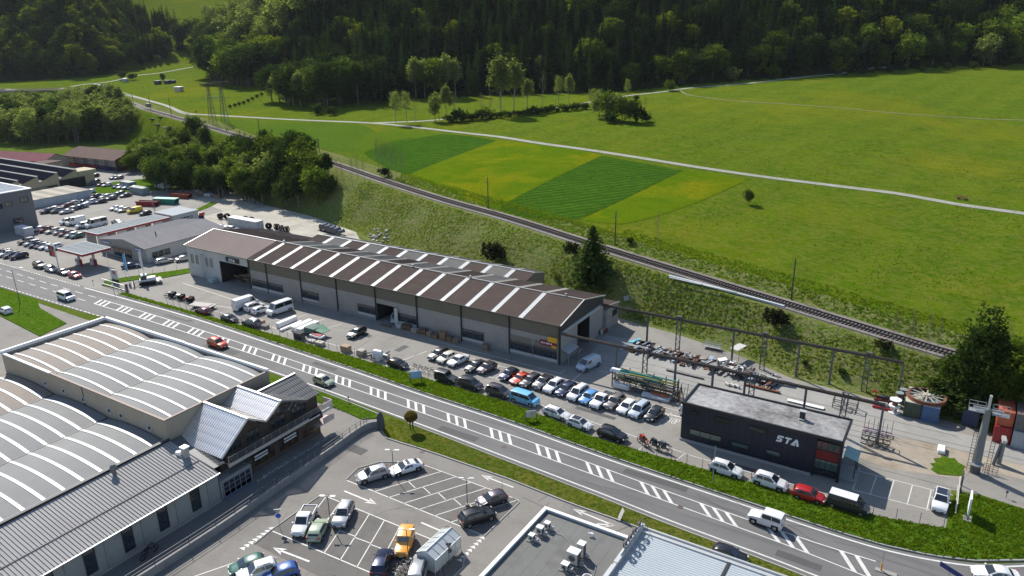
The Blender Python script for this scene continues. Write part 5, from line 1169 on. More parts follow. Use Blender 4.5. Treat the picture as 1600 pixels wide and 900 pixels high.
car('suv',392.6,504,180,'grey','grey off-roader with pale roof at the fence before the wooden pallets',None,roof=PAINT['silver']); car('hatch',359,497,0,'black','black small car at the fence left of the grey off-roader'); car('hatch',317,485,180,'maroon','dark red small car beside the rusty machines at the fence')
car('estate',557,519,hd((570,511),(543,525.6)),'dark_grey','dark grey estate with pale bonnet driving across the open yard'); car('van',919.5,567,-104,'ice_blue','white delivery van in the shade of the hall by the crane beam',None,var='panel')
car('van',616,495,-60,'silver','pale van standing in the open hall door',None,var='panel',at=(-98.2,110.2)); car('mpv',1056,635,90,'white','small white van half hidden behind the black office',None,var='panel',at=(-32.6,103.6))
car('hatch',8,484,175,'white','white and blue car cut off by the left edge of the photo beside the grass')
GS = 'cars in the supermarket car park'
car('suv',582,741,240,'silver','silver grey off-roader alone by the kerb at the left of the upper bays',GS); car('sports',634,729,240,'white','white coupe with black roof behind the lamp post',GS,roof=PAINT['black'],sc=1.1)
car('hatch',768,779,240,'purple_grey','dark plum hatchback at the right corner of the upper bays',GS); car('suv',746,806,60,'black','black off-roader in front of the plum hatchback',GS,sc=1.03)
car('pickup',475,811,-62,'white','white pickup truck beside the road sign in the lower bays',GS); car('hatch',497,826,118,'pale_green','pale green hatchback between pickup and lamp post',GS)
car('suv',536.5,803,-62,'silver','silver grey off-roader right of the lamp post in the lower bays',GS); car('suv',597,878,118,'navy','midnight blue off-roader in the middle of the lower bays',GS)
car('offroad',632,846,-62,'orange','orange off-roader left of the trolley shelter',GS); car('hatch',386,882,240,'green','dark green hatchback at the bottom left of the car park',GS)
car('suv',402,892,240,'white','white car with black roof between the green and the blue one',GS,roof=PAINT['black']); car('hatch',438,895,240,'blue','metallic blue hatchback cut by the bottom edge of the photo',GS)
car('mpv',654,890,118,'silver','silver van like car at the bottom edge beside the bicycle rack',GS,sc=1.05)
far = [('row nearest the left edge', -95, [(4,394,'estate','grey'),(11,395.5,'sedan','white'),(19,397.5,'estate','dark_grey'),(29.5,399.5,'suv','black')]),
       ('row along the road beside the petrol station', -2, [(62,414,'suv','black'),(80,419.5,'estate','silver'),(99,424,'sedan','black'),(117,429.5,'hatch','red')]),
       ('middle row of the dealer lot', -95, [(41,376.5,'suv','brown_grey'),(50,379,'estate','silver'),(58,381.5,'estate','navy'),(65.5,383,'hatch','purple_grey'),(74,384.5,'sedan','white'),(84,386,'suv','white')]),
       ('back row of the dealer lot', -95, [(41,361,'sedan','white'),(58,357.6,'hatch','white'),(72,358.5,'suv','maroon'),(83,360,'estate','cream'),(93.5,362,'hatch','silver'),(103,364,'estate','maroon'),(111.5,366.4,'hatch','silver'),(121,367.5,'hatch','green')]),
       ('group below the long white shed', -95, [(73,329.5,'suv','purple_grey'),(82,326,'hatch','white'),(90,329,'mpv','grey'),(103.5,330,'sedan','silver'),(111,326,'hatch','grey'),(104,320.5,'estate','maroon'),(113,318,'suv','cream'),(120.5,323.5,'hatch','navy'),(129,321,'hatch','ice_blue'),(127,315.5,'sedan','dark_grey')]),
       ('group in front of the solar hall', -95, [(142,315.5,'suv','white'),(157,314,'estate','dark_grey'),(149,307,'suv','black'),(164.5,306.5,'estate','silver'),(173,309,'estate','grey'),(181,303.5,'hatch','green'),(187,301.5,'hatch','black'),(196,304.5,'sedan','purple_grey')]),
       ('back line beside the grey containers', -95, [(140,299,'hatch','white'),(143,286,'suv','grey'),(148,283,'hatch','black'),(159,287.5,'sedan','dark_grey'),(167,288.5,'hatch','white'),(183,291,'hatch','navy'),(191,291.5,'sedan','white'),(199,292.5,'suv','ice_blue'),(207,293,'hatch','grey'),(220,296,'sedan','black'),(179,277,'estate','dark_grey'),(185,277,'hatch','silver'),(147,274,'hatch','dark_grey')]),
       ('short row above the petrol station roof', -95, [(181,324.5,'sedan','white'),(187.5,326,'hatch','silver'),(194,327.5,'estate','silver'),(226.5,332.5,'hatch','black')]),
       ('forecourt before the grey workshop', 45, [(205,414,'sedan','navy')]), ('strip beside the grey workshop', 70, [(256.6,407,'estate','silver'),(288,403,'sedan','silver')]),
       ('line behind the tan roof', 5, [(347,356,'suv','white'),(356,356.5,'hatch','white'),(364,357,'hatch','silver')]), ('west yard', 180, [(183,346,'sedan','silver')])]
ordn = ['first','second','third','fourth','fifth','sixth','seventh','eighth','ninth','tenth','eleventh','twelfth','thirteenth']
cname = {'ice_blue':'silver blue','brown_grey':'brownish grey','purple_grey':'plum grey','dark_grey':'dark grey','dark_green':'dark green'}
tname = {'hatch':'hatchback','sedan':'saloon','estate':'estate car','suv':'off-roader','mpv':'people carrier'}
for row, h_, L_ in far:
    order = sorted(L_, key=lambda q: q[0])
    for q in L_:
        car(q[2], q[0], q[1], h_+random.uniform(-2,2), q[3], '%s %s, %s from left, %s' % (cname.get(q[3], q[3]), tname[q[2]], ordn[order.index(q)], row), 'far cars, '+row)
car('van',106,345,-95,'white','white van at the left of the four parked by the forecourt',None,var='panel'); car('bigvan',118,346,-95,'white','tall white panel van, second of the four by the forecourt',None,var='panel')
car('van',131,351,-95,'white','white van, third of the four by the forecourt',None,var='panel'); car('bigvan',150,350,-95,'white','white motorhome with dark pattern on its side',None,sc=1.12); car('van',210,328,-95,'yellow','bright yellow van in the short row above the petrol station',None,var='panel')
car('bigvan',314,342,-30,'cream','cream coloured van beside the grey box behind the petrol station',None,var='panel')
# ------------------------------------------------------------ plants
M_bark = mat('bark', (0.085,0.070,0.055), 0.9, var=0.3, scale=3, world=False)
M_barkp = mat('pale_bark', (0.22,0.20,0.17), 0.9, var=0.3, scale=3, world=False)
LM = {'spruce': leafm('spruce_needles', (0.013,0.029,0.011), (0.028,0.050,0.017), 0.18), 'larch': leafm('larch_needles', (0.028,0.060,0.014), (0.052,0.092,0.020), 0.28),
      'dense': leafm('dark_green_leaves', (0.030,0.058,0.014), (0.060,0.092,0.020), 0.3), 'fresh': leafm('fresh_green_leaves', (0.07,0.12,0.02), (0.15,0.20,0.03), 0.5),
      'pale': leafm('pale_green_leaves', (0.13,0.165,0.05), (0.25,0.29,0.10), 0.5), 'lime': leafm('lime_leaves', (0.11,0.15,0.015), (0.20,0.22,0.02), 0.4),
      'brown': leafm('bronze_leaves', (0.12,0.085,0.015), (0.20,0.155,0.03), 0.35), 'bud': leafm('budding_twigs', (0.10,0.085,0.05), (0.14,0.12,0.06), 0.3), 'ivy': leafm('dark_thicket', (0.020,0.026,0.012), (0.04,0.045,0.018), 0.15)}
rg = np.random.default_rng(11)
def leafmesh(name, pos, size, m, upb=0.5, tint=None, elong=1.4):
    """one quad per position, oriented at random"""
    n = len(pos); pos = np.asarray(pos); size = np.broadcast_to(size, (n,))
    nr = rg.normal(size=(n,3)); nr[:,2] = np.abs(nr[:,2])+upb; nr /= np.linalg.norm(nr, axis=1)[:,None]
    t = rg.normal(size=(n,3)); a = np.cross(nr, t); a /= np.linalg.norm(a, axis=1)[:,None]; b = np.cross(nr, a)
    a = a*(size*.5*elong)[:,None]; b = b*(size*.5)[:,None]
    V = np.stack([pos-a-b*.6, pos+a*.2-b, pos+a+b*.5, pos-a*.3+b], 1).reshape(-1,3)
    me = bpy.data.meshes.new(name); me.vertices.add(4*n); me.vertices.foreach_set('co', V.ravel()); me.loops.add(4*n); me.loops.foreach_set('vertex_index', np.arange(4*n))
    me.polygons.add(n); me.polygons.foreach_set('loop_start', np.arange(0,4*n,4)); me.materials.append(m)
    at = me.attributes.new('tint', 'FLOAT', 'FACE'); at.data.foreach_set('value', (rg.random(n) if tint is None else tint).astype(np.float32))
    me.update(calc_edges=True); return me
def twigs(mb, base, h, seed, n=6, spread=.35, r0=.16, start=.3, depth=2, up=.8):
    r_ = random.Random(seed); tips = []
    def grow(p, d, L, r, dep):
        q = p+d*L; mb.cyl(p, q, r, r*.62, 5, caps=False); 
        if dep == 0: tips.append(q); return
        for k in range(3):
            a = Vector((r_.uniform(-1,1), r_.uniform(-1,1), r_.uniform(0,.6)))*spread*1.6; nd_ = (d+a).normalized(); grow(q, nd_, L*r_.uniform(.5,.75), r*.55, dep-1)
    top = Vector(base)+Vector((r_.uniform(-.03,.03)*h, r_.uniform(-.03,.03)*h, h*.95)); mb.cyl(base, Vector(base)+(top-Vector(base))*.5, r0, r0*.6, 7, caps=False); mb.cyl(Vector(base)+(top-Vector(base))*.5, top, r0*.6, r0*.1, 6, caps=False)
    for k in range(n):
        t = start+(.9-start)*k/n; p = Vector(base)+(top-Vector(base))*t; a = k*2.4+r_.uniform(-.4,.4)
        d = Vector((math.cos(a)*spread*2, math.sin(a)*spread*2, up)).normalized(); grow(p, d, h*.22*(1.15-t), r0*.4*(1.1-t), depth)
    return tips
def proto(name, crown_me, trunk_mb, bark):
    r = bpy.data.objects.new(name, None); C.objects.link(r); ORI[r.name] = (0,0,0)
    if crown_me is not None: o = bpy.data.objects.new('crown', crown_me); C.objects.link(o); o.parent = r
    if trunk_mb is not None: trunk_mb.build('trunk', bark, r)
    r.location = (0, -3000, -500); PRO.append(r); return r
PRO = []
def crown_points(seed, h, r, z0, n, lumps=9, shell=.55, flat=1.0):
    g = np.random.default_rng(seed); out = []
    zc = (z0+h)/2; rz = (h-z0)/2
    L = g.normal(size=(lumps,3)); L /= np.linalg.norm(L, axis=1)[:,None]; L[:,2] *= .8
    cen = L*np.array([r*.55, r*.55, rz*.58])*g.uniform(.6,1.05,(lumps,1)); lr = g.uniform(.38,.62,lumps)
    nc = max(1, n//14)
    k = g.integers(0, lumps, nc); d = g.normal(size=(nc,3)); d /= np.linalg.norm(d, axis=1)[:,None]
    rad_ = (shell+(1-shell)*g.random(nc))**.6
    cp = cen[k]+d*(rad_*lr[k])[:,None]*np.array([r,r,rz*.9]); cp = np.concatenate([cp, g.normal(size=(nc//5,3))*np.array([r,r,rz])*.3])
    p = np.repeat(cp, 14, axis=0)+g.normal(size=(len(cp)*14,3))*r*.085
    p[:,2] += zc; p = p[p[:,2] > z0*.7]; return p
def mk_broad(nm, seed, h, r, z0, n, m, ls=.42, bark=M_bark):
    p = crown_points(seed, h, r, z0, n); mb = MB(); twigs(mb, (0,0,-.3), h*.85, seed, 6, .4, h*.018, .28, 1)
    return proto({'pale_green_leaves':'pale_leafy_tree','lime_leaves':'lime_green_tree','fresh_green_leaves':'fresh_green_tree'}.get(m.name, nm) if nm != 'bush' else nm, leafmesh('crown', p, rg.uniform(.6,1.25,len(p))*ls, m), mb, bark)
def mk_slender(nm, seed, h, r, z0, n, m, ls=.32, bark=M_barkp):
    g = np.random.default_rng(seed); mb = MB(); tips = twigs(mb, (0,0,-.3), h, seed, 12, .22, h*.011, .25, 1)
    T_ = np.array([tuple(t) for t in tips]); k = g.integers(0, len(T_), n); p = T_[k]*.96+g.normal(size=(n,3))*np.array([r*.22,r*.22,h*.045]); p = p[p[:,2] > z0]
    return proto(nm, leafmesh('crown', p, rg.uniform(.6,1.2,len(p))*ls, m), mb, bark)
def mk_conifer(nm, seed, h, r, m, z0=.10, levels=34, ls=1.0, power=1.0, ragged=.25):
    g = random.Random(seed); P = []; S = []; TT = []
    for i in range(levels):
        t = i/levels; z = h*(z0+(1-z0)*t); rr = r*(1-t)**power*(1+g.uniform(-ragged,ragged))+.15; nb = 8 if t < .7 else 5; ph0 = g.random()*6
        for b in range(nb):
            a = ph0+b*6.283/nb+g.uniform(-.3,.3); R_ = rr*g.uniform(.7,1.12)
            for k in range(4):
                u = (k+.6)/4; P.append((math.cos(a)*R_*u, math.sin(a)*R_*u, z-R_*u*.28+g.uniform(-.15,.15))); S.append((.55+.3*R_*(1-u*.6))*.5*ls); TT.append(u*.9+g.uniform(-.2,.2))
    mb = MB(); mb.cyl((0,0,-.5),(0,0,h*.97),h*.012,h*.002,6,caps=False)
    return proto(nm, leafmesh('crown', np.array(P), np.array(S), m, upb=1.2, tint=np.clip(np.array(TT),0,1), elong=1.7), mb, M_bark)
TP = {}
for i in range(3): TP['spruce%d' % i] = mk_conifer('spruce_tree', 20+i, 24, 4.0+.5*i, LM['spruce'], ls=1.1)
TP['larch0'] = mk_conifer('larch_tree', 31, 22, 3.8, LM['larch'], ls=.9, ragged=.35); TP['larch1'] = mk_conifer('larch_tree', 32, 24, 3.6, LM['larch'], ls=.85, ragged=.4, power=.8)
TP['cone'] = mk_conifer('spruce_tree', 40, 11, 3.7, LM['dense'], z0=.02, levels=64, ls=.85, power=.8, ragged=.10)
for i in range(3): TP['dense%d' % i] = mk_broad('leafy_tree', 50+i, 13, 5.0, .6, 3000, LM['dense'])
for i in range(2): TP['fresh%d' % i] = mk_broad('leafy_tree', 60+i, 13, 4.7, .6, 2800, LM['fresh'])
for i in range(2): TP['pale%d' % i] = mk_broad('leafy_tree', 70+i, 12, 5.0, .4, 2700, LM['pale'])
TP['lime0'] = mk_broad('leafy_tree', 80, 13, 4.8, .8, 2600, LM['lime'])
for i in range(2): TP['slim%d' % i] = mk_slender('slender_tree', 90+i, 14, 3.0, 2.0, 2600, LM['pale'], .4)
TP['slimp'] = mk_slender('slender_tree', 95, 14, 3.2, 2.0, 1300, LM['pale']); TP['slimd'] = mk_slender('slender_tree', 97, 15, 3.4, 1.5, 3200, LM['dense'], .4)
for i in range(2): TP['bare%d' % i] = mk_slender('bare_tree', 100+i, 13, 2.6, 2.0, 260, LM['bud'], .22)
for i, k in enumerate(('dense','fresh','pale','ivy')): TP['bush_'+k] = mk_broad('bush', 110+i, 3.4, 2.3, .1, 900, LM[k], .3)
TP['big'] = mk_broad('leafy_tree', 130, 19, 5.4, 1.2, 7500, LM['dense'], .42)
TP['big2'] = mk_broad('leafy_tree', 131, 14, 5.2, .5, 5200, LM['fresh'], .4)
PH = {k: max((v.co.z for v in o.children[0].data.vertices)) for k, o in TP.items() if o.children}
KLAB = {'spruce':'dark spruce','larch':'light green larch','dense':'dark green tree','fresh':'fresh green tree','pale':'pale greyish tree','lime':'yellow green tree','slim':'slender light green tree','slimp':'slender pale tree','slimd':'slender dark tree','bare':'bare twiggy tree','bush_dense':'dark green bush','bush_fresh':'light green bush','bush_pale':'pale green bush','bush_ivy':'dark brown thicket','big':'large dark leafy tree','big2':'broad green tree','cone':'dark conical spruce'}
def place_tree(kind, x, y, z, h, label, group=None, wide=1.0, cat=None):
    s = h/PH[kind]; c = cat or ('bush' if kind.startswith('bush') else 'tree')
    r = dup(TP[kind], (x, y, z), random.uniform(0, 6.28), label, group, (s*wide*random.uniform(.92,1.1), s*wide*random.uniform(.92,1.1), s)); r['category'] = c; return r
def tree(kind, px, py, hpx, label, group=None, wide=1.0):
    x, y, z = T(px, py); lo, hi = .3, 60
    for _ in range(30):
        m = (lo+hi)/2
        if proj(x, y, z+m)[1] > py-hpx: lo = m
        else: hi = m
    return place_tree(kind, x, y, z, lo, label, group, wide)
ZN = [(0,'on the shady slope at the far left edge'),(110,'on the slope above the gravel road'),(210,'on the slope above the far allotment'),(300,'on the slope beside the high meadow gap'),(470,'in the forest behind the valley clump'),(560,'in the forest above the two round bushes'),(650,'in the forest above the path row of trees'),(740,'in the forest above the first crop strip'),(830,'in the forest above the meadow grove'),(940,'in the forest above the middle grove'),(1040,'in the forest above the track fork'),(1140,'in the forest above the yellow bushes'),(1250,'in the forest above the track end'),(1360,'in the forest above the right meadow'),(1480,'in the forest at the top right corner'),(1700,'in the forest beyond the right edge')]
def zone(x, y, z):
    u = proj(x, y, z)[0]; r = ZN[0][1]
    for a, t_ in ZN:
        if u >= a: r = t_
    return r
def size_word(h, a, b): t_ = (h-a)/(b-a); return 'low' if t_ < .25 else ('medium' if t_ < .5 else ('tall' if t_ < .78 else 'large'))
# ---- single, tell-apart trees
tree('cone',925,440,88,'dark cone shaped spruce standing alone above the end of the hall',None,1.55)
tree('bush_ivy',893,402,26,'small dark leafless bush left of the lone spruce by the rails',None,.7); tree('bush_ivy',770,413,38,'dark round thicket on the bank behind the long hall',None,.7); tree('bush_ivy',1209,512,32,'dark round thicket on the bank below the railway by the crane beam',None,.8)
tree('dense0',1168,319,27,'small crooked dark tree alone in the big meadow'); tree('bare0',1026,384,60,'pair of bare saplings on the field edge above the rails',None,.5)
G1 = 'bare trees beside the railway'
for i, (a, b, h_) in enumerate([(592,272,62),(598,274,66),(606,276,60),(613,276,64),(620,281,58),(629,283,60)]): tree('bare%d' % (i % 2),a,b,h_,'tall bare tree in the cluster above the railway bend',G1,.5)
tree('bush_ivy',601,277,16,'low dark bush at the foot of the bare tree cluster')
for i, (a, b, h_) in enumerate([(528,284,42),(536,288,40),(551,292,50),(560,291,56),(569,283,40)]): tree('bare%d' % (i % 2),a,b,h_,'bare tree on the bank below the rails beside the thick grove',G1+', lower side',.5)
G2 = 'trees along the field path'
for k, a, b, h_, w_, l in [('slimp',619,194,57,.9,'slender pale tree, first on the left in the path row'),('slimp',636,192,54,.8,'slender pale tree, second in the path row'),('bare1',649,191,42,.8,'bare tree, third in the path row'),('pale0',680,190,48,.75,'round crowned brownish tree in the path row'),('slim0',698,187,57,.9,'tall light tree beside the round brownish one'),('bare0',711,185,45,.9,'bare tree behind the bush in the path row'),
                           ('bare1',753,181,40,.7,'bare thin tree left of the tall green pair'),('bare0',767.5,181,42,.6,'thin leafless tree between the bare one and the tall green pair'),('slim1',783,180,97,1.0,'tallest green tree of the field edge row'),('slim0',803,174,85,1.0,'second tall green tree right of the tallest one'),('slim1',824,171,50,.9,'lower green tree right of the tall pair'),('bare1',848,165,62,.6,'thin bare tree standing alone before the dark forest'),
                           ('slimp',873,164,50,.8,'slender greyish tree of the pair before the forest'),('slim1',889,163,49,.8,'slender fresh green tree of the pair before the forest')]: tree(k,a,b,h_,l,G2,w_)
G3 = 'grove in the middle of the meadow'
for i, (k, a, b, h_, w_) in enumerate([('slimp',925,178,44,1),('pale0',936,184,46,.8),('fresh0',948,187,50,.9),('pale1',960,188,46,.9),('fresh1',972,190,42,.9),('dense1',984,192,44,.95),('bush_dense',996,192,30,1.1),('slimp',980,158,38,.7),('bare0',1008,182,36,.6),('bush_dense',955,192,20,1.2),('bush_dense',1010,190,14,1.3),('bush_dense',994,157,10,1)]):
    tree(k,a,b,h_,'%s of the dense grove in mid meadow' % KLAB[k.rstrip('01') if not k.startswith('bush') else k],G3,w_)
tree('bush_fresh',1046,142,19,'small light green bush beside the fork of the upper track'); tree('bush_pale',1145,126,24,'rounded pale bush before the forest right of the track fork',None,.9)
G4 = 'hedge along the field path'
for i in range(30):
    t = i/29; a = 700+t*215; b = 191-t*22+(2 if i % 2 else 0); tree('bush_dense' if i % 4 else 'bush_fresh',a,b,random.uniform(8,14)+(8 if i in (2,3,7,8) else 0),'dark green bush in the hedge along the field path' if i % 4 else 'light green bush in the hedge along the field path',G4,1.2)
for i, (a, b) in enumerate([(360,169),(367,167),(374,165),(381,163),(388,160),(395,157),(402,153),(409,150)]): tree('bush_dense',a,b,6.5,'low dark bush in the short hedge below the wood corner','short hedge below the wood',1.0)
tree('bush_dense',497,179,19,'left one of two round bushes in the meadow below the wood',None,1.1); tree('bush_dense',520,180,17,'right one of two round bushes in the meadow below the wood',None,1.1)
G5 = 'leafy trees along the forest edge'
FE = [('dense2',425,158,60),('pale1',437,160,50),('dense0',452,165,62),('slim0',470,167,58),('dense1',483,168,48),('fresh1',497,168,56),('slimd',512,167,72),('dense2',530,166,66),('lime0',546,152,36),('slimd',560,164,70),('spruce0',575,163,80),('spruce1',592,163,84),('spruce2',610,162,80),('pale0',641,146,28),('slim1',650,153,66),('slim0',664,152,62),('fresh1',680,152,64),('slim1',697,152,70),('slim0',712,151,62),('larch0',742,150,56),
      ('lime0',1186,118,44),('bush_fresh',1207,122,24),('dense0',1256,104,50),('fresh0',1262,100,44),('bush_fresh',1285,103,20),('bush_fresh',1302,104,22),('bush_fresh',1320,103,21),('slimp',1350,106,52),('bush_fresh',1376,104,26),('fresh1',1417,108,58),('slim0',1457,102,48),('fresh0',1490,100,40),('pale0',1536,104,54),('fresh1',1548,98,72),('lime0',1580,98,54),('fresh0',1597,94,88),('bush_dense',1340,112,14),('bush_dense',1390,114,12),('bush_dense',1440,113,12),('bush_dense',1480,110,14),('bush_dense',1520,108,14),('bush_dense',1570,105,14),('dense1',1325,92,40),('lime0',1470,70,46),('lime0',1420,60,40),('fresh1',1340,60,40)]
for i, (k, a, b, h_) in enumerate(FE):
    tree(k,a,b,h_,'%s on the forest edge %s' % (KLAB[k.rstrip('012') if not k.startswith('bush') else k], 'above the left meadow' if a < 760 else 'above the right meadow'),G5+(' left' if a < 760 else ' right'),1.0)
G6 = 'clump of trees in the valley meadow'
for i, (k, a, b, h_) in enumerate([('dense0',335,124,56),('dense2',348,130,62),('fresh0',358,132,66),('dense1',372,134,62),('dense0',386,135,60),('dense2',400,133,66),('fresh1',412,128,52),('lime0',392,112,48),('dense1',422,128,60),('dense0',366,118,52),('lime0',352,106,40),('dense2',408,120,58),('pale0',318,72,40),('dense0',322,78,50),('pale1',345,74,44),('pale0',362,72,46),('pale1',380,72,48),('pale0',396,66,48),('fresh0',414,70,46),('pale1',432,62,46),('pale0',448,50,38),('fresh0',345,50,22),('pale0',372,36,26),('pale1',392,40,38),('fresh1',410,40,40),('dense1',470,60,40),('pale0',300,60,30),('dense0',285,72,44),('bush_dense',300,88,12),('bush_dense',275,35,6),('bush_dense',290,35,6),('bush_dense',305,34,6),('dense1',490,40,42),('pale1',465,34,38)]):
    tree(k,a,b,h_,'%s in the clump between the wooded slopes' % KLAB[k.rstrip('012') if not k.startswith('bush') else k],G6,1.15)
# ---- grove on the bank behind the petrol station, and the wood at the far left
def inpoly(x, y, P):
    c = False; j = len(P)-1
    for i in range(len(P)):
        if (P[i][1] > y) != (P[j][1] > y) and x < (P[j][0]-P[i][0])*(y-P[i][1])/(P[j][1]-P[i][1])+P[i][0]: c = not c
        j = i
    return c
def grove(poly, step, kinds, hm, label, group, wide=1.0, seed=3):
    r_ = random.Random(seed); W = [T(*p)[:2] for p in poly]; x0, x1 = min(p[0] for p in W), max(p[0] for p in W); y0, y1 = min(p[1] for p in W), max(p[1] for p in W); n = 0
    x = x0
    while x < x1:
        y = y0
        while y < y1:
            a, b = x+r_.uniform(-.4,.4)*step, y+r_.uniform(-.4,.4)*step
            if inpoly(a, b, W):
                k = r_.choice(kinds); nm = KLAB[k.rstrip('012') if not k.startswith('bush') else k]
                hh = r_.uniform(*hm)*(.35 if k.startswith('bush') else 1); place_tree(k, a, b, float(terr(a, b)), hh, '%s %s %s' % (size_word(hh, hm[0], hm[1]) if not k.startswith('bush') else 'low', nm, label), group, wide); n += 1
            y += step
        x += step
    return n
n1 = grove([(238,300),(300,304),(380,318),(440,326),(505,330),(520,300),(512,272),(480,258),(420,248),(360,246),(330,262),(280,274),(235,272)], 5.2, ['dense0','fresh0','dense2','slimd','pale0','dense1','fresh1'], (9,15.5), 'in the thick grove above the gravel yard', 'grove on the bank above the gravel yard', 1.0)
n2 = grove([(205,270),(235,272),(280,274),(330,262),(345,238),(300,215),(262,225),(225,240)], 5.5, ['pale0','fresh0','fresh1','bush_fresh','slim0','bush_pale'], (8,12), 'at the light left end of the grove', 'light end of the grove', 1.1, 5)
tree('dense0',308,222,50,'tall dark tree right beside the rails above the grove'); tree('fresh0',285,232,36,'light green tree between grove and railway'); tree('slimd',325,246,50,'dark slender tree at the top of the grove next to the rails')
n3 = grove([(-20,222),(30,226),(90,226),(160,222),(215,205),(205,190),(190,180),(150,172),(100,170),(40,176),(-20,182)], 7.2, ['slimp','pale0','slimd','pale1','dense2','pale1','slim1'], (15,21), 'in the wood behind the far left sheds', 'wood behind the sheds at the far left', 1.0, 8)
tree('lime0',4,224,48,'bright yellow green tree at the left edge behind the red roof'); tree('brown' if 'brown' in TP else 'bare0',126,165,30,'reddish bare tree at the top of the far left wood')
# right hand thicket behind the containers
tree('big',1521,632,156,'largest leafy tree behind the stacked containers at the right',None,.9)
for i, (k, a, b, h_, w_) in enumerate([('big2',1570,648,110,.9),('big2',1600,660,130,.9),('slimd',1490,625,70,1.0),('fresh0',1478,612,62,.8),('bush_dense',1470,622,34,1.5),('bush_fresh',1455,615,22,1.3),('dense1',1548,640,80,.9),('bush_dense',1500,640,40,1.5),('fresh1',1585,620,95,.7),('bush_dense',1540,650,40,1.5),('bush_fresh',1560,660,40,1.4),('dense2',1605,640,90,.8),('bush_dense',1590,668,44,1.4)]):
    tree(k,a,b,h_,'%s in the thicket above the containers' % KLAB[k.rstrip('012') if not k.startswith('bush') else k],'thicket above the containers',w_)
for i, (a, b, h_) in enumerate([(1391,556,78),(1417,558,84),(1443,573,90),(1425,548,60),(1402,536,50),(1462,560,70),(1565,575,80),(1410,562,60)]): tree('bare%d' % (i % 2),a,b,h_,'bare sapling on the bank near the crane beam end','bare saplings near the end of the crane beam',.42)
for (a, b, h_, k) in [(1380,545,14,'bush_ivy'),(985,380,10,'bush_dense'),(1316,585,10,'bush_dense'),(1258,570,8,'bush_dense'),(870,436,9,'bush_fresh')]: tree(k,a,b,h_,'%s, low, on the grassy railway bank' % KLAB[k],'low bushes on the railway bank',1.3)
# ---- hill forest
def forest():
    r_ = random.Random(5); pts = []; step = 6.8
    xs = np.arange(-1250, 260, step)
    for x in xs:
        for y in np.arange(200, 1350, step):
            a, b = x+r_.uniform(-.45,.45)*step, y+r_.uniform(-.45,.45)*step; pts.append((a, b))
    P = np.array(pts); ph = phi(P[:,0], P[:,1]); e = ebeyond(P[:,0], P[:,1]); d = np.hypot(P[:,0], P[:,1])
    ok = (e > 4) & (e < 190) & (ph > -3) & (ph < 74) & ~((ph > 49.6+1.6*np.sin(e/17)) & (ph < 56.4+1.5*np.sin(e/13+1)+.8*np.sin(e/5))); P, ph, e, d = P[ok], ph[ok], e[ok], d[ok]
    Z = terr(P[:,0], P[:,1]); keep = []
    for i in range(len(P)):
        u, v = proj(P[i,0], P[i,1], float(Z[i])+22); u2, v2 = proj(P[i,0], P[i,1], float(Z[i]))
        if -50 < u < 1650 and v2 > -60: keep.append(i)
    P, ph, e, d, Z = P[keep], ph[keep], e[keep], d[keep], Z[keep]
    order = np.argsort(d); con, brd = [], []
    for i in order:
        left = ph[i] > 58; rt = ph[i] < 12
        pb = .80 if left else (.34 if rt else .10)
        if e[i] < 14: pb = min(.9, pb+.10)
        (brd if r_.random() < pb else con).append(i)
    for i in con[:290]:
        k = r_.choice(['spruce0','spruce1','spruce2','spruce1','larch0']) if r_.random() < .85 else 'larch1'
        hh = r_.uniform(17,26); place_tree(k, P[i,0], P[i,1], float(Z[i])-.3, hh, '%s %s %s' % (size_word(hh,17,26), 'dark spruce' if k.startswith('spr') else 'light green larch', zone(P[i,0],P[i,1],float(Z[i]))), 'conifers of the forest '+zone(P[i,0],P[i,1],float(Z[i])))
    for i in brd[:150]:
        k = r_.choice(['dense0','dense1','dense2','fresh0','pale0','dense1'] if ph[i] > 58 else ['dense0','dense1','lime0','fresh1','dense2'])
        hh = r_.uniform(16,27) if ph[i] > 58 else r_.uniform(13,21); zn = zone(P[i,0],P[i,1],float(Z[i])); place_tree(k, P[i,0], P[i,1], float(Z[i])-.3, hh, '%s %s %s' % (size_word(hh,13,26), KLAB[k.rstrip('012')], zn), 'leafy trees of the forest '+zn, 1.25)
    def stuff(idx, kinds, hh, name, label):
        if len(idx) == 0: return
        me = bpy.data.meshes.new(name); me.vertices.add(len(idx)); me.vertices.foreach_set('co', np.array([(P[i,0], P[i,1], Z[i]-.3) for i in idx]).ravel())
        kk = np.array([r_.randrange(len(kinds)) for _ in idx]); sc = np.array([r_.uniform(*hh)/PH[kinds[k]] for k in kk]); ro = np.array([r_.uniform(0,6.28) for _ in idx])
        for nm_, tp, val in (('kind_id','INT',kk.astype(np.int32)),('size','FLOAT',sc.astype(np.float32)),('turn','FLOAT',ro.astype(np.float32))):
            at = me.attributes.new(nm_, tp, 'POINT'); at.data.foreach_set('value', val)
        me.update(); ob = bpy.data.objects.new(name, me); C.objects.link(ob); tag(ob, label, 'forest', kind='stuff')
        ng = instancer(name+'_nodes', [TP[k].children[0] for k in kinds]); md = ob.modifiers.new('scatter', 'NODES'); md.node_group = ng
        return ob
    stuff(con[290:], ['spruce0','spruce1','spruce2','larch0'], (17,26), 'conifer_forest', 'mass of dark conifers covering the hillside behind the meadow')
    stuff(brd[150:], ['dense0','dense1','dense2','fresh0','lime0'], (15,25), 'leafy_forest', 'mass of leafy trees mixed into the hillside woods')
    print('forest', len(con), len(brd), n1, n2, n3)
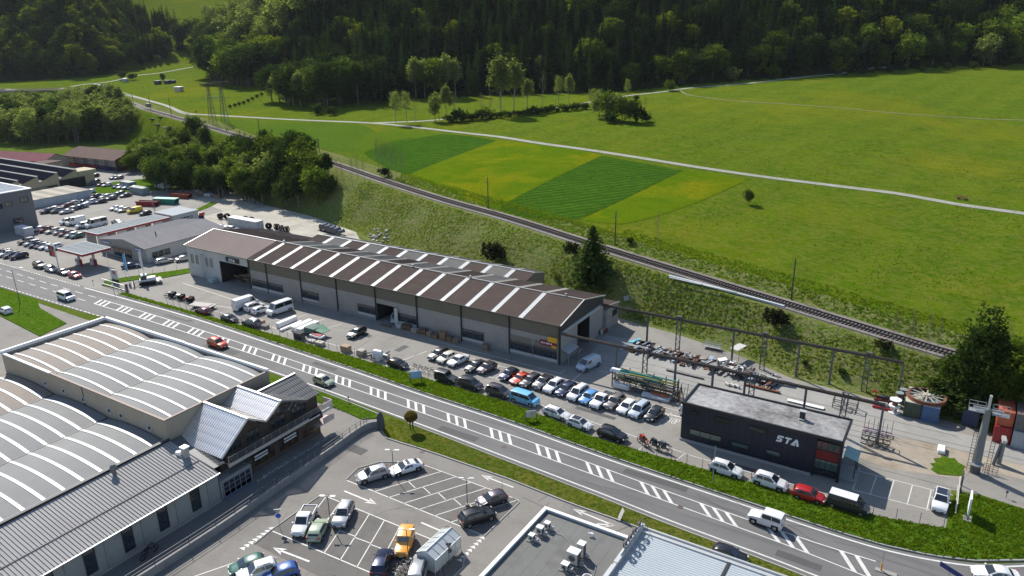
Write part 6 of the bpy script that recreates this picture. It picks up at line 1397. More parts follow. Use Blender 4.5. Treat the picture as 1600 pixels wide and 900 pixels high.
def instancer(name, objs, upright=True):
    ng = bpy.data.node_groups.new(name, 'GeometryNodeTree'); ng.interface.new_socket('Geometry', in_out='INPUT', socket_type='NodeSocketGeometry'); ng.interface.new_socket('Geometry', in_out='OUTPUT', socket_type='NodeSocketGeometry')
    N = ng.nodes; L = ng.links; gi = N.new('NodeGroupInput'); go = N.new('NodeGroupOutput'); g2 = N.new('GeometryNodeGeometryToInstance')
    for o in objs[::-1]:
        oi = N.new('GeometryNodeObjectInfo'); oi.inputs['Object'].default_value = o; oi.transform_space = 'ORIGINAL'; L.new(oi.outputs['Geometry'], g2.inputs[0])
    mp = N.new('GeometryNodeMeshToPoints'); L.new(gi.outputs[0], mp.inputs[0])
    ip = N.new('GeometryNodeInstanceOnPoints'); L.new(mp.outputs[0], ip.inputs['Points']); L.new(g2.outputs[0], ip.inputs['Instance']); ip.inputs['Pick Instance'].default_value = True
    def na(nm_, tp):
        a = N.new('GeometryNodeInputNamedAttribute'); a.data_type = tp; a.inputs['Name'].default_value = nm_; return a.outputs['Attribute']
    L.new(na('kind_id','INT'), ip.inputs['Instance Index']); L.new(na('size','FLOAT'), ip.inputs['Scale'])
    cx = N.new('ShaderNodeCombineXYZ'); L.new(na('turn','FLOAT'), cx.inputs['Z']); er = N.new('FunctionNodeEulerToRotation'); L.new(cx.outputs[0], er.inputs[0]); L.new(er.outputs[0], ip.inputs['Rotation'])
    L.new(ip.outputs[0], go.inputs[0]); return ng
forest()
grove([(330,134),(380,138),(432,133),(446,112),(425,84),(345,78),(326,108)], 14, ['dense0','dense1','dense2','fresh0','lime0'], (24,34), 'in the clump between the wooded slopes', 'clump of trees in the valley meadow', 1.25, 12)
grove([(300,74),(345,72),(450,66),(505,44),(520,8),(440,6),(400,24),(350,44),(310,58)], 16, ['pale0','pale1','fresh0','slimp','pale0'], (24,36), 'in the upper clump of the high meadow gap', 'upper clump of the high meadow gap', 1.3, 13)
grove([(445,168),(540,168),(600,160),(600,150),(540,140),(470,130),(440,150)], 8.5, ['dense0','slimd','larch0','dense2','fresh0'], (17,26), 'at the wood corner left of the two round bushes', 'wood corner', 1.1, 14)
grove([(1462,580),(1530,586),(1600,600),(1640,640),(1600,668),(1540,650),(1500,640),(1462,622)], 2.6, ['bush_dense','bush_fresh','bush_dense','dense1'], (6,9), 'in the thicket above the containers', 'thicket above the containers', 1.2, 15)
# ---- grass tufts on the banks and the roadside verges
def tuft(name, m, h, n=7, w_=.05, spread=.16):
    mb = MB(); r_ = random.Random(name)
    w_ = .10
    for i in range(n):
        a = r_.uniform(0,6.28); x, y = r_.uniform(-spread,spread), r_.uniform(-spread,spread); dx, dy = math.cos(a)*w_, math.sin(a)*w_; lx, ly = r_.uniform(-.5,.5)*h, r_.uniform(-.5,.5)*h; hh = h*r_.uniform(.6,1.1)
        mb.add([(x-dx,y-dy,-.05),(x+dx,y+dy,-.05),(x+lx+dx*.3,y+ly+dy*.3,hh),(x+lx-dx*.3,y+ly-dy*.3,hh)], [(0,1,2,3)])
    me = bpy.data.meshes.new(name); me.from_pydata(mb.v, [], mb.f); me.materials.append(m); me.attributes.new('tint','FLOAT','FACE').data.foreach_set('value', [r_.random() for _ in mb.f]); me.update(); return me
def tufts(name, label, pts, variants, size):
    """variants: list of (name, leaf material, height); their source tufts are parts of the one stuff object"""
    me = bpy.data.meshes.new(name); P = np.array(pts); me.vertices.add(len(P)); me.vertices.foreach_set('co', P.ravel()); g = np.random.default_rng(4)
    for nm_, tp, val in (('kind_id','INT',g.integers(0,len(variants),len(P)).astype(np.int32)),('size','FLOAT',g.uniform(*size,len(P)).astype(np.float32)),('turn','FLOAT',g.uniform(0,6.28,len(P)).astype(np.float32))):
        me.attributes.new(nm_, tp, 'POINT').data.foreach_set('value', val)
    me.update(); ob = bpy.data.objects.new(name, me); C.objects.link(ob); tag(ob, label, 'grass', kind='stuff')
    src = []
    for nm_, m, h in variants:
        o = bpy.data.objects.new('grass_tuft', tuft(nm_, m, h)); C.objects.link(o); o.parent = ob; o.location = pts[0]; src.append(o)
    ob.modifiers.new('scatter','NODES').node_group = instancer(name+'_nodes', src)
LG = leafm('green_blades', (0.085,0.16,0.010), (0.13,0.21,0.014), 0.5); LY = leafm('straw_blades', (0.20,0.21,0.06), (0.30,0.30,0.12), 0.5); LD = leafm('meadow_blades', (0.12,0.18,0.012), (0.17,0.23,0.016), 0.5)
g = np.random.default_rng(9); pts = []
for _ in range(60000):
    x = g.uniform(-170, 25); f_, r_ = float(yf(x)), float(yr(x)); y = f_+(r_-3.4-f_)*g.random()
    if math.sin(x*.31+y*.17)+math.sin(y*.43-x*.13) > -1.8+g.random()*1.6: pts.append((x, y, float(terr(x, y))))
    if len(pts) > 13000: break
tufts('bank_grass_tufts', 'long rough grass covering the railway bank', pts, [('tuft_green', LG, .12), ('tuft_straw', LY, .18), ('tuft_mid', LD, .13)], (.6,1.5))
pts = []
for _ in range(7000):
    x = g.uniform(-160, 20); r_ = float(yr(x)); y = r_+g.uniform(3.6, 9.5 if x < -70 else 13); pts.append((x, y, float(terr(x, y))))
tufts('field_edge_tufts', 'rough grass between the rails and the meadow', pts, [('edge_green', LG, .2), ('edge_mid', LD, .22)], (.6,1.4))
pts = []
vpoly = [(x, fF(x)+1.0) for x in fx]+[(3.5,fF(3.5)+1.0),(7,fF(7)+1.1),(11.5,fF(11.5)+1.2),(16,fF(16)+1.2),(21,98.0),(12,100.0),(7.2,100.6),(4.5,99.2),(4.0,91)]+[(x, topY(x)) for x in fx[::-1]]
for _ in range(60000):
    x = g.uniform(-165, 21); y = g.uniform(fF(min(x, 16))+.9, 101)
    if inpoly(x, y, vpoly): pts.append((x, y, .19))
    if len(pts) > 10000: break
tufts('verge_grass_tufts', 'long grass of the roadside verge', pts, [('verge_green', LG, .17), ('verge_mid', LD, .17)], (.6,1.5))
pts = []
for pl, z, n in (([(-72.6,75.2),(-71.6,77.6)]+[(x, fN(x)-1.1) for x in nx]+[(x, botY2(x)-0.3) for x in nx[::-1]], .15, 7000), ([(-86.5,75.8),(-92,72.6),(-95,72.6),(-95,78.6),(-84,78.0),(-74.5,77.2),(-75.6,75.2)], .15, 2500), ([(-212,78.2),(-188.1,78.2),(-179.5,78.4),(-172.5,75.6),(-158,73.6),(-156,67.3),(-175.4,69),(-212,70.7)], .15, 3500)):
    xs_ = [p[0] for p in pl]; ys_ = [p[1] for p in pl]
    for _ in range(n):
        x, y = g.uniform(min(xs_), max(xs_)), g.uniform(min(ys_), max(ys_))
        if inpoly(x, y, pl): pts.append((x, y, z-.01))
tufts('lawn_tufts', 'short grass of the lawn strips', pts[::2], [('lawn_green', LG, .06), ('lawn_mid', LG, .07)], (.7,1.3))
pts = []
for _ in range(15000):
    x = g.uniform(-130, 90); y = float(yr(x))+6+170*g.random()**1.4
    if math.sin(x*.09+y*.05)*math.sin(y*.08-x*.03)+.25*math.sin(x*.5)*math.sin(y*.6) > g.uniform(-.2, .7): pts.append((x, y, float(terr(x, y))))
tufts('meadow_tufts', 'taller grass standing in patches of the meadow', pts, [('meadow_green', LD, .16), ('meadow_mid', LG, .14)], (.6,1.3))
for o in PRO:      # the first of each kind also stands in the scene: move the pattern trees into the thick of the wood
    pass
def seat_protos():
    r_ = random.Random(77); n = 0
    for k, o in TP.items():
        kk = k.rstrip('012') if not k.startswith('bush') else k
        while True:
            x, y = r_.uniform(-260, -120), 0; y = math.sqrt(max(0, 1))*0
            ph_ = r_.uniform(18, 44); rr = float(rfor(ph_))+r_.uniform(20, 70); x, y = -rr*math.sin(rad(ph_)), rr*math.cos(rad(ph_)); break
        o.location = (x, y, float(terr(x, y))-.3); o['label'] = '%s growing deep inside the hillside forest' % KLAB.get(kk, 'leafy tree'); o['category'] = 'bush' if k.startswith('bush') else 'tree'; o['group'] = 'trees deep inside the hillside forest'; n += 1
seat_protos()
# ------------------------------------------------------------ gantry crane runway over the storage yard
def runway():
    for nm, y, x0, x1, cols, lat, lab in (('crane_runway', 107.8, -58.0, -5.6, [-47.2,-36.6,-30.4,-25.3,-16.3,-5.8], [-41.9,-24.2,-10.9], 'rusty brown crane beam on steel columns nearest the road, starting at the hall corner'),
                                      ('crane_runway', 124.6, -58.0, -4.9, [-48.3,-32.0,-20.8,-15.4,-4.9], [-42.2,-26.6,-10.0], 'rusty brown crane beam on steel columns along the foot of the railway bank')):
        t = thing(nm, lab, 'crane beam', (x0, y, 0)); zt = 6.3
        mb = MB(); mb.box(x0, x1, y-.16, y+.16, zt+.26, zt+.32); mb.box(x0, x1, y-.04, y+.04, zt-.05, zt+.26); mb.box(x0, x1, y-.14, y+.14, zt-.1, zt-.04); mb.box(x0,x1,y-.04,y+.04,zt+.32,zt+.42); mb.build('beam', mat('brown_beam', (0.085,0.068,0.055), 0.8, var=0.25), t)
        for x in cols:
            zb = float(terr(x, y)); mb = MB(); mb.box(x-.15, x+.15, y-.15, y-.10, zb, zt-.1); mb.box(x-.15, x+.15, y+.10, y+.15, zb, zt-.1); mb.box(x-.03, x+.03, y-.10, y+.10, zb, zt-.1); mb.box(x-.3,x+.3,y-.3,y+.3,zb-.3,zb+.12); mb.build('column', mat('column_steel', (0.13,0.135,0.14), 0.6, 0.3), t)
        for x in lat:
            zb = float(terr(x, y)); mb = MB()
            for dx in (-.38, .38): mb.box(x+dx-.07, x+dx+.07, y-.12, y+.12, zb, zt+.7)
            z = zb+.3; s = 1
            while z < zt+.3: mb.beam((x-.34*s, y, z), (x+.34*s, y, z+.55), .07); z += .55; s = -s
            mb.box(x-.48, x+.48, y-.2, y+.2, zt+.7, zt+.82); mb.build('lattice_column', mat('column_steel', (0.13,0.135,0.14)), t)
runway()
# ------------------------------------------------------------ storage rack with long goods
def rack():
    t = thing('storage_rack', 'long open steel rack under the front crane beam loaded with profiles', 'rack', (-42, 107, 0))
    mb = MB()
    for x in np.arange(-46.6, -35.5, 2.15):
        for y in (105.2, 107.6): mb.box(x-.08, x+.08, y-.08, y+.08, 0.04, 3.0)
    mb.build('upright', M_steel, t)
    for z in (.7, 1.6, 2.5):
        mb = MB(); mb.box(-46.7, -35.7, 105.15, 105.27, z-.1, z); mb.box(-46.7, -35.7, 107.53, 107.65, z-.1, z); 
        for x in np.arange(-46.6, -35.5, 2.15): mb.box(x-.05, x+.05, 105.2, 107.6, z-.18, z-.1)
        mb.build('shelf_beam', M_steel, t)
    g = random.Random(3); G_ = 'long goods lying on the rack'
    cols = [('white',(.6,.6,.58)),('grey',(.2,.2,.2)),('rusty',(.15,.06,.03)),('yellow',(.5,.38,.05)),('pale timber',(.42,.33,.22)),('dark',(.05,.05,.05)),('green',(.05,.22,.16))]
    for i in range(44):
        n, c = g.choice(cols); z = g.choice((.72,1.62,1.62,.72,2.52)); x0 = g.uniform(-46.5,-40); L = g.uniform(2.5,6.0); y = g.uniform(105.4,107.4); w_ = g.uniform(.08,.35); h_ = g.uniform(.06,.22)
        mb = MB(); mb.obox((min(x0+L/2,-38.5), y, z+h_/2+g.choice((0,.12,.25))), (L, w_, h_), g.uniform(-.04,.04)); o = mb.build('profile', mat('goods_'+n.replace(' ','_'), c, .7, var=.2), None); o2 = tag(o, '%s long profile lying among others on the storage rack' % n, 'steel profile', G_)
    def goods(nm, lab, m, pts):
        mb = MB()
        for c, s, a in pts: mb.obox(c, s, a)
        tag(mb.build(nm, m), lab, nm.replace('_',' '))
    M_gtarp = mat('green_tarp', (0.03,0.20,0.15), 0.5, var=.15); 
    mb = MB(); mb.extrude_x([(105.6,2.52),(106.9,2.52),(106.95,2.75),(106.6,2.98),(105.9,3.0),(105.55,2.8)], -45.6, -38.4); tag(mb.build('tarpaulin_bundle', M_gtarp), 'long bundle wrapped in green tarpaulin on top of the rack', 'bundle')
    mb = MB(); mb.extrude_x([(105.7,2.52),(106.8,2.52),(106.8,2.85),(105.7,2.85)], -47.3, -45.65); tag(mb.build('white_bundle', M_white), 'white wrapped bundle at the left end of the rack top', 'bundle')
    mb = MB(); mb.extrude_x([(104.6,.3),(105.6,.25),(105.7,.9),(105.2,1.15),(104.7,1.0)], -46.2, -43.4); tag(mb.build('plastic_bundle', mat('milky_plastic', (.55,.58,.60), .4)), 'milky plastic wrapped bundle in front of the left half of the rack', 'bundle')
    mb = MB(); mb.extrude_x([(104.3,.1),(105.6,.1),(105.6,.5),(105.0,.72),(104.3,.5)], -40.9, -36.2); tag(mb.build('plastic_bundle', mat('milky_plastic', (.55,.58,.60))), 'milky plastic wrapped bundle low in front of the right half of the rack', 'bundle')
    mb = MB(); mb.obox((-38.0,105.1,.92), (2.9,.9,.3), -.05); tag(mb.build('rusty_plate_stack', mat('rust_orange', (0.30,0.10,0.045), .85, var=.2)), 'rusty orange plate stack on the milky bundle', 'plates')
    for i in range(14):
        x = -35.2+g.uniform(-.6,1.6); y = 105.6+g.uniform(-1.2,1.6); mb = MB(); mb.beam((x, y, .05), (x+g.uniform(-.9,.5), y+g.uniform(-.3,.6), g.uniform(1.6,3.6)), g.uniform(.06,.2), .08); n, c = g.choice([('rusty',(.15,.06,.03)),('dark',(.04,.04,.045)),('pale',(.45,.42,.36))])
        tag(mb.build('leaning_bar', mat('bar_'+n, c, .8, var=.2)), '%s bar leaning upright against the right end of the rack' % n, 'steel bar', 'bars leaning at the end of the rack')
rack()
# ------------------------------------------------------------ scrap row along the bank
def scrap():
    g = random.Random(21); kinds = [('rusty',(.14,.065,.04)),('rusty',(.12,.05,.03)),('dark rusty',(.075,.045,.035)),('grey',(.24,.24,.235)),('pale',(.5,.49,.46)),('pale blue',(.28,.36,.45)),('black',(.03,.03,.035)),('grey',(.32,.32,.31))]
    segs = [(-49.5,-46.0,121.8,4,'at the hall end of the scrap row'),(-46.0,-41.0,121.6,5,'left of the second column of the scrap row'),(-41.0,-36.0,121.4,5,'in the middle of the scrap row'),(-36.0,-31.0,121.0,5,'right of the middle of the scrap row'),(-31.0,-27.0,120.6,4,'towards the white plates in the scrap row'),(-27.0,-22.6,119.8,4,'at the far right end of the scrap row')]
    for x0, x1, yc, _, where in segs:
        n = int((x1-x0)*6.6)
        for i in range(n):
            k, c = g.choice(kinds); x = x0+(x1-x0)*(i+g.random())/n; lay = g.choice((0,0,1,2,3,3)); L = g.uniform(1.8,4.6); a = rad(90)+g.uniform(-.35,.25) if g.random() < .75 else g.uniform(-.4,.4)
            w_, h_ = g.choice(((.16,.16),(.22,.22),(.10,.10),(.5,.05),(.3,.3),(.7,.12))); y = yc+g.uniform(-.8,.9); z = .06+h_/2+lay*.26
            mb = MB()
            if w_ == h_ and w_ > .15:   # an I beam: two flanges and a web
                M = Matrix.Translation((x,y,z)) @ Matrix.Rotation(a,4,'Z')
                for dz, ww, hh in ((h_/2-.02,w_,.03),(-h_/2+.02,w_,.03),(0,.03,h_-.06)):
                    q = MB(); q.obox((x,y,z+dz),(L,ww,hh),a); mb.add(q.v,q.f)
            else: mb.obox((x,y,z),(L,w_,h_),a,tilt=g.uniform(-.06,.06))
            o = mb.build('steel_beam' if w_ != .5 else 'steel_plate', mat('scrap_'+k.replace(' ','_')+str(round(c[0]*100)), c, .85, var=.3, scale=2)); tag(o, '%s steel %s lying %s' % (k, 'beam' if w_ != .5 else 'plate', where), 'steel beam' if w_ != .5 else 'steel plate', 'scrap steel '+where)
    def one(nm, lab, cat, m, f): mb = MB(); f(mb); return tag(mb.build(nm, m), lab, cat)
    one('blue_sheet','turquoise sheet covering the first heap of the scrap row','sheet',mat('turquoise_sheet',(.12,.42,.55),.5),lambda m: m.obox((-50.2,123.0,1.0),(.9,3.4,.06),rad(-18),tilt=.1))
    one('open_skip','dark rusty open box full of scrap near the hall','skip',mat('skip_rust',(.08,.045,.03),.85,var=.3),lambda m: [m.obox((-48.3,123.6,.55),(3.2,.1,1.1)),m.obox((-48.3,121.6,.55),(3.2,.1,1.1)),m.obox((-49.9,122.6,.55),(.1,2.0,1.1)),m.obox((-46.7,122.6,.55),(.1,2.0,1.1)),m.obox((-48.3,122.6,.35),(3.1,1.9,.5))])
    one('white_crate','white long crate beside the dark skip','crate',M_white,lambda m: m.obox((-51.3,120.7,.35),(.7,2.0,.5),rad(-20)))
    one('orange_crate','small orange box in front of the dark skip','box',mat('orange_box',(.32,.14,.03),.7),lambda m: m.obox((-49.5,120.2,.35),(.9,.9,.6),.2))
    one('white_table','tall pale table like frame on legs on the grass edge','frame',M_wallp,lambda m: [m.obox((-31.6,127.0,2.3),(1.6,3.2,.1),-.25),m.beam((-32.2,125.7,.3),(-32.2,125.7,2.3),.1),m.beam((-31.0,125.5,.3),(-31.0,125.5,2.3),.1),m.beam((-32.3,128.3,1.0),(-32.3,128.3,2.3),.1)])
    for i, (x, y, a) in enumerate(((-33.6,124.6,.6),(-32.0,124.3,-.3),(-29.8,123.0,.2))): one('white_plate',('white square plate lying left of the pale frame','white square plate under the pale frame','white square plate lying right of the pale frame')[i],'plate',M_white,lambda m: m.obox((x,y,.35),(1.5,1.2,.08),a,tilt=.15))
    one('wire_crate','grey mesh crate lying at the grass edge behind the scrap row','crate',M_galv,lambda m: [m.beam((-38.6+dx,128.3+dy,.5),(-38.6+dx,128.3+dy,1.3),.06) for dx in (0,1.2,2.4,3.4) for dy in (0,1.2)]+[m.beam((-38.6,128.3+dy,z),(-35.2,128.3+dy,z),.07) for dy in (0,1.2) for z in (.5,.9,1.3)]+[m.obox((-36.9,128.9,.5),(3.4,1.2,.05))])
    one('long_girder','long dark girder lying on the concrete before the scrap row','girder',M_steel,lambda m: [m.obox((-37.5,115.6,.25),(6.8,.35,.06),-.02),m.obox((-37.5,115.6,.09),(6.8,.35,.06),-.02),m.obox((-37.5,115.6,.17),(6.8,.06,.12),-.02)])
    one('brown_girder','brown rusty girder lying right of the white rolls','girder',M_rust,lambda m: [m.obox((-24.6,116.9,.3),(6.0,.5,.08),-.02),m.obox((-24.6,116.9,.15),(6.0,.12,.25),-.02)])
    for i, x in enumerate((-30.4,-29.5,-28.7)): one('white_roll','white rolled tube bundle on the concrete, %s' % ('left','middle','right')[i],'roll',M_wallp,lambda m: m.cyl((x,115.7,.3),(x+.8,115.2,.3),.24,n=8))
    one('long_white_gutter','long white sheet lying beside the dark frames near the crane beam','sheet',M_white,lambda m: m.obox((-17.2,114.8,.25),(5.6,.8,.1),-.02))
    one('white_beam','long white beam lying directly behind the black office','beam',M_white,lambda m: m.obox((-20.0,104.6,.3),(8.5,.35,.35),-.02))
    one('timber_beam','yellow timber beam lying left of the black office roof','timber',M_wood,lambda m: m.obox((-31.6,107.0,.2),(4.5,.35,.2),-.35))
    t = thing('yellow_truss','yellow welded tube frame lying behind the black office','frame',(-15,105.8,.05))
    mb = MB(); [mb.beam((-18.5+i,105.3,.1),(-18.0+i,106.2,.5),.07) for i in range(7)]; mb.beam((-18.6,105.3,.1),(-12.0,105.1,.1),.08); mb.beam((-18.4,106.2,.5),(-11.8,106.0,.5),.08); mb.build('tube', mat('yellow_tube',(.52,.42,.12),.6), t)
    one('green_frame','small pale green grate standing behind the office roof edge','grate',mat('green_grate',(.25,.30,.18),.7),lambda m: [m.beam((-27.2+i*.35,106.8,.1),(-27.2+i*.35,106.8,1.0),.06) for i in range(8)]+[m.beam((-27.2,106.8,1.0),(-24.7,106.8,1.0),.06)])
    for i in range(2):
        x0 = -13.4+2.0*i; one('dark_stand','%s of two dark steel stands on the concrete by the bank' % ('left','right')[i],'stand',M_steel,lambda m: [m.beam((x0+dx,116.2+dy,.04),(x0+dx,116.2+dy,1.5),.12) for dx in (0,1.5) for dy in (0,1.6)]+[m.beam((x0,116.2+dy,z),(x0+1.5,116.2+dy,z),.1) for dy in (0,1.6) for z in (.4,1.5)]+[m.beam((x0+dx,116.2,1.5),(x0+dx,117.8,1.5),.1) for dx in (0,1.5)])
scrap()
# ------------------------------------------------------------ right part of the yard
def container(x0, x1, y0, y1, z0, c, lab, top=None, group=None, h=2.55, doors=True):
    t = thing('shipping_container', lab, 'container', ((x0+x1)/2, (y0+y1)/2, z0), group=group); m = mat('container_%d_%d_%d' % tuple(int(v*100) for v in c), c, .6, var=.15, scale=1.2, stain=((.15,.08,.05),.8,.5)); mt = mat('container_top_%d_%d_%d' % tuple(int(v*100) for v in (top or c)), top or c, .7, var=.15)
    for nm, p0, u, L in (('side_wall',(x0,y0,z0+.12),(1,0,0),x1-x0),('side_wall',(x1,y0,z0+.12),(0,1,0),y1-y0),('side_wall',(x0,y1,z0+.12),(1,0,0),x1-x0),('side_wall',(x0,y0,z0+.12),(0,1,0),y1-y0)):
        mb = MB(); o = Vector((0,-1,0)) if p0[1] == y0 and u[0] else (Vector((1,0,0)) if p0[0] == x1 else (Vector((0,1,0)) if u[0] else Vector((-1,0,0))))
        n = max(4, int(L/.28)); P = []; p0 = Vector(p0)+o*0.0; U = Vector(u)
        for i in range(n+1): 
            for q in ((i/n, 0), ((i+.45)/n, -.05)):
                if q[0] <= 1: P.append(p0+U*L*q[0]+o*q[1])
        k = len(P); mb.add(P+[p+Vector((0,0,h-.24)) for p in P], [(i, i+1, k+i+1, k+i) for i in range(k-1)]); mb.build(nm, m, t)
    mb = MB(); mb.box(x0, x1, y0, y1, z0+h-.1, z0+h); mb.build('top', mt, t)
    mb = MB(); mb.box(x0,x1,y0,y1,z0,z0+.12)
    for a in (x0, x1-.12):
        for b in (y0, y1-.12): mb.box(a-.01, a+.13, b-.01, b+.13, z0+.0, z0+h+.02)
    mb.build('frame', m, t); return t
container(-3.6,-1.3,118.8,124.6,.05,(.05,.075,.05),'dark green container carrying the left part of the big pulley wheel',(.40,.42,.33))
container(-1.15,1.2,118.7,124.5,.05,(.055,.13,.26),'blue container with pale lid under the right part of the pulley wheel',(.30,.42,.48))
container(4.2,6.3,120.3,126,.05,(.03,.055,.11),'dark blue battered container standing alone left of the lift pylon',(.05,.07,.12))
container(8.3,10.3,117.0,122.8,.05,(.33,.02,.02),'red lower container of the stack behind the lift pylon'); container(8.3,10.3,117.4,123.2,2.68,(.50,.11,.05),'orange red upper container with lighter roof edge behind the pylon',h=2.3)
container(10.5,13.0,116.6,122.4,.05,(.34,.36,.38),'pale grey lower container right of the red stack'); container(10.5,13.0,116.9,122.7,2.68,(.12,.13,.135),'dark grey upper container right of the red stack',(.16,.11,.10))
container(13.2,15.6,116.3,122,.05,(.34,.30,.20),'beige lower container cut by the right edge of the photo'); container(13.2,15.6,116.3,122,2.68,(.36,.37,.37),'light grey upper container cut by the right edge')
def wheel():
    t = thing('pulley_wheel','huge rusty orange cable car pulley wheel lying flat on two containers','pulley wheel',(-.9,121.3,2.75)); c = Vector((-.9,121.4,3.05)); R_ = 2.75; n = 36
    for nm, r0, r1, z0, z1, m in (('rim',R_-.35,R_,-.28,.1,mat('rust_rim',(.15,.06,.035),.9,var=.5)),('tyre',R_-.12,R_+.05,-.4,-.3,mat('rust_orange',(0.30,0.10,0.045))),('hub',.15,.5,-.3,.3,mat('pale_hub',(.42,.38,.30),.7))):
        mb = MB(); P = []
        for i in range(n):
            a = 6.2832*i/n
            for r_, z in ((r0,z0),(r1,z0),(r1,z1),(r0,z1)): P.append(c+Vector((math.cos(a)*r_, math.sin(a)*r_, z)))
        mb.add(P, [(4*i+k, 4*((i+1)%n)+k, 4*((i+1)%n)+(k+1)%4, 4*i+(k+1)%4) for i in range(n) for k in range(4)]); mb.build(nm, m, t)
    for i in range(12):
        a = 6.2832*i/12; d = Vector((math.cos(a), math.sin(a), 0)); mb = MB(); mb.beam(c+d*.4+Vector((0,0,.1)), c+d*(R_-.3), .2, .1); mb.build('spoke', mat('pale_spoke',(.36,.33,.27),.7,var=.2), t)
wheel()
def drum(x, y, r_, h_, z0, lab, m1, stack=2):
    t = thing('cable_drum', lab, 'cable drum', (x, y, z0)); z = z0
    for k in range(stack):
        mb = MB(); mb.cyl((x,y,z),(x,y,z+.1),r_,n=20); mb.build('flange', m1, t); mb = MB(); mb.cyl((x,y,z+.1),(x,y,z+h_-.1),r_*.5,n=14); mb.build('core', M_rust if k else M_rim, t)
        mb = MB(); mb.cyl((x,y,z+h_-.1),(x,y,z+h_),r_,n=20); mb.build('flange', m1, t); z += h_+.02
drum(-4.9,119.4,.85,1.1,.05,'stack of two white cable drums beside the dark green container',M_white)
drum(-4.6,121.7,.6,.8,.05,'stack of grey green drums behind the white cable drums',mat('drum_green',(.22,.27,.25),.6),3); drum(-4.2,123.3,.6,.8,.05,'stack of grey drums at the bank behind the white cable drums',M_galv,3)
for i, (x, y, c, lab) in enumerate(((-8.0,119.3,(.42,.02,.03),'bright red steel sled frame with grey machine on it'),(-8.1,122.0,(.16,.025,.02),'dark red sled frame with orange end at the foot of the bank'))):
    t = thing('sled_frame', lab, 'machine frame', (x+1.4, y, .05)); m = mat('sled_red_%d' % i, c, .5)
    mb = MB(); [mb.box(x, x+3.0, y+dy, y+dy+.18, .1, .42) for dy in (0, 1.2)]; [mb.box(x+dx, x+dx+.12, y+.18, y+1.2, .2, .32) for dx in (.1, 1.0, 1.9, 2.8)]; mb.build('frame', m, t)
    mb = MB(); mb.obox((x+1.4,y+.7,.65),(1.3,.7,.55),.1); mb.cyl((x+.6,y+.7,.7),(x+2.4,y+.7,.7),.14,n=8); mb.build('motor', M_galv if i == 0 else M_steel, t)
    if i: mb = MB(); mb.obox((x-.1,y+1.6,.9),(1.0,.5,.3),-.2); mb.build('orange_end', mat('orange_end',(.55,.14,.03),.6), t)
    mb = MB(); [mb.beam((x+2.1+.25*k,y+.2,.4),(x+2.3+.2*k,y+1.2,.9),.06) for k in range(3)]; mb.build('bracket', M_wallp, t)
t = thing('stake_frame','purple frame with a row of thin upright rusty stakes','frame',(-6.3,110.6,.05)); mb = MB(); mb.box(-8.2,-4.3,110.3,110.42,.25,.4); mb.box(-8.2,-4.3,111.5,111.62,.25,.4); [mb.box(x,x+.1,110.42,111.5,.27,.38) for x in np.arange(-8.1,-4.3,.75)]; mb.build('frame', mat('purple_frame',(.22,.12,.22),.6), t)
for i in range(7): mb = MB(); x = -8.1+.62*i; mb.beam((x,110.4+(.0 if i%2 else 1.15),.3),(x,110.4+(.0 if i%2 else 1.15),2.3),.06); mb.build('stake', M_rust, t)
t = thing('crate_rack','black steel crate racks standing between the office and the purple frame','rack',(-6.2,107.6,.05))
for j in range(2):
    for i in range(4): mb = MB(); x, y, z = -7.9+.95*i, 107.0, .08+.75*j; [mb.beam(a, b, .07) for a, b in (((x,y,z),(x+.85,y,z)),((x,y,z+.65),(x+.85,y,z+.65)),((x,y,z),(x,y,z+.65)),((x+.85,y,z),(x+.85,y,z+.65)),((x,y+1.2,z),(x+.85,y+1.2,z)),((x,y+1.2,z+.65),(x+.85,y+1.2,z+.65)),((x,y,z+.65),(x,y+1.2,z+.65)),((x+.85,y,z+.65),(x+.85,y+1.2,z+.65)),((x,y+1.2,z),(x,y+1.2,z+.65)),((x,y,z),(x+.85,y,z+.65)))]; mb.build('crate_frame', M_steel, t)
mb = MB(); mb.box(1.7,2.7,109.3,111.3,.05,.65); tag(mb.build('white_tank', M_white), 'white rounded box lying on the gravel left of the lift pylon', 'box'); bpy.data.objects['white_tank'].modifiers.new('round','BEVEL').width = .12
t = thing('lift_pylon','tall tapered grey ski lift pylon with cross arm and catwalks beside the entrance road','lift pylon',(6.4,106.7,0))
mb = MB(); mb.cyl((6.4,106.7,0),(6.4,106.7,1.3),.62,n=12); mb.build('base', M_steel, t); mb = MB(); mb.cyl((6.4,106.7,1.3),(6.4,106.7,1.5),.85,n=12); mb.build('flange', M_trim, t)
M_shaft = mat('pylon_grey', (.20,.21,.21), .6, .2, var=.06); mb = MB(); mb.cyl((6.4,106.7,1.5),(6.4,106.7,9.6),.55,.38,14); mb.build('shaft', M_shaft, t, smooth=40)
mb = MB(); mb.box(6.25,6.55,106.5,106.9,9.6,11.6); mb.build('head', M_trim, t); mb = MB(); mb.box(4.7,8.2,106.6,106.8,9.5,9.7); mb.build('cross_arm', M_galv, t)
for x in (4.2, 6.9):
    mb = MB(); mb.box(x,x+1.9,106.2,107.3,9.1,9.17); mb.build('catwalk', M_galv, t); mb = MB(); [mb.beam((x+a,106.2+b,9.15),(x+a,106.2+b,10.2),.05) for a in (0,.95,1.9) for b in (0,1.1)]; [mb.beam((x,106.2+b,z),(x+1.9,106.2+b,z),.05) for b in (0,1.1) for z in (9.65,10.2)]; mb.build('catwalk_rail', M_galv, t)
for x in (5.4, 7.5):
    mb = MB(); [mb.beam((x+a,106.5,0.1),(x+a,106.5,7.8 if x > 7 else 6.0),.06) for a in (0,.45)]; [mb.beam((x,106.5,z),(x+.45,106.5,z),.04) for z in np.arange(.5,6,.45)]; mb.build('ladder', M_steel, t)
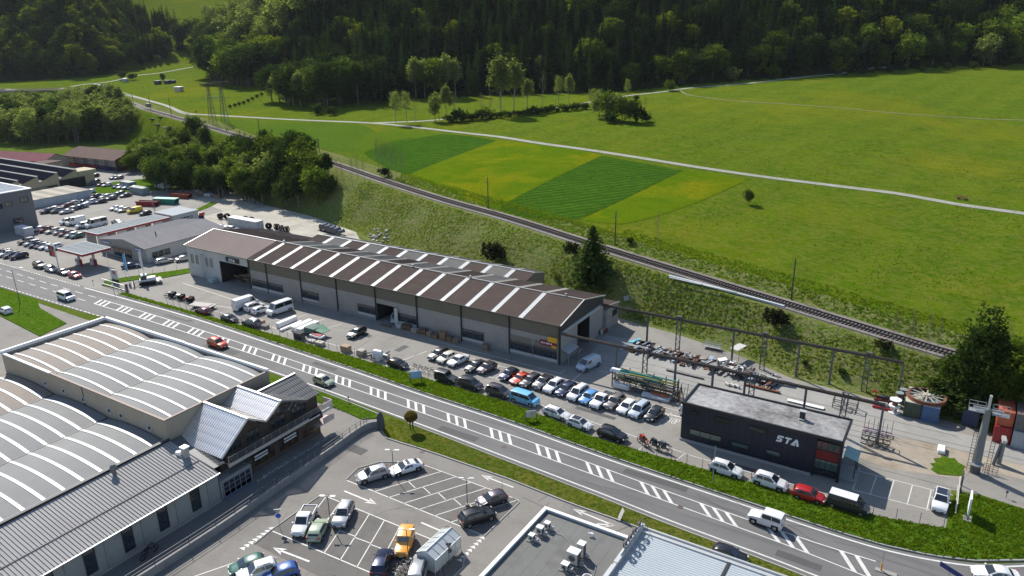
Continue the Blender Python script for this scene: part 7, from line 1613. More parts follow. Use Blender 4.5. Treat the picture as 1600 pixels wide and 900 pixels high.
t = thing('pylon_part','shorter inclined grey pylon section standing right of the lift pylon','lift pylon part',(9.2,111.0,0)); mb = MB(); mb.cyl((9.1,110.7,0),(9.2,111.0,3.4),.34,.28,12); mb.build('shaft', M_shaft, t, smooth=40); mb = MB(); mb.obox((9.2,111.2,3.6),(.5,1.6,.4),.1,tilt=0); mb.build('cap', M_trim, t); mb = MB(); mb.beam((8.5,110.0,.1),(9.0,111.0,3.2),.25,.5); mb.build('rib', M_steel, t)
t = thing('steel_gate_frame','low grey railing frame lying between the two pylons','frame',(8.2,108,.05)); mb = MB(); [mb.beam((7.3+.55*i,107.4,.05),(7.3+.55*i,107.4,1.4),.05) for i in range(4)]; [mb.beam((7.3,107.4,z),(8.95,107.4,z),.05) for z in (.4,.75,1.1,1.4)]; mb.build('rail', M_steel, t)
t = thing('sliding_gate','open sliding gate of white bars beside the last parked white car','gate',(4.7,99.5,.05)); mb = MB(); mb.box(4.6,4.75,94.6,101.6,.2,.42); mb.box(4.62,4.72,94.6,101.6,1.6,1.72); [mb.beam((4.68,y,.3),(4.68,y,1.7),.05) for y in np.arange(94.7,101.6,.3)]; mb.build('leaf', mat('gate_white',(.55,.53,.47),.6), t); mb = MB(); [mb.box(4.9,5.05,y,y+.15,0,2.3) for y in (100.6,102.2)]; mb.box(4.9,5.05,100.6,102.3,2.3,2.4); mb.build('guide_post', M_steel, t)
t = thing('sign_stele','white edge-on stele sign standing in the grass right of the gate','sign',(6.0,95.2,.1)); mb = MB(); mb.box(5.85,6.05,94.0,96.2,.9,3.2); mb.build('panel', M_white, t); mb = MB(); mb.box(5.88,6.02,94.3,94.5,.1,.9); mb.box(5.88,6.02,95.7,95.9,.1,.9); mb.build('leg', M_galv, t); mb = MB(); mb.box(5.5,6.4,93.7,94.9,.05,.3); mb.build('footing', M_conc, t)
# ------------------------------------------------------------ fences, lamps, signs
def mesh_fence(name, pts, lab, h=1.5, step=2.1, wires=6, z=.1, m=None):
    t = thing(name, lab, 'fence', (*pts[0], z)); P = resample(pts, step); m = m or M_steel; me = None
    for i, p in enumerate(P):
        if me is None: mb = MB(); mb.cyl((0,0,-.1),(0,0,h),.035,n=5); o = mb.build('post', m, t, origin=(0,0,0)); me = o.data
        else: o = bpy.data.objects.new('post', me); C.objects.link(o); o.parent = t
        o.location = (p[0]-pts[0][0], p[1]-pts[0][1], 0)
    mb = MB()
    for a, b in zip(pts, pts[1:]):
        for k in range(wires): mb.beam((*a, z+.15+(h-.2)*k/(wires-1)), (*b, z+.15+(h-.2)*k/(wires-1)), .012)
    o = mb.build('wires', m, t); return t
mesh_fence('mesh_fence', [(-150,92.0),(-120,92.0),(-93,92.0),(-58,91.5),(-50,90.4),(-41,88.9),(-10,89.0),(-4,89.4),(3.6,91.2)], 'low dark wire mesh fence between the yard and the roadside grass',1.5,2.15)
mesh_fence('mesh_fence', [(-177,93.4),(-180,97),(-172.6,103.5),(-166.8,116.4)], 'thin wire fence behind the white snow groomer',1.4,2.5,4); mesh_fence('mesh_fence', [(-198,144),(-180,141.5),(-167,137)], 'wire fence behind the petrol station at the gravel yard',1.8,3,5); mesh_fence('mesh_fence',[(-243,150),(-232,144),(-222,141.5)],'wire fence by the red and green skips',2.0,2.5,5)
mesh_fence('mesh_fence', [(-168.5,91.6),(-163,91.2)], 'short wire fence beside the entrance gate', 1.4, 1.8, 5)
t = thing('sliding_gate','long grey mesh sliding gate at the road entrance of the hall yard','gate',(-167,92,.1)); mb = MB(); [mb.beam((-176.6+.62*i,92.6,.2),(-176.6+.62*i,92.6,1.4),.04) for i in range(18)]; mb.beam((-176.6,92.6,1.45),(-166.0,92.4,1.45),.1); mb.beam((-176.6,92.6,.2),(-166.0,92.4,.2),.12); mb.build('leaf', M_galv, t); mb = MB(); mb.box(-166.1,-165.7,92.1,92.6,0,2.0); mb.build('gate_post', M_steel, t)
def lamp(x, y, lab, h=4.1, ang=.5):
    t = thing('street_lamp', lab, 'street lamp', (x, y, 0), group='car park lamps'); local(t)
    mb = MB(); mb.cyl((0,0,0),(0,0,h),.06,.045,8); mb.build('pole', M_steel, t); mb = MB(); mb.cyl((0,0,.0),(0,0,.35),.28,n=10); mb.build('base', M_conc, t)
    for s in (-1, 1): mb = MB(); d = Vector((math.cos(ang), math.sin(ang), 0))*s; mb.beam(Vector((0,0,h-.1)), d*.35+Vector((0,0,h+.03)), .05); mb.obox(d*.65+Vector((0,0,h+.08)), (.62,.26,.08), ang); mb.build('lamp_head', M_galv, t)
    t.location = (x, y, .03); return t
lamp(-60.9,65.5,'double headed lamp between the silver off-roader and the white coupe'); lamp(-48.4,65.2,'double headed lamp left of the plum hatchback'); lamp(-60.8,53.4,'double headed lamp between pale green hatchback and silver off-roader'); lamp(-48.4,53.4,'double headed lamp above the bicycles, right of the orange off-roader')
def pole(name, x, y, h, lab, cat, r=.07, m=None, z=None, arm=None, group=None, r2=None):
    z = float(terr(x, y)) if z is None else z; t = thing(name, lab, cat, (x, y, z), group=group); mb = MB(); mb.cyl((x,y,z-.3),(x,y,z+h),r,r2 or r*.7,8); mb.build('pole', m or M_steel, t)
    if arm: mb = MB(); mb.beam((x,y,z+h-.05),(x+arm[0],y+arm[1],z+h+arm[2]),.07); mb.build('arm', m or M_galv, t)
    return t
t = pole('street_lamp',-180.0,75.2,8.0,'thin tall road lamp in the grass at the left edge','street lamp',.08,arm=(1.2,1.2,.3),z=.1); mb = MB(); mb.obox((-178.6,76.6,8.4),(.7,.3,.12),.8); mb.build('lamp_head', M_galv, t)
pole('street_lamp',-23.0,85.5,6.0,'thin pale pole at the roadside behind the white car on the far lane','pole',.05,M_galv,.1)
G_c = 'railway line poles'
for i, (x, px, py, h) in enumerate(((0,1236,468,64),(0,961,382,52),(0,763,327,50),(0,499,238,22),(0,407,219,34),(0,268,182,30),(0,236,173,24),(0,209,163,18))):
    a, b, z = T(px, py); lo, hi = .5, 30
    for _ in range(25):
        m = (lo+hi)/2
        if proj(a,b,z+m)[1] > py-h: lo = m
        else: hi = m
    labs = ('wooden line pole beside the rails, rightmost, in front of the big meadow','wooden line pole above the lone spruce','wooden line pole beside the first crop strip','wooden line pole behind the grove by the rails','wooden line pole left of the bare trees on the far track','wooden line pole near the far rail bend','wooden line pole left of the far rail bend','wooden line pole farthest along the rails')
    t = pole('line_pole', a, b, lo, labs[i], 'line pole', .16, mat('pole_wood',(.07,.055,.045),.9), z, group=G_c, r2=.12)
    mb = MB(); mb.beam((a-.5,b-.9,z+lo-1.4),(a+.2,b+.4,z+lo-1.4),.1); mb.build('bracket', M_steel, t)
for i, (px, py) in enumerate(((333,193),(352,191))):
    a, b, z = T(px, py); t = thing('power_pylon','%s of two grey lattice power pylons in the far meadow' % ('left','right')[i],'power pylon',(a,b,z),group='power pylons'); H_ = 19.5; mb = MB(); n = 12
    q = lambda k, s: Vector((a+s[0]*(1.3-.95*k/n), b+s[1]*(1.3-.95*k/n), z+H_*k/n)); S4 = ((-1,-1),(1,-1),(1,1),(-1,1))
    for k in range(n):
        for j in range(4): mb.beam(q(k,S4[j]), q(k+1,S4[j]), .14); mb.beam(q(k,S4[j]), q(k+1,S4[(j+1)%4]), .09)
    mb.build('lattice_mast', M_steel, t); mb = MB(); [mb.beam((a-4.5,b-2,z+H_*f),(a+4.5,b+2,z+H_*f),.2) for f in (.99,.62)]; mb.build('cross_arm', M_steel, t)
# road signs
def sign(x, y, lab, plates, h=2.6, face=-.9):
    t = thing('road_sign', lab, 'road sign', (x, y, .03)); local(t); mb = MB(); mb.cyl((0,0,0),(0,0,h),.035,n=6); mb.build('pole', M_galv, t)
    d = Vector((math.cos(face), math.sin(face), 0)); u = Vector((-d.y, d.x, 0))
    for kind, z, m in plates:
        mb = MB(); c = Vector((0,0,z))+d*.05
        pts = [c+u*.34*math.cos(k*6.283/16)+Vector((0,0,.34*math.sin(k*6.283/16))) for k in range(16)] if kind == 'disc' else [c+u*-.42+Vector((0,0,.35)), c+u*.42+Vector((0,0,.35)), c+Vector((0,0,-.38))]
        n = len(pts); mb.add(pts+[p-d*.03 for p in pts], [tuple(range(n)), tuple(range(2*n-1,n-1,-1))]+[((i+1)%n, i, n+i, n+(i+1)%n) for i in range(n)]); mb.build('sign_plate', m, t)
    t.location = (x, y, .05)
M_sb = mat('sign_blue',(.03,.10,.45),.4); sign(-65.6,49.6,'blue round and triangular sign at the left corner of the lower bays',[('tri',2.5,M_galv),('disc',1.9,M_sb)],2.8); sign(-44.0,55.4,'dark triangular and round sign seen from behind at the trolley shelter',[('tri',2.3,M_steel),('disc',1.6,M_steel)],2.6,2.2)
t = thing('bollard_sign','orange and white traffic island bollard on the road at the bottom right','bollard',(-1.8,79.1,.06)); mb = MB(); mb.cyl((-1.8,79.1,.06),(-1.8,79.1,1.1),.1,.08,8); mb.build('post', mat('orange_plastic',(.75,.30,.03),.5), t); mb = MB(); mb.box(-2.4,-.2,78.8,79.4,.06,.14); mb.build('island', M_conc, t); mb = MB(); mb.cyl((-1.8,79.1,1.1),(-1.8,79.1,2.6),.02,n=5); mb.build('rod', M_steel, t)
t = thing('direction_sign','dark blue arrow shaped direction sign over the road at the bottom right','road sign',(4.4,80.8,.06)); mb = MB(); mb.add([(3.6,81.3,1.5),(5.6,80.1,1.5),(6.0,80.2,1.8),(5.6,80.1,2.1),(3.6,81.3,2.1)],[(4,3,2,1,0)]); mb.add([(3.6,81.34,1.5),(5.6,80.14,1.5),(6.0,80.24,1.8),(5.6,80.14,2.1),(3.6,81.34,2.1)],[(0,1,2,3,4)]); mb.build('panel', mat('sign_navy',(.015,.03,.16),.4), t); mb = MB(); mb.cyl((4.6,80.75,.06),(4.6,80.75,1.6),.04,n=6); mb.build('post', M_galv, t)
t = thing('notice_board','blue information board on posts in the roadside grass next to the bicycles','notice board',(-76.3,89.4,.15)); mb = MB(); mb.obox((-76.3,89.4,1.6),(2.0,.08,1.3),.75); mb.build('panel', mat('board_blue',(.22,.40,.58),.5), t); mb = MB(); mb.beam((-77.0,88.75,.1),(-77.0,88.75,2.0),.1); mb.beam((-75.6,90.05,.1),(-75.6,90.05,2.0),.1); mb.build('post', M_steel, t)
t = thing('notice_board','grey framed board with yellow mark standing in the verge below the white estate','notice board',(-52.4,88.0,.15)); mb = MB(); mb.obox((-52.4,88.0,1.35),(1.7,.08,1.1),.75); mb.build('panel', mat('board_grey',(.42,.45,.46),.5), t); mb = MB(); mb.obox((-52.2,88.1,1.4),(.35,.12,.35),.75); mb.build('yellow_mark', M_sign_y, t); mb = MB(); mb.beam((-53.0,87.45,.1),(-53.0,87.45,1.9),.09); mb.beam((-51.8,88.55,.1),(-51.8,88.55,1.9),.09); mb.build('post', M_steel, t)
t = thing('pavement_board','small standing advertising board on the paving behind the supermarket','board',(-30.2,72.9,.04)); mb = MB(); mb.beam((-30.6,72.5,.1),(-30.2,72.9,1.5),.7,.06); mb.build('panel', M_wallp, t); mb = MB(); mb.box(-30.9,-30.0,72.2,72.9,.04,.14); mb.build('foot', M_steel, t)
for x, y, l in ((10.0,102.0,'little dark marker post on the entrance road kerb'),(-81.5,78.3,'small dark box on a post in the verge by the chalet'),(-178.5,91.4,'small roadside marker post left of the entrance')): 
    t = thing('marker_post', l, 'marker post', (x,y,.1)); mb = MB(); mb.cyl((x,y,.1),(x,y,.9),.04,n=6); mb.build('post', M_steel, t); mb = MB(); mb.obox((x,y,.95),(.25,.2,.3)); mb.build('head', M_steel, t)
# retaining wall with railing between the chalet ramp and the car park
t = thing('retaining_wall','curved concrete retaining wall with handrail between chalet ramp and car park','wall',(-72,55,0)); W_ = catmull([(-71.6,30),(-71.5,45),(-72.0,55),(-72.4,64),(-72.9,71.0),(-72.6,73.6),(-71.4,74.7)],4); mb = MB()
for a, b in zip(W_, W_[1:]): mb.beam((*a,.55),(*b,.55),.3,1.15)
mb.build('wall', mat('wall_concrete',(.24,.235,.225),.85,var=.2,stain=((.12,.12,.115),.4,.5)), t); mb = MB()
for a, b in zip(W_[:-5], W_[1:-4]): [mb.beam((*a,z),(*b,z),.05) for z in (1.55,2.05)]; mb.beam((*a,1.1),(*a,2.05),.06)
mb.build('handrail', M_steel, t)
mb = MB(); mb.prism([(-76.5,20),(-71.7,20),(-71.7,45),(-72.2,55),(-72.6,64),(-73.0,70.5),(-76.5,70.5)],.03,.06); k = mb.build('ramp_paving', mat('ramp_asphalt',(.15,.148,.142),.85,var=.12,scale=1.2)); tag(k,None,None,kind='structure')
t = thing('standing_stone','dark grey upright boulder at the top of the retaining wall','boulder',(-70.9,74.2,.1)); P = []; mb = MB()
for k, (r_, z) in enumerate(((.75,.0),(.85,.7),(.8,1.6),(.6,2.4),(.3,2.9),(.05,3.0))):
    for i in range(10): a = 6.283*i/10; P.append((-70.9+math.cos(a)*r_*(1+.12*math.sin(3*i+k))*.8, 74.3+math.sin(a)*r_*(.6+.05*math.cos(2*i)), .05+z))
mb.add(P,[(k*10+i,k*10+(i+1)%10,(k+1)*10+(i+1)%10,(k+1)*10+i) for k in range(5) for i in range(10)]); mb.build('stone', mat('dark_stone',(.07,.072,.075),.8,var=.25,bump=.4), t, smooth=50)
# topiary tree on three stems
t = thing('topiary_tree','small round clipped tree with bronze leaves on thin stems in the lawn strip','tree',(-66.6,76.3,.15)); gg = np.random.default_rng(5); d = gg.normal(size=(2400,3)); d /= np.linalg.norm(d,axis=1)[:,None]; p = d*(gg.uniform(.72,1.0,(2400,1)))*np.array([1.0,1.0,.78]); o = bpy.data.objects.new('crown', leafmesh('crown', p, gg.uniform(.12,.24,2400), LM['brown'])); C.objects.link(o); o.parent = t; o.location = (0,0,2.35)
mb = MB(); [mb.cyl((-66.6+a,76.3+b,.1),(-66.6+a*.8,76.3+b*.8,2.0),.05,n=6) for a, b in ((-.35,0),(0,-.2),(.3,.1),(.0,.3))]; mb.build('stem', M_bark, t)
# trolley shelter, bicycles
t = thing('trolley_shelter','small glass gable roofed trolley shelter between the bays','shelter',(-45.5,55.4,.03)); M_poly = glassm('milky_polycarbonate',(.50,.53,.52),.25); x0,x1,y0,y1 = -46.6,-44.1,52.9,57.8; xm = (x0+x1)/2
for i in range(5):
    a, b = y0+(y1-y0)*i/5+.03, y0+(y1-y0)*(i+1)/5-.03
    for xe in (x0-.1, x1+.1): mb = MB(); mb.add([(xe,a,2.05),(xe,b,2.05),(xm,b,2.75),(xm,a,2.75),(xe,a,2.02),(xe,b,2.02),(xm,b,2.72),(xm,a,2.72)],[(0,1,2,3),(7,6,5,4),(0,4,5,1),(2,6,7,3)]); mb.build('roof_pane', M_poly, t)
    mb = MB(); mb.box(x0,x0+.03,a,b,.3,2.0); mb.build('side_pane', M_poly, t); mb = MB(); mb.box(x1-.03,x1,a,b,.3,2.0); mb.build('side_pane', M_poly, t)
mb = MB(); mb.add([(x0,y0,.3),(x1,y0,.3),(x1,y0,2.05),(xm,y0,2.72),(x0,y0,2.05)],[(0,1,2,3,4)]); mb.build('gable_pane', M_poly, t)
mb = MB(); [mb.beam((x,y,.03),(x,y,2.05),.06) for x in (x0,x1) for y in np.linspace(y0,y1,6)]; [mb.beam((x,y0,2.08),(x,y1,2.08),.07) for x in (x0-.1,x1+.1)]; mb.beam((xm,y0-.05,2.79),(xm,y1,2.79),.08); [mb.beam((s,y,2.1),(xm,y,2.79),.05) for s in (x0-.1,x1+.1) for y in np.linspace(y0,y1,6)]; mb.beam((x0,y0-.01,1.15),(x1,y0-.01,1.15),.05); mb.build('frame', mat('white_aluminium',(.6,.61,.6),.4,.3), t)
def bike(x, y, a, lab, motor=False, col=(.3,.3,.3), group=None):
    t = thing('motorcycle' if motor else 'bicycle', lab, 'motorcycle' if motor else 'bicycle', (x,y,.04), group=group); local(t); R_ = .32; m = mat('cycle_%d_%d' % (int(col[0]*100),int(col[2]*100)), col, .4)
    for xx in (-.62,.62):
        mb = MB(); n = 16; P = []
        for i in range(n):
            q = 6.283*i/n; P += [(xx+math.cos(q)*(R_-.04), -.05 if motor else -.02, R_+math.sin(q)*(R_-.04)),(xx+math.cos(q)*R_,0,R_+math.sin(q)*R_),(xx+math.cos(q)*(R_-.04), .05 if motor else .02, R_+math.sin(q)*(R_-.04))]
        mb.add(P,[(3*i+k,3*((i+1)%n)+k,3*((i+1)%n)+(k+1)%3,3*i+(k+1)%3) for i in range(n) for k in range(3)]); mb.build('wheel', M_tyre, t)
    mb = MB(); w_ = .13 if motor else .045; [mb.beam(p, q, w_) for p, q in (((-.62,0,R_),(-.1,0,.45)),((-.1,0,.45),(.42,0,.85)),((-.1,0,.45),(-.2,0,.85)),((-.2,0,.85),(.42,0,.85)),((.42,0,.95),(.62,0,R_)))]; mb.build('frame', m, t)
    mb = MB(); mb.beam((.40,-.32,1.02),(.40,.32,1.02),.04); mb.build('handlebar', M_steel, t); mb = MB(); mb.obox((-.25,0,.9),(.45 if motor else .25,.2,.09)); mb.build('saddle', M_black, t)
    if motor: mb = MB(); mb.obox((.05,0,.52),(.45,.34,.36)); mb.build('engine', M_steel, t); mb = MB(); mb.obox((.2,0,.92),(.5,.3,.24)); mb.obox((-.6,0,.82),(.4,.16,.1)); mb.build('tank', m, t)
    t.rotation_euler = (rad(8),0,a); t.scale = ((1.45 if motor else 1.15),)*3
bike(-34.9,90.3,rad(150),'red and orange motorcycle, left of three behind the fence',True,(.45,.06,.03)); bike(-33.0,90.2,rad(165),'dark motorcycle in the middle of three behind the fence',True,(.04,.04,.05)); bike(-31.6,90.2,rad(170),'dark motorcycle with grey tank, right of three',True,(.15,.15,.17))
for i in range(4): bike(-79.6+1.25*i,93.3,rad(160),'%s dark bicycle in the row behind the blue board' % ('leftmost','second','third','rightmost')[i],False,(.05,.05,.06) if i % 2 else (.14,.06,.07))
for i in range(4): bike(-47.7+.0*i,50.6+.55*i,rad(15),'bicycle in the rack at the bottom bays, %s from the bottom' % ('first','second','third','fourth')[i],False,(.08,.08,.1))
bike(-74.9,38.2,rad(100),'dark motorcycle parked at the foot of the aisle wall',True,(.05,.05,.06))
# ------------------------------------------------------------ goods in front of the long hall
for i, (x, y, sx, sy, sz, c, lab) in enumerate(((-94.9,107.2,1.1,.9,.9,(.5,.5,.48),'white crate first at the open hall door'),(-93.0,107.2,2.0,.9,1.3,(.10,.055,.045),'dark brown tall crate right of the hall door'),(-90.8,107.0,1.5,.9,.9,(.35,.33,.29),'pale grey crate third from the hall door'),(-88.8,107.2,1.6,1,1.2,(.12,.08,.06),'brown crate pile with dark lid fourth from the door'),(-87.0,107.0,1.0,.9,1.0,(.26,.2,.15),'light brown crate in the middle of the crate row'),(-85.4,106.9,1.1,1,.9,(.15,.1,.08),'low dark brown crate left of the tallest one'),(-83.6,107.0,1.2,1,1.7,(.26,.14,.08),'tallest orange brown crate of the row'),(-82.0,106.9,1.1,.9,1.1,(.14,.09,.07),'brown crate right of the tallest one'),(-80.5,106.9,1.1,.9,1.0,(.2,.16,.13),'last greyish crate of the row left of the window'),(-73.6,107.0,1.2,1.0,1.3,(.2,.15,.12),'single brown crate right of the window'),(-98.0,106.5,2.4,.8,.35,(.12,.11,.10),'low dark pallet load left of the open hall door'),(-154.0,107.0,2.0,1.2,1.0,(.38,.45,.47),'pale blue skip standing before the pale hall front'))):
    t = thing('crate', lab, 'crate', (x,y,.04)); m = mat('crate_%d' % i, c, .85, var=.2, scale=2)
    mb = MB(); mb.box(x-sx/2,x+sx/2,y-sy/2,y+sy/2,.16,sz); mb.build('body', m, t); mb = MB(); [mb.box(x-sx/2,x+sx/2,y+dy-.06,y+dy+.06,.02,.15) for dy in (-sy/2+.1,0,sy/2-.1)]; mb.build('skid', M_wood, t)
    mb = MB(); [mb.box(x-sx/2-.02,x-sx/2+.08,y-sy/2-.03,y-sy/2-.002,.16,sz+.02),mb.box(x+sx/2-.08,x+sx/2+.02,y-sy/2-.03,y-sy/2-.002,.16,sz+.02),mb.box(x-sx/2,x+sx/2,y-sy/2-.045,y-sy/2-.032,sz*.55,sz*.55+.1)]; mb.build('batten', M_wood if sum(c) < 1 else m, t)
for i in range(7): mb = MB(); mb.obox((-59.6+.35*i,121+.9*i*.6+1.5,.5),(1.2,.15,.9+.1*(i%3)),rad(70),tilt=.1); n = ('rusty','dark','grey')[i%3]; tag(mb.build('leaning_plate', mat('bar_'+('rusty','dark','pale')[i%3],(.15,.06,.03))),'%s plate leaning at the end wall of the hall beside the crane beam' % n,'steel plate','plates leaning at the hall end wall')
for i in range(18):
    g = random.Random(i); x, y, z = g.uniform(-151,-142.5), g.uniform(110,114.5), g.choice((.1,.5,.9,1.3)); mb = MB(); mb.obox((x,y,z+.15),(g.uniform(1.5,3),g.uniform(.3,.9),.28),g.uniform(-.15,.15)); tag(mb.build('timber_stack', mat('timber_%d' % (i%3),((.36,.24,.12),(.22,.13,.07),(.5,.42,.3))[i%3],.85,var=.2)),'stack of %s boards inside the open left hall door' % ('yellowish','brown','pale')[i%3],'timber','timber stacks inside the left hall door')
# long white boxes
for x, y0, y1, w_, h_, lab in ((-116.9,94.6,99.6,.85,1.0,'long white box left of the flat white beam'),(-114.9,93.6,99.2,.55,.4,'flat white beam between the long white boxes'),(-112.6,94.8,99.8,1.1,1.0,'long white box in the middle of the three'),(-110.6,94.5,99.6,1.3,1.1,'long white box nearest the green covered goods')):
    mb = MB(); mb.box(x-w_/2,x+w_/2,y0,y1,.1,h_+.1); mb.box(x-w_/2+.06,x+w_/2-.06,y0-.02,y0-.001,.16,h_+.04); tag(mb.build('long_box', M_white), lab, 'box')
t = thing('covered_trailer','trailer with green and red tarpaulin covered load by the white boxes','trailer',(-106,95.5,.05)); mb = MB(); mb.box(-109.4,-106.6,94.9,97.4,.5,1.7); mb.build('load', mat('grey_green_load',(.10,.15,.13),.8,var=.3), t)
mb = MB(); mb.add([(-107.4,95,1.75),(-104.8,95.2,1.2),(-104.4,97.2,1.2),(-106.8,97.6,2.0),(-107.4,95,1.65),(-104.8,95.2,1.1),(-104.4,97.2,1.1),(-106.8,97.6,1.9)],[(0,1,2,3),(7,6,5,4),(0,4,5,1),(1,5,6,2),(2,6,7,3),(3,7,4,0)]); mb.build('green_cover', mat('green_cover',(.02,.17,.09),.5), t)
mb = MB(); mb.box(-106.9,-103.9,93.9,95.2,.6,.95); mb.build('tray', M_white, t); mb = MB(); mb.box(-106.6,-104.2,94.1,95.0,.95,1.08); mb.build('red_load', mat('red_load',(.30,.03,.05),.7), t); mb = MB(); [mb.cyl((x,94.0,.35),(x,93.85,.35),.32,n=12) for x in (-106,-104.9)]; mb.build('wheel', M_tyre, t)
for i, (x, y, sx, sy, h_, c, lab) in enumerate(((-121.3,94.0,1.6,1.4,1.1,(.34,.26,.17),'wooden pallet pile right of the grey off-roader'),(-119.3,93.4,1.6,1.2,.7,(.2,.18,.16),'low grey pallet pile next to the wooden one'),(-108.6,92.9,2.0,1.4,1.5,(.035,.04,.038),'black wrapped pallet stack at the fence'),(-105.3,93.0,1.6,1.1,.5,(.45,.44,.41),'low white stone pallet behind the fence'),(-102.8,92.7,1.8,1.2,.8,(.46,.42,.35),'cream coloured block pallet behind the fence'),(-96.4,93.2,1.8,1.3,1.2,(.38,.27,.17),'tan wooden crate pile with dark side at the fence'),(-92.6,93.4,1.6,1.3,1.1,(.36,.32,.27),'pale stone pallet left of the dark bars'))):
    t = thing('pallet_load', lab, 'pallet', (x,y,.04)); mb = MB(); mb.box(x-sx/2,x+sx/2,y-sy/2,y+sy/2,.04,.17); mb.build('pallet', M_wood, t); m = mat('pallet_%d' % i, c, .85, var=.25, scale=3)
    k = 3; 
    for j in range(k):
        mb = MB(); e = .03*((i+j)%3); mb.box(x-sx/2+e,x+sx/2-e,y-sy/2+.02,y+sy/2-.04,.18+(h_-.18)*j/k+.01,.18+(h_-.18)*(j+1)/k-.01); mb.build('layer', m, t)
g = random.Random(31)
for i in range(16): mb = MB(); x = -91.2+.22*i; mb.obox((x,93.6+g.uniform(-.2,.3),.25+g.choice((0,.2,.45))),(g.uniform(2.2,3.2),.1,.1),rad(60)+g.uniform(-.12,.12),tilt=g.uniform(-.15,.15)); tag(mb.build('dark_bar', mat('blue_black_bar',(.05,.06,.075),.5,.4)),'blue black steel bar in the heap between stone pallet and white crusher','steel bar','heap of blue black bars')
t = thing('white_machine','white wrapped machine standing at the fence left of the black hatchback','machine',(-88.4,93.4,.05)); mb = MB(); mb.box(-89.2,-87.8,92.6,93.9,.1,1.1); mb.cyl((-89.2,93.2,1.4),(-87.6,93.5,1.4),.6,n=12); mb.build('cover', M_white, t, smooth=30); mb = MB(); mb.beam((-89.0,94.6,.2),(-87.0,94.9,1.4),.3); mb.box(-88.2,-86.9,94.1,94.9,.1,.9); mb.build('frame', M_galv, t)
# machines at the left of the yard
t = thing('flatbed_trailer','grey flat trailer with rusty red and black machine frames by the fence','trailer',(-140,94.3,.05)); mb = MB(); mb.obox((-140.6,94.4,.8),(5.8,2.3,.14),.25); mb.obox((-138.9,94.5,.92),(1.0,2.2,.1),.25); mb.build('deck', M_wallg, t); mb = MB(); mb.obox((-140.6,94.4,.5),(5.8,.3,.25),.25); [mb.cyl((x,y,.35),(x,y-.2,.35),.33,n=12) for x, y in ((-141.6,93.1),(-140.6,93.3))]; mb.build('undercarriage', M_black, t)
for i in range(3):
    x0 = -153.5+3.3*i; t = thing('piste_machine','%s of three dark machine frames beside the entrance fence' % ('left','middle','right')[i],'machine',(x0,95.2,.05)); mb = MB(); [mb.beam((x0-1.6,94.6+.5*k,.3+.3*k),(x0+1.2,95.0+.5*k,.6+.35*k),.14) for k in range(3)]; mb.obox((x0+.6,95.4,.7),(1.2,1.4,.9),.2); mb.build('frame', M_black, t)
    mb = MB(); mb.obox((x0+.2,95.0,1.25),(.9,.6,.2),.3); mb.beam((x0-1,94.5,.6),(x0+.5,95.7,1.5),.12); mb.build('arm', (M_wallp, M_galv, mat('machine_red',(.32,.05,.03),.6))[i], t)
def groomer():
    t = thing('snow_groomer','white cabbed snow groomer with dark blade parked on the grass','snow groomer',(-166.9,98.3,.15)); local(t); a = rad(60)
    mb = MB(); mb.box(-1.6,1.9,-1.0,1.0,.75,1.25); mb.box(.1,1.9,-.8,.8,1.25,1.6); mb.build('hull', M_white, t); mb = MB(); mb.add([(-1.5,-.85,1.25),(-.0,-.85,1.25),(-.0,.85,1.25),(-1.5,.85,1.25),(-1.1,-.75,2.25),(-.05,-.75,2.3),(-.05,.75,2.3),(-1.1,.75,2.25)],[(0,1,5,4),(1,2,6,5),(2,3,7,6),(3,0,4,7)]); mb.build('cab_glass', M_glass, t); mb = MB(); mb.box(-1.2,.05,-.85,.85,2.26,2.42); mb.build('cab_roof', M_white, t)
    for s in (-1,1):
        mb = MB(); y0, y1 = (1.05,1.75) if s > 0 else (-1.75,-1.05); P = [(-2.0,.45),(-1.6,.1),(1.6,.1),(2.1,.45),(1.8,.85),(-1.7,.85)]; mb.add([(p[0],y0,p[1]) for p in P]+[(p[0],y1,p[1]) for p in P],[tuple(range(5,-1,-1)),tuple(range(6,12))]+[(i,(i+1)%6,6+(i+1)%6,6+i) for i in range(6)]); mb.build('track', M_black, t)
    mb = MB(); mb.add([(-3.0,-2.1,.1),(-3.0,2.1,.1),(-3.15,2.1,1.0),(-3.15,-2.1,1.0),(-2.85,-2.1,.1),(-2.85,2.1,.1),(-3.0,2.1,1.0),(-3.0,-2.1,1.0)],[(0,3,2,1),(4,5,6,7),(0,1,5,4),(3,7,6,2),(0,4,7,3),(1,2,6,5)]); mb.build('blade', M_black, t); mb = MB(); mb.beam((-2.9,-.5,.6),(-1.6,-.5,.8),.15); mb.beam((-2.9,.5,.6),(-1.6,.5,.8),.15); mb.box(-3.3,-3.2,-2.2,2.2,.1,.3); mb.build('push_frame', M_wallp, t)
    mb = MB(); mb.box(2.0,3.2,-1.7,1.7,.4,.7); mb.cyl((2.8,-1.6,.7),(2.8,1.6,.7),.25,n=8); mb.build('tiller', M_wallp, t); t.rotation_euler = (0,0,a)
groomer()
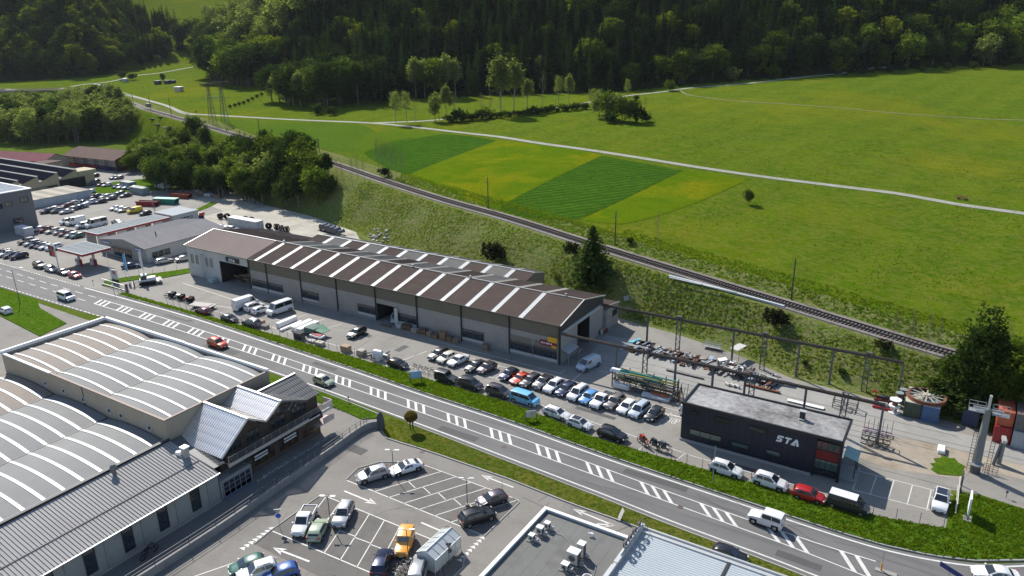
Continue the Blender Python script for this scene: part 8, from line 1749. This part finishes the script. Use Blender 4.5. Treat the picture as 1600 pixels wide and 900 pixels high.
# ------------------------------------------------------------ petrol station and the town at the left
M_red = mat('station_red',(.33,.02,.035),.45); M_cano = mat('canopy_grey',(.24,.265,.275),.9,var=.08,spec=.15)
def canopy(name, lab, x0, x1, y0, y1, z, pil):
    t = thing(name, lab, 'canopy', ((x0+x1)/2,(y0+y1)/2,0)); mb = MB(); mb.box(x0+.1,x1-.1,y0+.1,y1-.1,z-.12,z-.02); mb.build('roof', M_cano, t)
    for a in np.arange(y0+2.0, y1-.5, 2.0): mb = MB(); mb.box(x0+.12,x1-.12,a-.02,a+.02,z-.02,z+.01); mb.build('roof_seam', M_seamd, t)
    for q in ((x0,x1,y0-.12,y0),(x0,x1,y1,y1+.12),(x0-.12,x0,y0-.12,y1+.12),(x1,x1+.12,y0-.12,y1+.12)): mb = MB(); mb.box(*q,z-.6,z-.05); mb.build('fascia', M_red, t); mb = MB(); mb.box(q[0],q[1],q[2],q[3],z-.048,z+.05); mb.build('edge_trim', M_white, t)
    for x, y, sx, sy in pil: mb = MB(); mb.box(x-sx/2,x+sx/2,y-sy/2,y+sy/2,0,z-.6); mb.build('pillar', M_wallp, t)
    return t
t = canopy('fuel_canopy','flat petrol station canopy with dark red edge and white trim',-201.5,-189.8,96.0,103.4,4.7,[(-197.0,98.6,.5,.5),(-193.6,100.6,.5,.5)])
for x, y, l in ((-196.6,98.2,'left'),(-193.2,100.2,'right')):
    for k, dx in enumerate((-.9,.9)): p = thing('fuel_pump','%s fuel pump of the %s island under the canopy' % (('left','right')[k],l),'fuel pump',(x+dx,y,.05)); mb = MB(); mb.box(x+dx-.35,x+dx+.35,y-.25,y+.25,.15,1.9); mb.build('cabinet', (M_white,M_red)[k], p); mb = MB(); mb.box(x+dx-.28,x+dx+.28,y-.28,y-.252,1.1,1.7); mb.build('display', M_sign_k, p); mb = MB(); mb.box(x+dx-.6,x+dx+.6,y-.5,y+.5,.04,.15); mb.build('island', M_conc, p)
t = thing('price_sign','tall petrol station price pylon with black and red fields','sign',(-200.0,94.6,0)); mb = MB(); mb.beam((-199.2,94.2,0),(-199.2,94.2,6.6),.22); mb.build('post', M_white, t); mb = MB(); mb.box(-202.3,-199.3,94.1,94.3,3.0,6.2); mb.build('panel', mat('sign_panel_grey',(.35,.36,.36),.5), t); mb = MB(); mb.box(-202.1,-199.5,94.05,94.1,4.9,6.0); mb.box(-202.1,-200.9,94.05,94.1,3.2,4.7); mb.build('black_field', M_sign_k, t); mb = MB(); mb.box(-200.8,-199.5,94.04,94.1,3.2,4.8); mb.box(-200.9,-200.2,94.02,94.04,5.1,5.7); mb.build('red_field', mat('signal_red',(.65,.02,.02),.4), t)
canopy('car_wash','long washing bay roof with red edge beyond the forecourt',-215.0,-208.0,110.6,133.0,4.2,[(-208.6,y,.5,2.6) for y in (112,118,124,129.5)]+[(-214.5,y,.4,2.6) for y in (112,118,124,129.5)])
t = thing('wash_building','white flat roofed garage with windowed rolling door behind the washing bays','building',(-212,139,0)); mb = MB(); mb.box(-217.2,-207.6,134.2,143,0,4.4); mb.build('wall', mat('pale_grey_wall',(.42,.43,.42),.7,var=.08), t); mb = MB(); mb.box(-217.4,-207.4,134.0,143.2,4.4,4.55); mb.build('roof', mat('pale_roof',(.40,.42,.43),.9,var=.06,spec=.15), t); window(t,'+x',136.2,141.0,1.0,3.4,-207.6,4,M_white,M_glass,4,name='rolling_door'); mb = MB(); mb.box(-207.5,-206.9,143.1,144.8,2.6,3.5); mb.build('red_box', M_red, t)
def workshop():
    t = thing('grey_workshop','low grey gabled workshop with blue signs and ribbed pale roof','workshop',(-193,120,0)); x0,x1,y0,y1,xr_ = -204,-182.7,108.6,134.0,-192.0; ze, zr_2 = 3.9, 5.4
    for i in range(9):
        a = y0-.3+(y1-y0+.6)*i/9
        for xe in (x0-.2, x1+.2): v = Vector((xr_-xe,0,zr_2-ze)); mb = MB(); mb.ribbed((xe,a,ze),(0,1,0),v,(y1-y0+.6)/9-.03,v.length,.45,.06); mb.build('roof_panel', mat('lilac_grey_roof',(.27,.255,.26),.9,var=.08,spec=.15), t)
    mb = MB(); mb.box(x0,x1,y0,y0+.2,0,ze); mb.add([(x0,y0,ze),(x1,y0,ze),(xr_,y0,zr_2-.05)],[(0,1,2)]); mb.build('gable_wall', M_wallg, t); mb = MB(); mb.box(x1-.2,x1,y0+.2,y1,0,ze); mb.box(x0,x0+.2,y0+.2,y1,0,ze); mb.box(x0+.2,x1-.2,y1-.2,y1,0,ze); mb.build('side_wall', M_wallp, t)
    for a, b in ((-202.5,-198.5),(-187.5,-184.0)): mb = MB(); mb.box(a,b,y0-.12,y0-.02,2.9,3.8); mb.build('sign_board', mat('blue_grey_sign',(.10,.17,.28),.5), t); mb = MB(); mb.box(a+.4,b-.4,y0-.15,y0-.121,3.2,3.5); mb.build('lettering', M_sign_w, t)
    window(t,'-y',-197.5,-189.5,.4,2.4,y0,6,M_steel,M_glass,1); mb = MB(); mb.box(-198,-189,y0-.9,y0-.1,2.5,2.62); mb.build('awning', mat('orange_brown_awning',(.30,.16,.08),.7), t)
    window(t,'+x',110.2,115.6,.9,2.6,x1,3,M_wallp,M_glass,1); window(t,'+x',126,129,.9,2.6,x1,3,M_wallp,M_glass,1); mb = MB(); mb.beam((x1+.25,y0-.3,ze+.02),(x1+.25,y1+.3,ze+.02),.14); mb.build('gutter', M_post, t); mb = MB(); mb.cyl((-189.6,116.5,4.4),(-189.6,116.5,5.9),.14); mb.cyl((-189.6,116.5,5.9),(-189.6,116.5,6.05),.22); mb.build('flue', M_post, t)
workshop()
for x, y, h, c, l in ((-173.4,97.6,7.0,(.10,.34,.58),'sky blue tall banner flag'),(-169.2,99.2,7.8,(.62,.60,.58),'white tall banner flag')):
    t = thing('banner_flag', l+' between the petrol station and the snow groomer', 'flag', (x,y,0)); mb = MB(); mb.cyl((x,y,0),(x,y,h),.05,n=6); mb.build('pole', M_white, t); mb = MB(); P = [(x-.05-.0,y,h),(x-.7,y-.15,h-.2),(x-.8,y-.2,h-2.4),(x-.45,y-.1,h-4.6),(x-.05,y,h-4.8)]; mb.add(P+[(a,b+.03,c_) for a,b,c_ in P],[(0,1,2,3,4),(9,8,7,6,5)]); mb.build('banner', mat('banner_%d' % int(c[0]*100), c, .7), t)
t = pole('flag_pole',-171.8,92.4,8.5,'white leaning flag pole beside the entrance sign','flag pole',.07,M_white,0.1)
t = thing('entrance_sign','square white sign with red emblem on a dark base beside the flag pole','sign',(-173.6,94.6,0)); mb = MB(); mb.box(-175.2,-173.0,94.4,94.7,1.2,3.6); mb.build('panel', M_wallp, t); mb = MB(); mb.cyl((-173.9,94.39,2.9),(-173.9,94.34,2.9),.5,n=12); mb.build('red_emblem', M_red, t); mb = MB(); mb.box(-175.2,-173.0,94.35,94.75,0,1.2); mb.build('base', M_sign_k, t)
def shed(name, lab, c0, ang, L, W, ze, zr_2, mroof, mwall, bays, hatch=None):
    t = thing(name, lab, 'shed', (c0[0], c0[1], 0)); local(t)
    for i in range(8):
        for s in (0, 1): v = Vector((0,W/2,zr_2-ze)) if s == 0 else Vector((0,-W/2,zr_2-ze)); mb = MB(); mb.ribbed((L*i/8,-.6 if s == 0 else W+.6,ze-.15),(1,0,0),v,L/8-.04,v.length+.6,.5,.06); mb.build('roof_panel', mroof, t)
    mb = MB(); mb.box(.3,L-.3,W-.3,W-.1,0,ze); mb.add([(L-.3,.2,0),(L-.3,W-.3,0),(L-.3,W-.3,ze),(L-.3,W/2,zr_2-.2),(L-.3,.2,ze)],[(0,1,2,3,4)]); mb.add([(.3,.2,0),(.3,W-.3,0),(.3,W-.3,ze),(.3,W/2,zr_2-.2),(.3,.2,ze)],[(4,3,2,1,0)]); mb.build('wall', mwall, t)
    for i in range(bays+1): mb = MB(); x = .3+(L-.6)*i/bays; mb.box(x-.15,x+.15,.2,.5,0,ze-.1); mb.build('post', mat('shed_post',(.10,.06,.045),.8), t)
    for i in range(bays):
        a, b = .3+(L-.6)*i/bays+.2, .3+(L-.6)*(i+1)/bays-.2; mb = MB(); mb.box(a,b,1.4,1.6,0,1.4); mb.build('lower_panel', M_red if i < 3 else mat('shed_blue',(.02,.03,.10),.6), t)
        mb = MB(); mb.box(a,b,1.42,1.6,1.7,ze-.2); mb.build('upper_panel', mat('shed_board',(.34,.32,.29),.8,streak=(.2,2,6)), t)
        for k in range(3): mb = MB(); mb.box(a,b,1.36,1.41,1.9+k*.8,2.1+k*.8); mb.build('board', mat('shed_post',(.10,.06,.045)), t)
    t.rotation_euler = (0,0,ang); return t
shed('open_shed','wide open fronted shed with brown ribbed roof and red lower panels',(-357.5,181.5),rad(4.5),37,17,5.2,8.0,mat('brown_roof',(.24,.165,.13),.9,var=.08,spec=.15),mat('dark_red_wall',(.09,.035,.03),.8),5)
shed('open_shed','long shed with pinkish red roof left of the brown roofed shed',(-392,158),rad(13),46,12,5.0,7.4,mat('pink_red_roof',(.30,.12,.13),.9,var=.08,spec=.15),M_beige,6)
t = thing('yellow_shed','small yellow framed building at the end of the pinkish roof','building',(-343,165,0)); mb = MB(); mb.obox((-343,167,2.6),(8,8,5.2),rad(13)); mb.build('wall', M_beige, t); mb = MB(); mb.obox((-340.2,163.6,1.8),(4.6,2.0,3.4),rad(60)); mb.build('yellow_box', mat('yellow_ochre',(.50,.33,.03),.6), t); mb = MB(); mb.obox((-343,167,5.3),(8.6,8.6,.3),rad(13)); mb.build('roof', M_roofbr, t)
def sawhall():
    t = thing('sawtooth_hall','beige works hall with sawtooth roof covered by four bands of dark solar panels','factory',(-320,145,0)); xa, xb = -420, -302.0
    rows = [(128.5,6.0),(135.6,6.3),(143.0,6.5),(150.4,6.7)]; 
    pr = [(120.8,0),(120.8,3.6)]
    mb = MB()
    for y, z in rows: pr += [(y-.2,3.9),(y+.2,3.9)] if False else []
    P = [(121,0),(164,0),(164,5.6),(158.2,5.6),(157.9,6.2)]
    for y, z in rows[::-1]: P += [(y+7.0,6.4),(y+.1,4.2)] if False else []
    mb.box(xa,xb,121,164,0,4.6); mb.build('wall', mat('beige_works_wall',(.40,.34,.22),.8,var=.06), t)
    for y, z in rows:
        mb = MB(); mb.add([(xb,y,4.6),(xb,y+7.2,4.6),(xb,y+7.0,z+.6)],[(0,1,2)]); mb.add([(xa,y+7.1,4.6),(xb,y+7.1,4.6),(xb,y+7.0,z+.6),(xa,y+7.0,z+.6)],[(3,2,1,0)]); mb.build('tooth', mat('beige_works_wall',(.40,.34,.22)), t)
        mb = MB(); mb.add([(xa,y,4.65),(xb+.3,y,4.65),(xb+.3,y+7.0,z+.65),(xa,y+7.0,z+.65)],[(0,1,2,3)]); mb.build('tooth_roof', M_etern, t)
        d = Vector((0,7.0,z-4.0)).normalized(); me_ = None; n = 0
        for i in range(34):
            x = xb-.9-1.75*i; p0 = Vector((x,y+1.0,4.72+(z-4.0)/7.0))
            if me_ is None: mb = MB(); q = [Vector((0,0,.08)),Vector((1.6,0,.08)),Vector((1.6,0,.08))+d*5.4,Vector((0,0,.08))+d*5.4]; mb.add([tuple(k) for k in q]+[(k.x,k.y,k.z-.08) for k in q],[(0,1,2,3),(7,6,5,4),(0,4,5,1),(1,5,6,2),(2,6,7,3),(3,7,4,0)]); o = mb.build('solar_panel', mat('solar_cell',(.012,.014,.022),.9,var=.1,spec=.0), t, origin=(0,0,0)); me_ = o.data
            else: o = bpy.data.objects.new('solar_panel', me_); C.objects.link(o); o.parent = t
            o.location = (p0.x+320, p0.y-145, p0.z)
    mb = MB(); mb.box(xb+.02,xb+.3,150,160,0,4.0); mb.build('dark_door', M_dark, t); window(t,'+x',128,149,.8,2.6,xb,14,M_steel,M_glass,1); mb = MB(); mb.box(xb-8,xb+.4,157.8,165,4.6,6.2); mb.build('end_block', mat('beige_works_wall',(.40,.34,.22)), t)
    g_ = thing('grey_building','tall dark grey three storey building cut by the left edge','building',(-262,100,0)); x0,x1,y0,y1 = -285,-251.3,78,115.8; mb = MB(); mb.box(x0,x1,y0,y1,0,12); mb.build('wall', mat('grey_plaster',(.15,.15,.155),.85,var=.05), g_)
    mb = MB(); mb.box(x0,x1+.25,y0-.2,y1+.25,12,12.25); mb.build('roof_edge', M_white, g_); 
    for k in range(9): mb = MB(); mb.ribbed((x0+.5,y0+.5+4.1*k,12.3),(1,0,0),(0,1,.0),x1-x0-.8,3.9,1.2,.15); mb.build('roof_panel', mat('white_roof',(.60,.61,.62),.5,var=.05), g_)
    for y, z, w_ in ((113.2,9.0,2.2),(108.6,8.6,1.8),(105.8,8.3,1.8),(110.2,3.0,2.8),(103,8.2,1.8),(102.6,3.6,2.5)): window(g_,'+x',y-w_/2,y+w_/2,z-.7,z+.7,x1,2,M_sign_k,M_glass,1)
    w_ = thing('white_long_shed','long low white shed with flat translucent striped roof','shed',(-285,138,0)); mb = MB(); mb.box(-294,-278.2,128,148.8,0,2.9); mb.build('body', mat('white_shed_wall',(.46,.48,.50),.7), w_)
    for k in range(8): mb = MB(); y = 128+2.6*k; mb.box(-294.2,-278.0,y,y+2.55,2.9,3.05); mb.build('roof_panel', (mat('cream_roof',(.46,.42,.35),.9,spec=.1),mat('cream_roof_dark',(.33,.30,.25),.9,spec=.1))[k%2], w_); mb = MB(); mb.box(-278.2,-278.1,y+.03,y+2.55,.1,2.85); mb.build('wall_panel', mat('pale_blue_panel',(.42,.47,.50),.5), w_)
sawhall()
container(-285.5,-279.5,164.5,167.5,.05,(.25,.29,.28),'grey green container left of the parked back line'); container(-272.5,-264,160,163,.05,(.24,.28,.28),'long grey green container right of the first one in the back line'); container(-274,-268,171.5,174.5,.05,(.6,.6,.58),'white container beside the grass plot behind the far cars'); container(-198,-184.5,146.2,149,.05,(.42,.45,.46),'long white and grey box body behind the tan roof',(.62,.62,.61)); container(-246.5,-240.5,106.5,109,.05,(.5,.5,.52),'white box body beside the grey building',(.7,.7,.7))
def skip(x, y, L, W, a, c, lab, cov=None):
    t = thing('skip', lab, 'skip', (x,y,.05)); local(t); m = mat('skip_%d' % int(c[0]*1000), c, .6, var=.15); mb = MB()
    P = [(-L/2,0),(L/2,0),(L/2+.5,1.7),(-L/2-.5,1.7)]
    for y0, y1 in ((-W/2,-W/2+.1),(W/2-.1,W/2)): mb.add([(p[0],y0,p[1]) for p in P]+[(p[0],y1,p[1]) for p in P],[(0,1,2,3),(7,6,5,4),(0,4,5,1),(1,5,6,2),(2,6,7,3),(3,7,4,0)])
    mb.box(-L/2,L/2,-W/2+.1,W/2-.1,.05,.2); mb.build('tub', m, t); mb = MB(); [mb.box(xx,xx+.12,-W/2-.08,-W/2-.002,.1,1.7) for xx in np.arange(-L/2+.2,L/2,.9)]; mb.build('rib', m, t)
    mb = MB(); mb.add([(-L/2-.5,-W/2,1.7),(L/2+.5,-W/2,1.7),(L/2+.6,-W/2,2.0 if cov else 1.5),(0,0,0)][:0] or [(-L/2-.4,-W/2+.1,1.4),(L/2+.4,-W/2+.1,1.4),(L/2+.4,W/2-.1,1.4),(-L/2-.4,W/2-.1,1.4)],[(0,1,2,3)]); mb.build('content', M_dark if not cov else M_rust, t)
    if cov: mb = MB(); mb.box(-L/2-.5,L/2+.5,-W/2-.1,W/2+.1,1.75,2.0); mb.build('cover', cov, t)
    t.rotation_euler = (0,0,a); return t
skip(-246.5,150.5,7,2.4,rad(22),(.30,.02,.03),'long open dark red skip in front of the green one'); skip(-243.5,155.8,8,2.5,rad(20),(.02,.20,.13),'green covered skip between two red ones',mat('green_lid',(.12,.42,.32),.5)); skip(-247.5,164.5,7.5,2.6,rad(15),(.33,.045,.025),'orange red skip behind the green one'); 
for i, (x, y, c) in enumerate(((-243.5,170.5,(.20,.15,.11)),(-240.8,171.2,(.5,.52,.55)),(-236,171.5,(.22,.15,.09)))): mb = MB(); [mb.obox((x+.1*k,y,.3+.35*k),(3.2-.3*k,1.8,.33),.2) for k in range(5 if i == 0 else 3)]; tag(mb.build('pallet_stack', mat('stack_%d' % i, c, .85, var=.3)),('stack of brown pallets at the edge of the grove','pale blue sacks beside the pallet stack','brown crate pile right of the pale blue sacks')[i],'pallets')
for i, (x, y) in enumerate(((-206.9,150.4),(-204.6,151.2),(-196.2,149.6+2),(-193.6,152),(-182.5,149.2),(-179.6,149.8),(-177,149.4),(-174.5,149.2))):
    t = thing('cable_coil','dark round coil bundle in the gravel yard, number of the %s pair' % ('first','first','second','second','third','third','fourth','fourth')[i] if False else ('dark coil bundle in the gravel yard %s' % ('left of the box body','next to the leftmost','behind the box body','just right of the one behind the box','right of the box body end','second right of the box body','third right of the box body','farthest right of the box body')[i]),'coil',(x,y,.05)); local(t)
    for k in range(3):
        mb = MB(); n = 14; P = []; R_ = .85; yo = .45*k-.45
        for j in range(n):
            a = 6.283*j/n
            for rr, dy in ((R_,-.18),(R_+.1,0),(R_,.18),(R_-.35,0)): P.append((math.cos(a)*rr, yo+dy, .95+math.sin(a)*rr))
        mb.add(P,[(4*j+q,4*((j+1)%n)+q,4*((j+1)%n)+(q+1)%4,4*j+(q+1)%4) for j in range(n) for q in range(4)]); mb.build('coil', M_black, t)
    t.location = (x,y,.05); t.rotation_euler = (0,0,.4*i)
for i in range(5):
    x, y = -166.5+2.3*i, 156.6-.5*i; t = thing('cable_coil','blue grey coil on the flat carrier by the bank, %s from the left' % ('first','second','third','fourth','fifth')[i],'coil',(x,y,.05)); mb = MB(); mb.cyl((x,y-1.1,1.2),(x,y+1.1,1.2),.8 if i < 4 else .5,n=14); mb.build('winding', mat('blue_grey_coil',(.10,.13,.17),.5,.2,var=.3), t); mb = MB(); [mb.cyl((x,y+d,1.2),(x,y+d+.1,1.2),.95 if i < 4 else .6,n=14) for d in (-1.15,1.05)]; mb.build('flange', M_steel, t); mb = MB(); mb.box(x-1,x+1,y-1.3,y-1.1,.05,.35); mb.build('carrier', M_black, t)
# ------------------------------------------------------------ things in the meadow and beside the rails
t = thing('cable_duct','long pale metal cable duct beside the rails','duct',(-40,143,6)); mb = MB(); P = [(-52.8,147.3),(-44.3,144.2),(-33,140.2),(-25.5,137.2)]
P = [T(*p) for p in ((1045,433),(1100,447),(1160,463),(1225,481))]
for a, b in zip(P, P[1:]): mb.beam((a[0],a[1],a[2]+.35),(b[0],b[1],b[2]+.35),.55,.25)
mb.build('trough', mat('pale_duct',(.50,.54,.54),.5), t); mb = MB(); a, b = P[0], P[1]; [mb.cyl((a[0]+d*(b[0]-a[0]),a[1]+d*(b[1]-a[1])-.8,a[2]+.3),(a[0]+(d+.9)*(b[0]-a[0]),a[1]+(d+.9)*(b[1]-a[1])-.8,a[2]+.3),.12,n=6) for d in (.05,1.0)]; mb.build('tube', M_white, t)
t = thing('field_bench','brown wooden bench with table beside the field track','bench',T(1502,313)); a, b, z = T(1502,312); mb = MB(); [mb.obox((a,b+d,z+h_),(2.6,.35,.08),-.25) for d, h_ in ((0,.5),(.9,.8),(1.7,.5))]; mb.build('seat', M_rust, t); mb = MB(); [mb.obox((a+s,b+.8,z+.3),(.12,1.6,.6),-.25) for s in (-.9,.9)]; mb.build('leg', M_wood, t)
t = thing('bank_stone','pale stone on the grassy bank right of the hall','stone',T(979,467)); a, b, z = T(979,468); mb = MB(); mb.obox((a,b,z+.3),(1.1,.8,.8),.4,tilt=.3); mb.build('stone', M_kerb, t)
g0 = [('garden_shed',280,143,(1.5,(.55,.45,.36)),'little pale round hut in the far allotment'),('garden_shed',196,128,(1.2,(.36,.38,.38)),'low grey shed among the trees by the far track'),('garden_shed',247,132,(1.3,(.05,.045,.04)),'dark hut in the middle of the far allotment'),('garden_shed',262,131,(1.2,(.07,.07,.075)),'dark shed under the small tree in the far allotment'),('garden_shed',271,130,(1.0,(.09,.09,.10)),'grey tarpaulin heap right of the dark shed')]
for nm, px, py, (s, c), lab in g0:
    a, b, z = T(px, py); t = thing(nm, lab, 'shed', (a,b,z)); m = mat('hut_%d' % px, c, .8); mb = MB(); mb.obox((a,b,z+s),(s*3.2,s*2.6,s*2),.3); mb.build('wall', m, t); mb = MB(); mb.obox((a,b,z+s*2+.15),(s*3.6,s*3,.3),.3); mb.build('roof', M_white if px in (280,196) else M_steel, t)
tree('dense1',192,125,17,'small round tree beside the far grey shed'); tree('bush_ivy',208,125,11,'dark bush right of the small round tree at the far track'); tree('dense0',255,128,16,'small dark tree in the far allotment',None,.8); tree('bush_pale',222,97,13,'rounded reddish bush at the foot of the upper left slope'); tree('bush_pale',246,97,13,'rounded bronze bush at the foot of the upper left slope')
for i in range(9): tree('bare0',215+9*i,141+.3*i,7,'tiny orchard tree in the row before the far allotment','orchard row at the far allotment',1.1)
t = thing('stone_abutment','small grey stone bridge abutment beside the far rails','abutment',T(232,166)); a, b, z = T(232,166); mb = MB(); mb.obox((a,b,z+.8),(5,2.5,1.8),-.4); mb.build('wall', M_conc, t)
for i, (px, py) in enumerate(((239,187),(252,184),(248,196),(260,200))): a, b, z = T(px, py); mb = MB(); mb.obox((a,b,z+.3),(3.2,1.6,.7),.3*i); tag(mb.build('rubble_heap', (M_black,M_black,M_black,M_gravd)[i] if False else (M_black if i < 3 else M_conc)),('long dark heap nearest the grove on the far bank','dark heap just below the far rails','low dark heap in the middle of the far bank','grey rubble patch on the far bank')[i],'heap')
t = thing('rock_pile','grey rocks at the foot of the bank behind the coils','rocks',T(590,352)); gk = random.Random(2)
for i in range(26): a, b, z = T(592+gk.uniform(-14,16), 372+gk.uniform(-14,6)); mb = MB(); mb.obox((a,b,z+.05),(gk.uniform(.4,1.2),gk.uniform(.4,.9),gk.uniform(.3,.6)),gk.uniform(0,3),tilt=gk.uniform(-.3,.3)); mb.build('rock', M_kerb, t)
# flat cobbles along the chalet foot
t = thing('boulder_row','row of pale round boulders along the foot of the chalet','boulders',(-76.4,60,0))
for i in range(30): y = 55.2+.5*i; mb = MB(); r_ = gk.uniform(.14,.26); mb.cyl((-76.2+gk.uniform(-.1,.1),y,.04),(-76.2,y,.04+r_*1.2),r_*1.3,r_*.7,7); mb.build('boulder', M_kerb, t, smooth=60)
# ------------------------------------------------------------ air
def haze():
    m = bpy.data.materials.new('haze_air'); m.use_nodes = True; nt = m.node_tree; nt.nodes.remove(nt.nodes['Principled BSDF'])
    v = nt.nodes.new('ShaderNodeVolumePrincipled'); v.inputs['Color'].default_value = (0.80,0.88,1.0,1); v.inputs['Density'].default_value = 0.00003; v.inputs['Anisotropy'].default_value = 0.2
    nt.links.new(v.outputs[0], nt.nodes['Material Output'].inputs['Volume'])
    mb = MB(); mb.box(-1900, 700, -420, 4200, -1.5, 1400); o = mb.build('haze', m); o['kind'] = 'stuff'; o['label'] = 'thin blue summer haze in the valley air'
haze()
# ------------------------------------------------------------ labels: like things that share one wording are told apart by their place in the row
def finish_labels():
    ords = ['leftmost','second from left','third from left','fourth from left','fifth from left','sixth from left','seventh from left','eighth from left','ninth from left','tenth from left','eleventh from left','twelfth from left']
    by = {}
    for o in SC.objects:
        if o.parent is None and 'label' in o and 'kind' not in o: by.setdefault(o['label'], []).append(o)
    for lab, L_ in by.items():
        if 1 < len(L_) <= 12 and len(lab.split()) <= 13:
            for i, o in enumerate(sorted(L_, key=lambda q: proj(q.location.x, q.location.y, q.location.z)[0])):
                o['label'] = lab+', '+(ords[i] if i < len(L_)-1 else 'rightmost')
    for o in SC.objects:
        if 'label' in o and len(o['label'].split()) > 16: print('LONG', o.name, o['label'])
finish_labels()
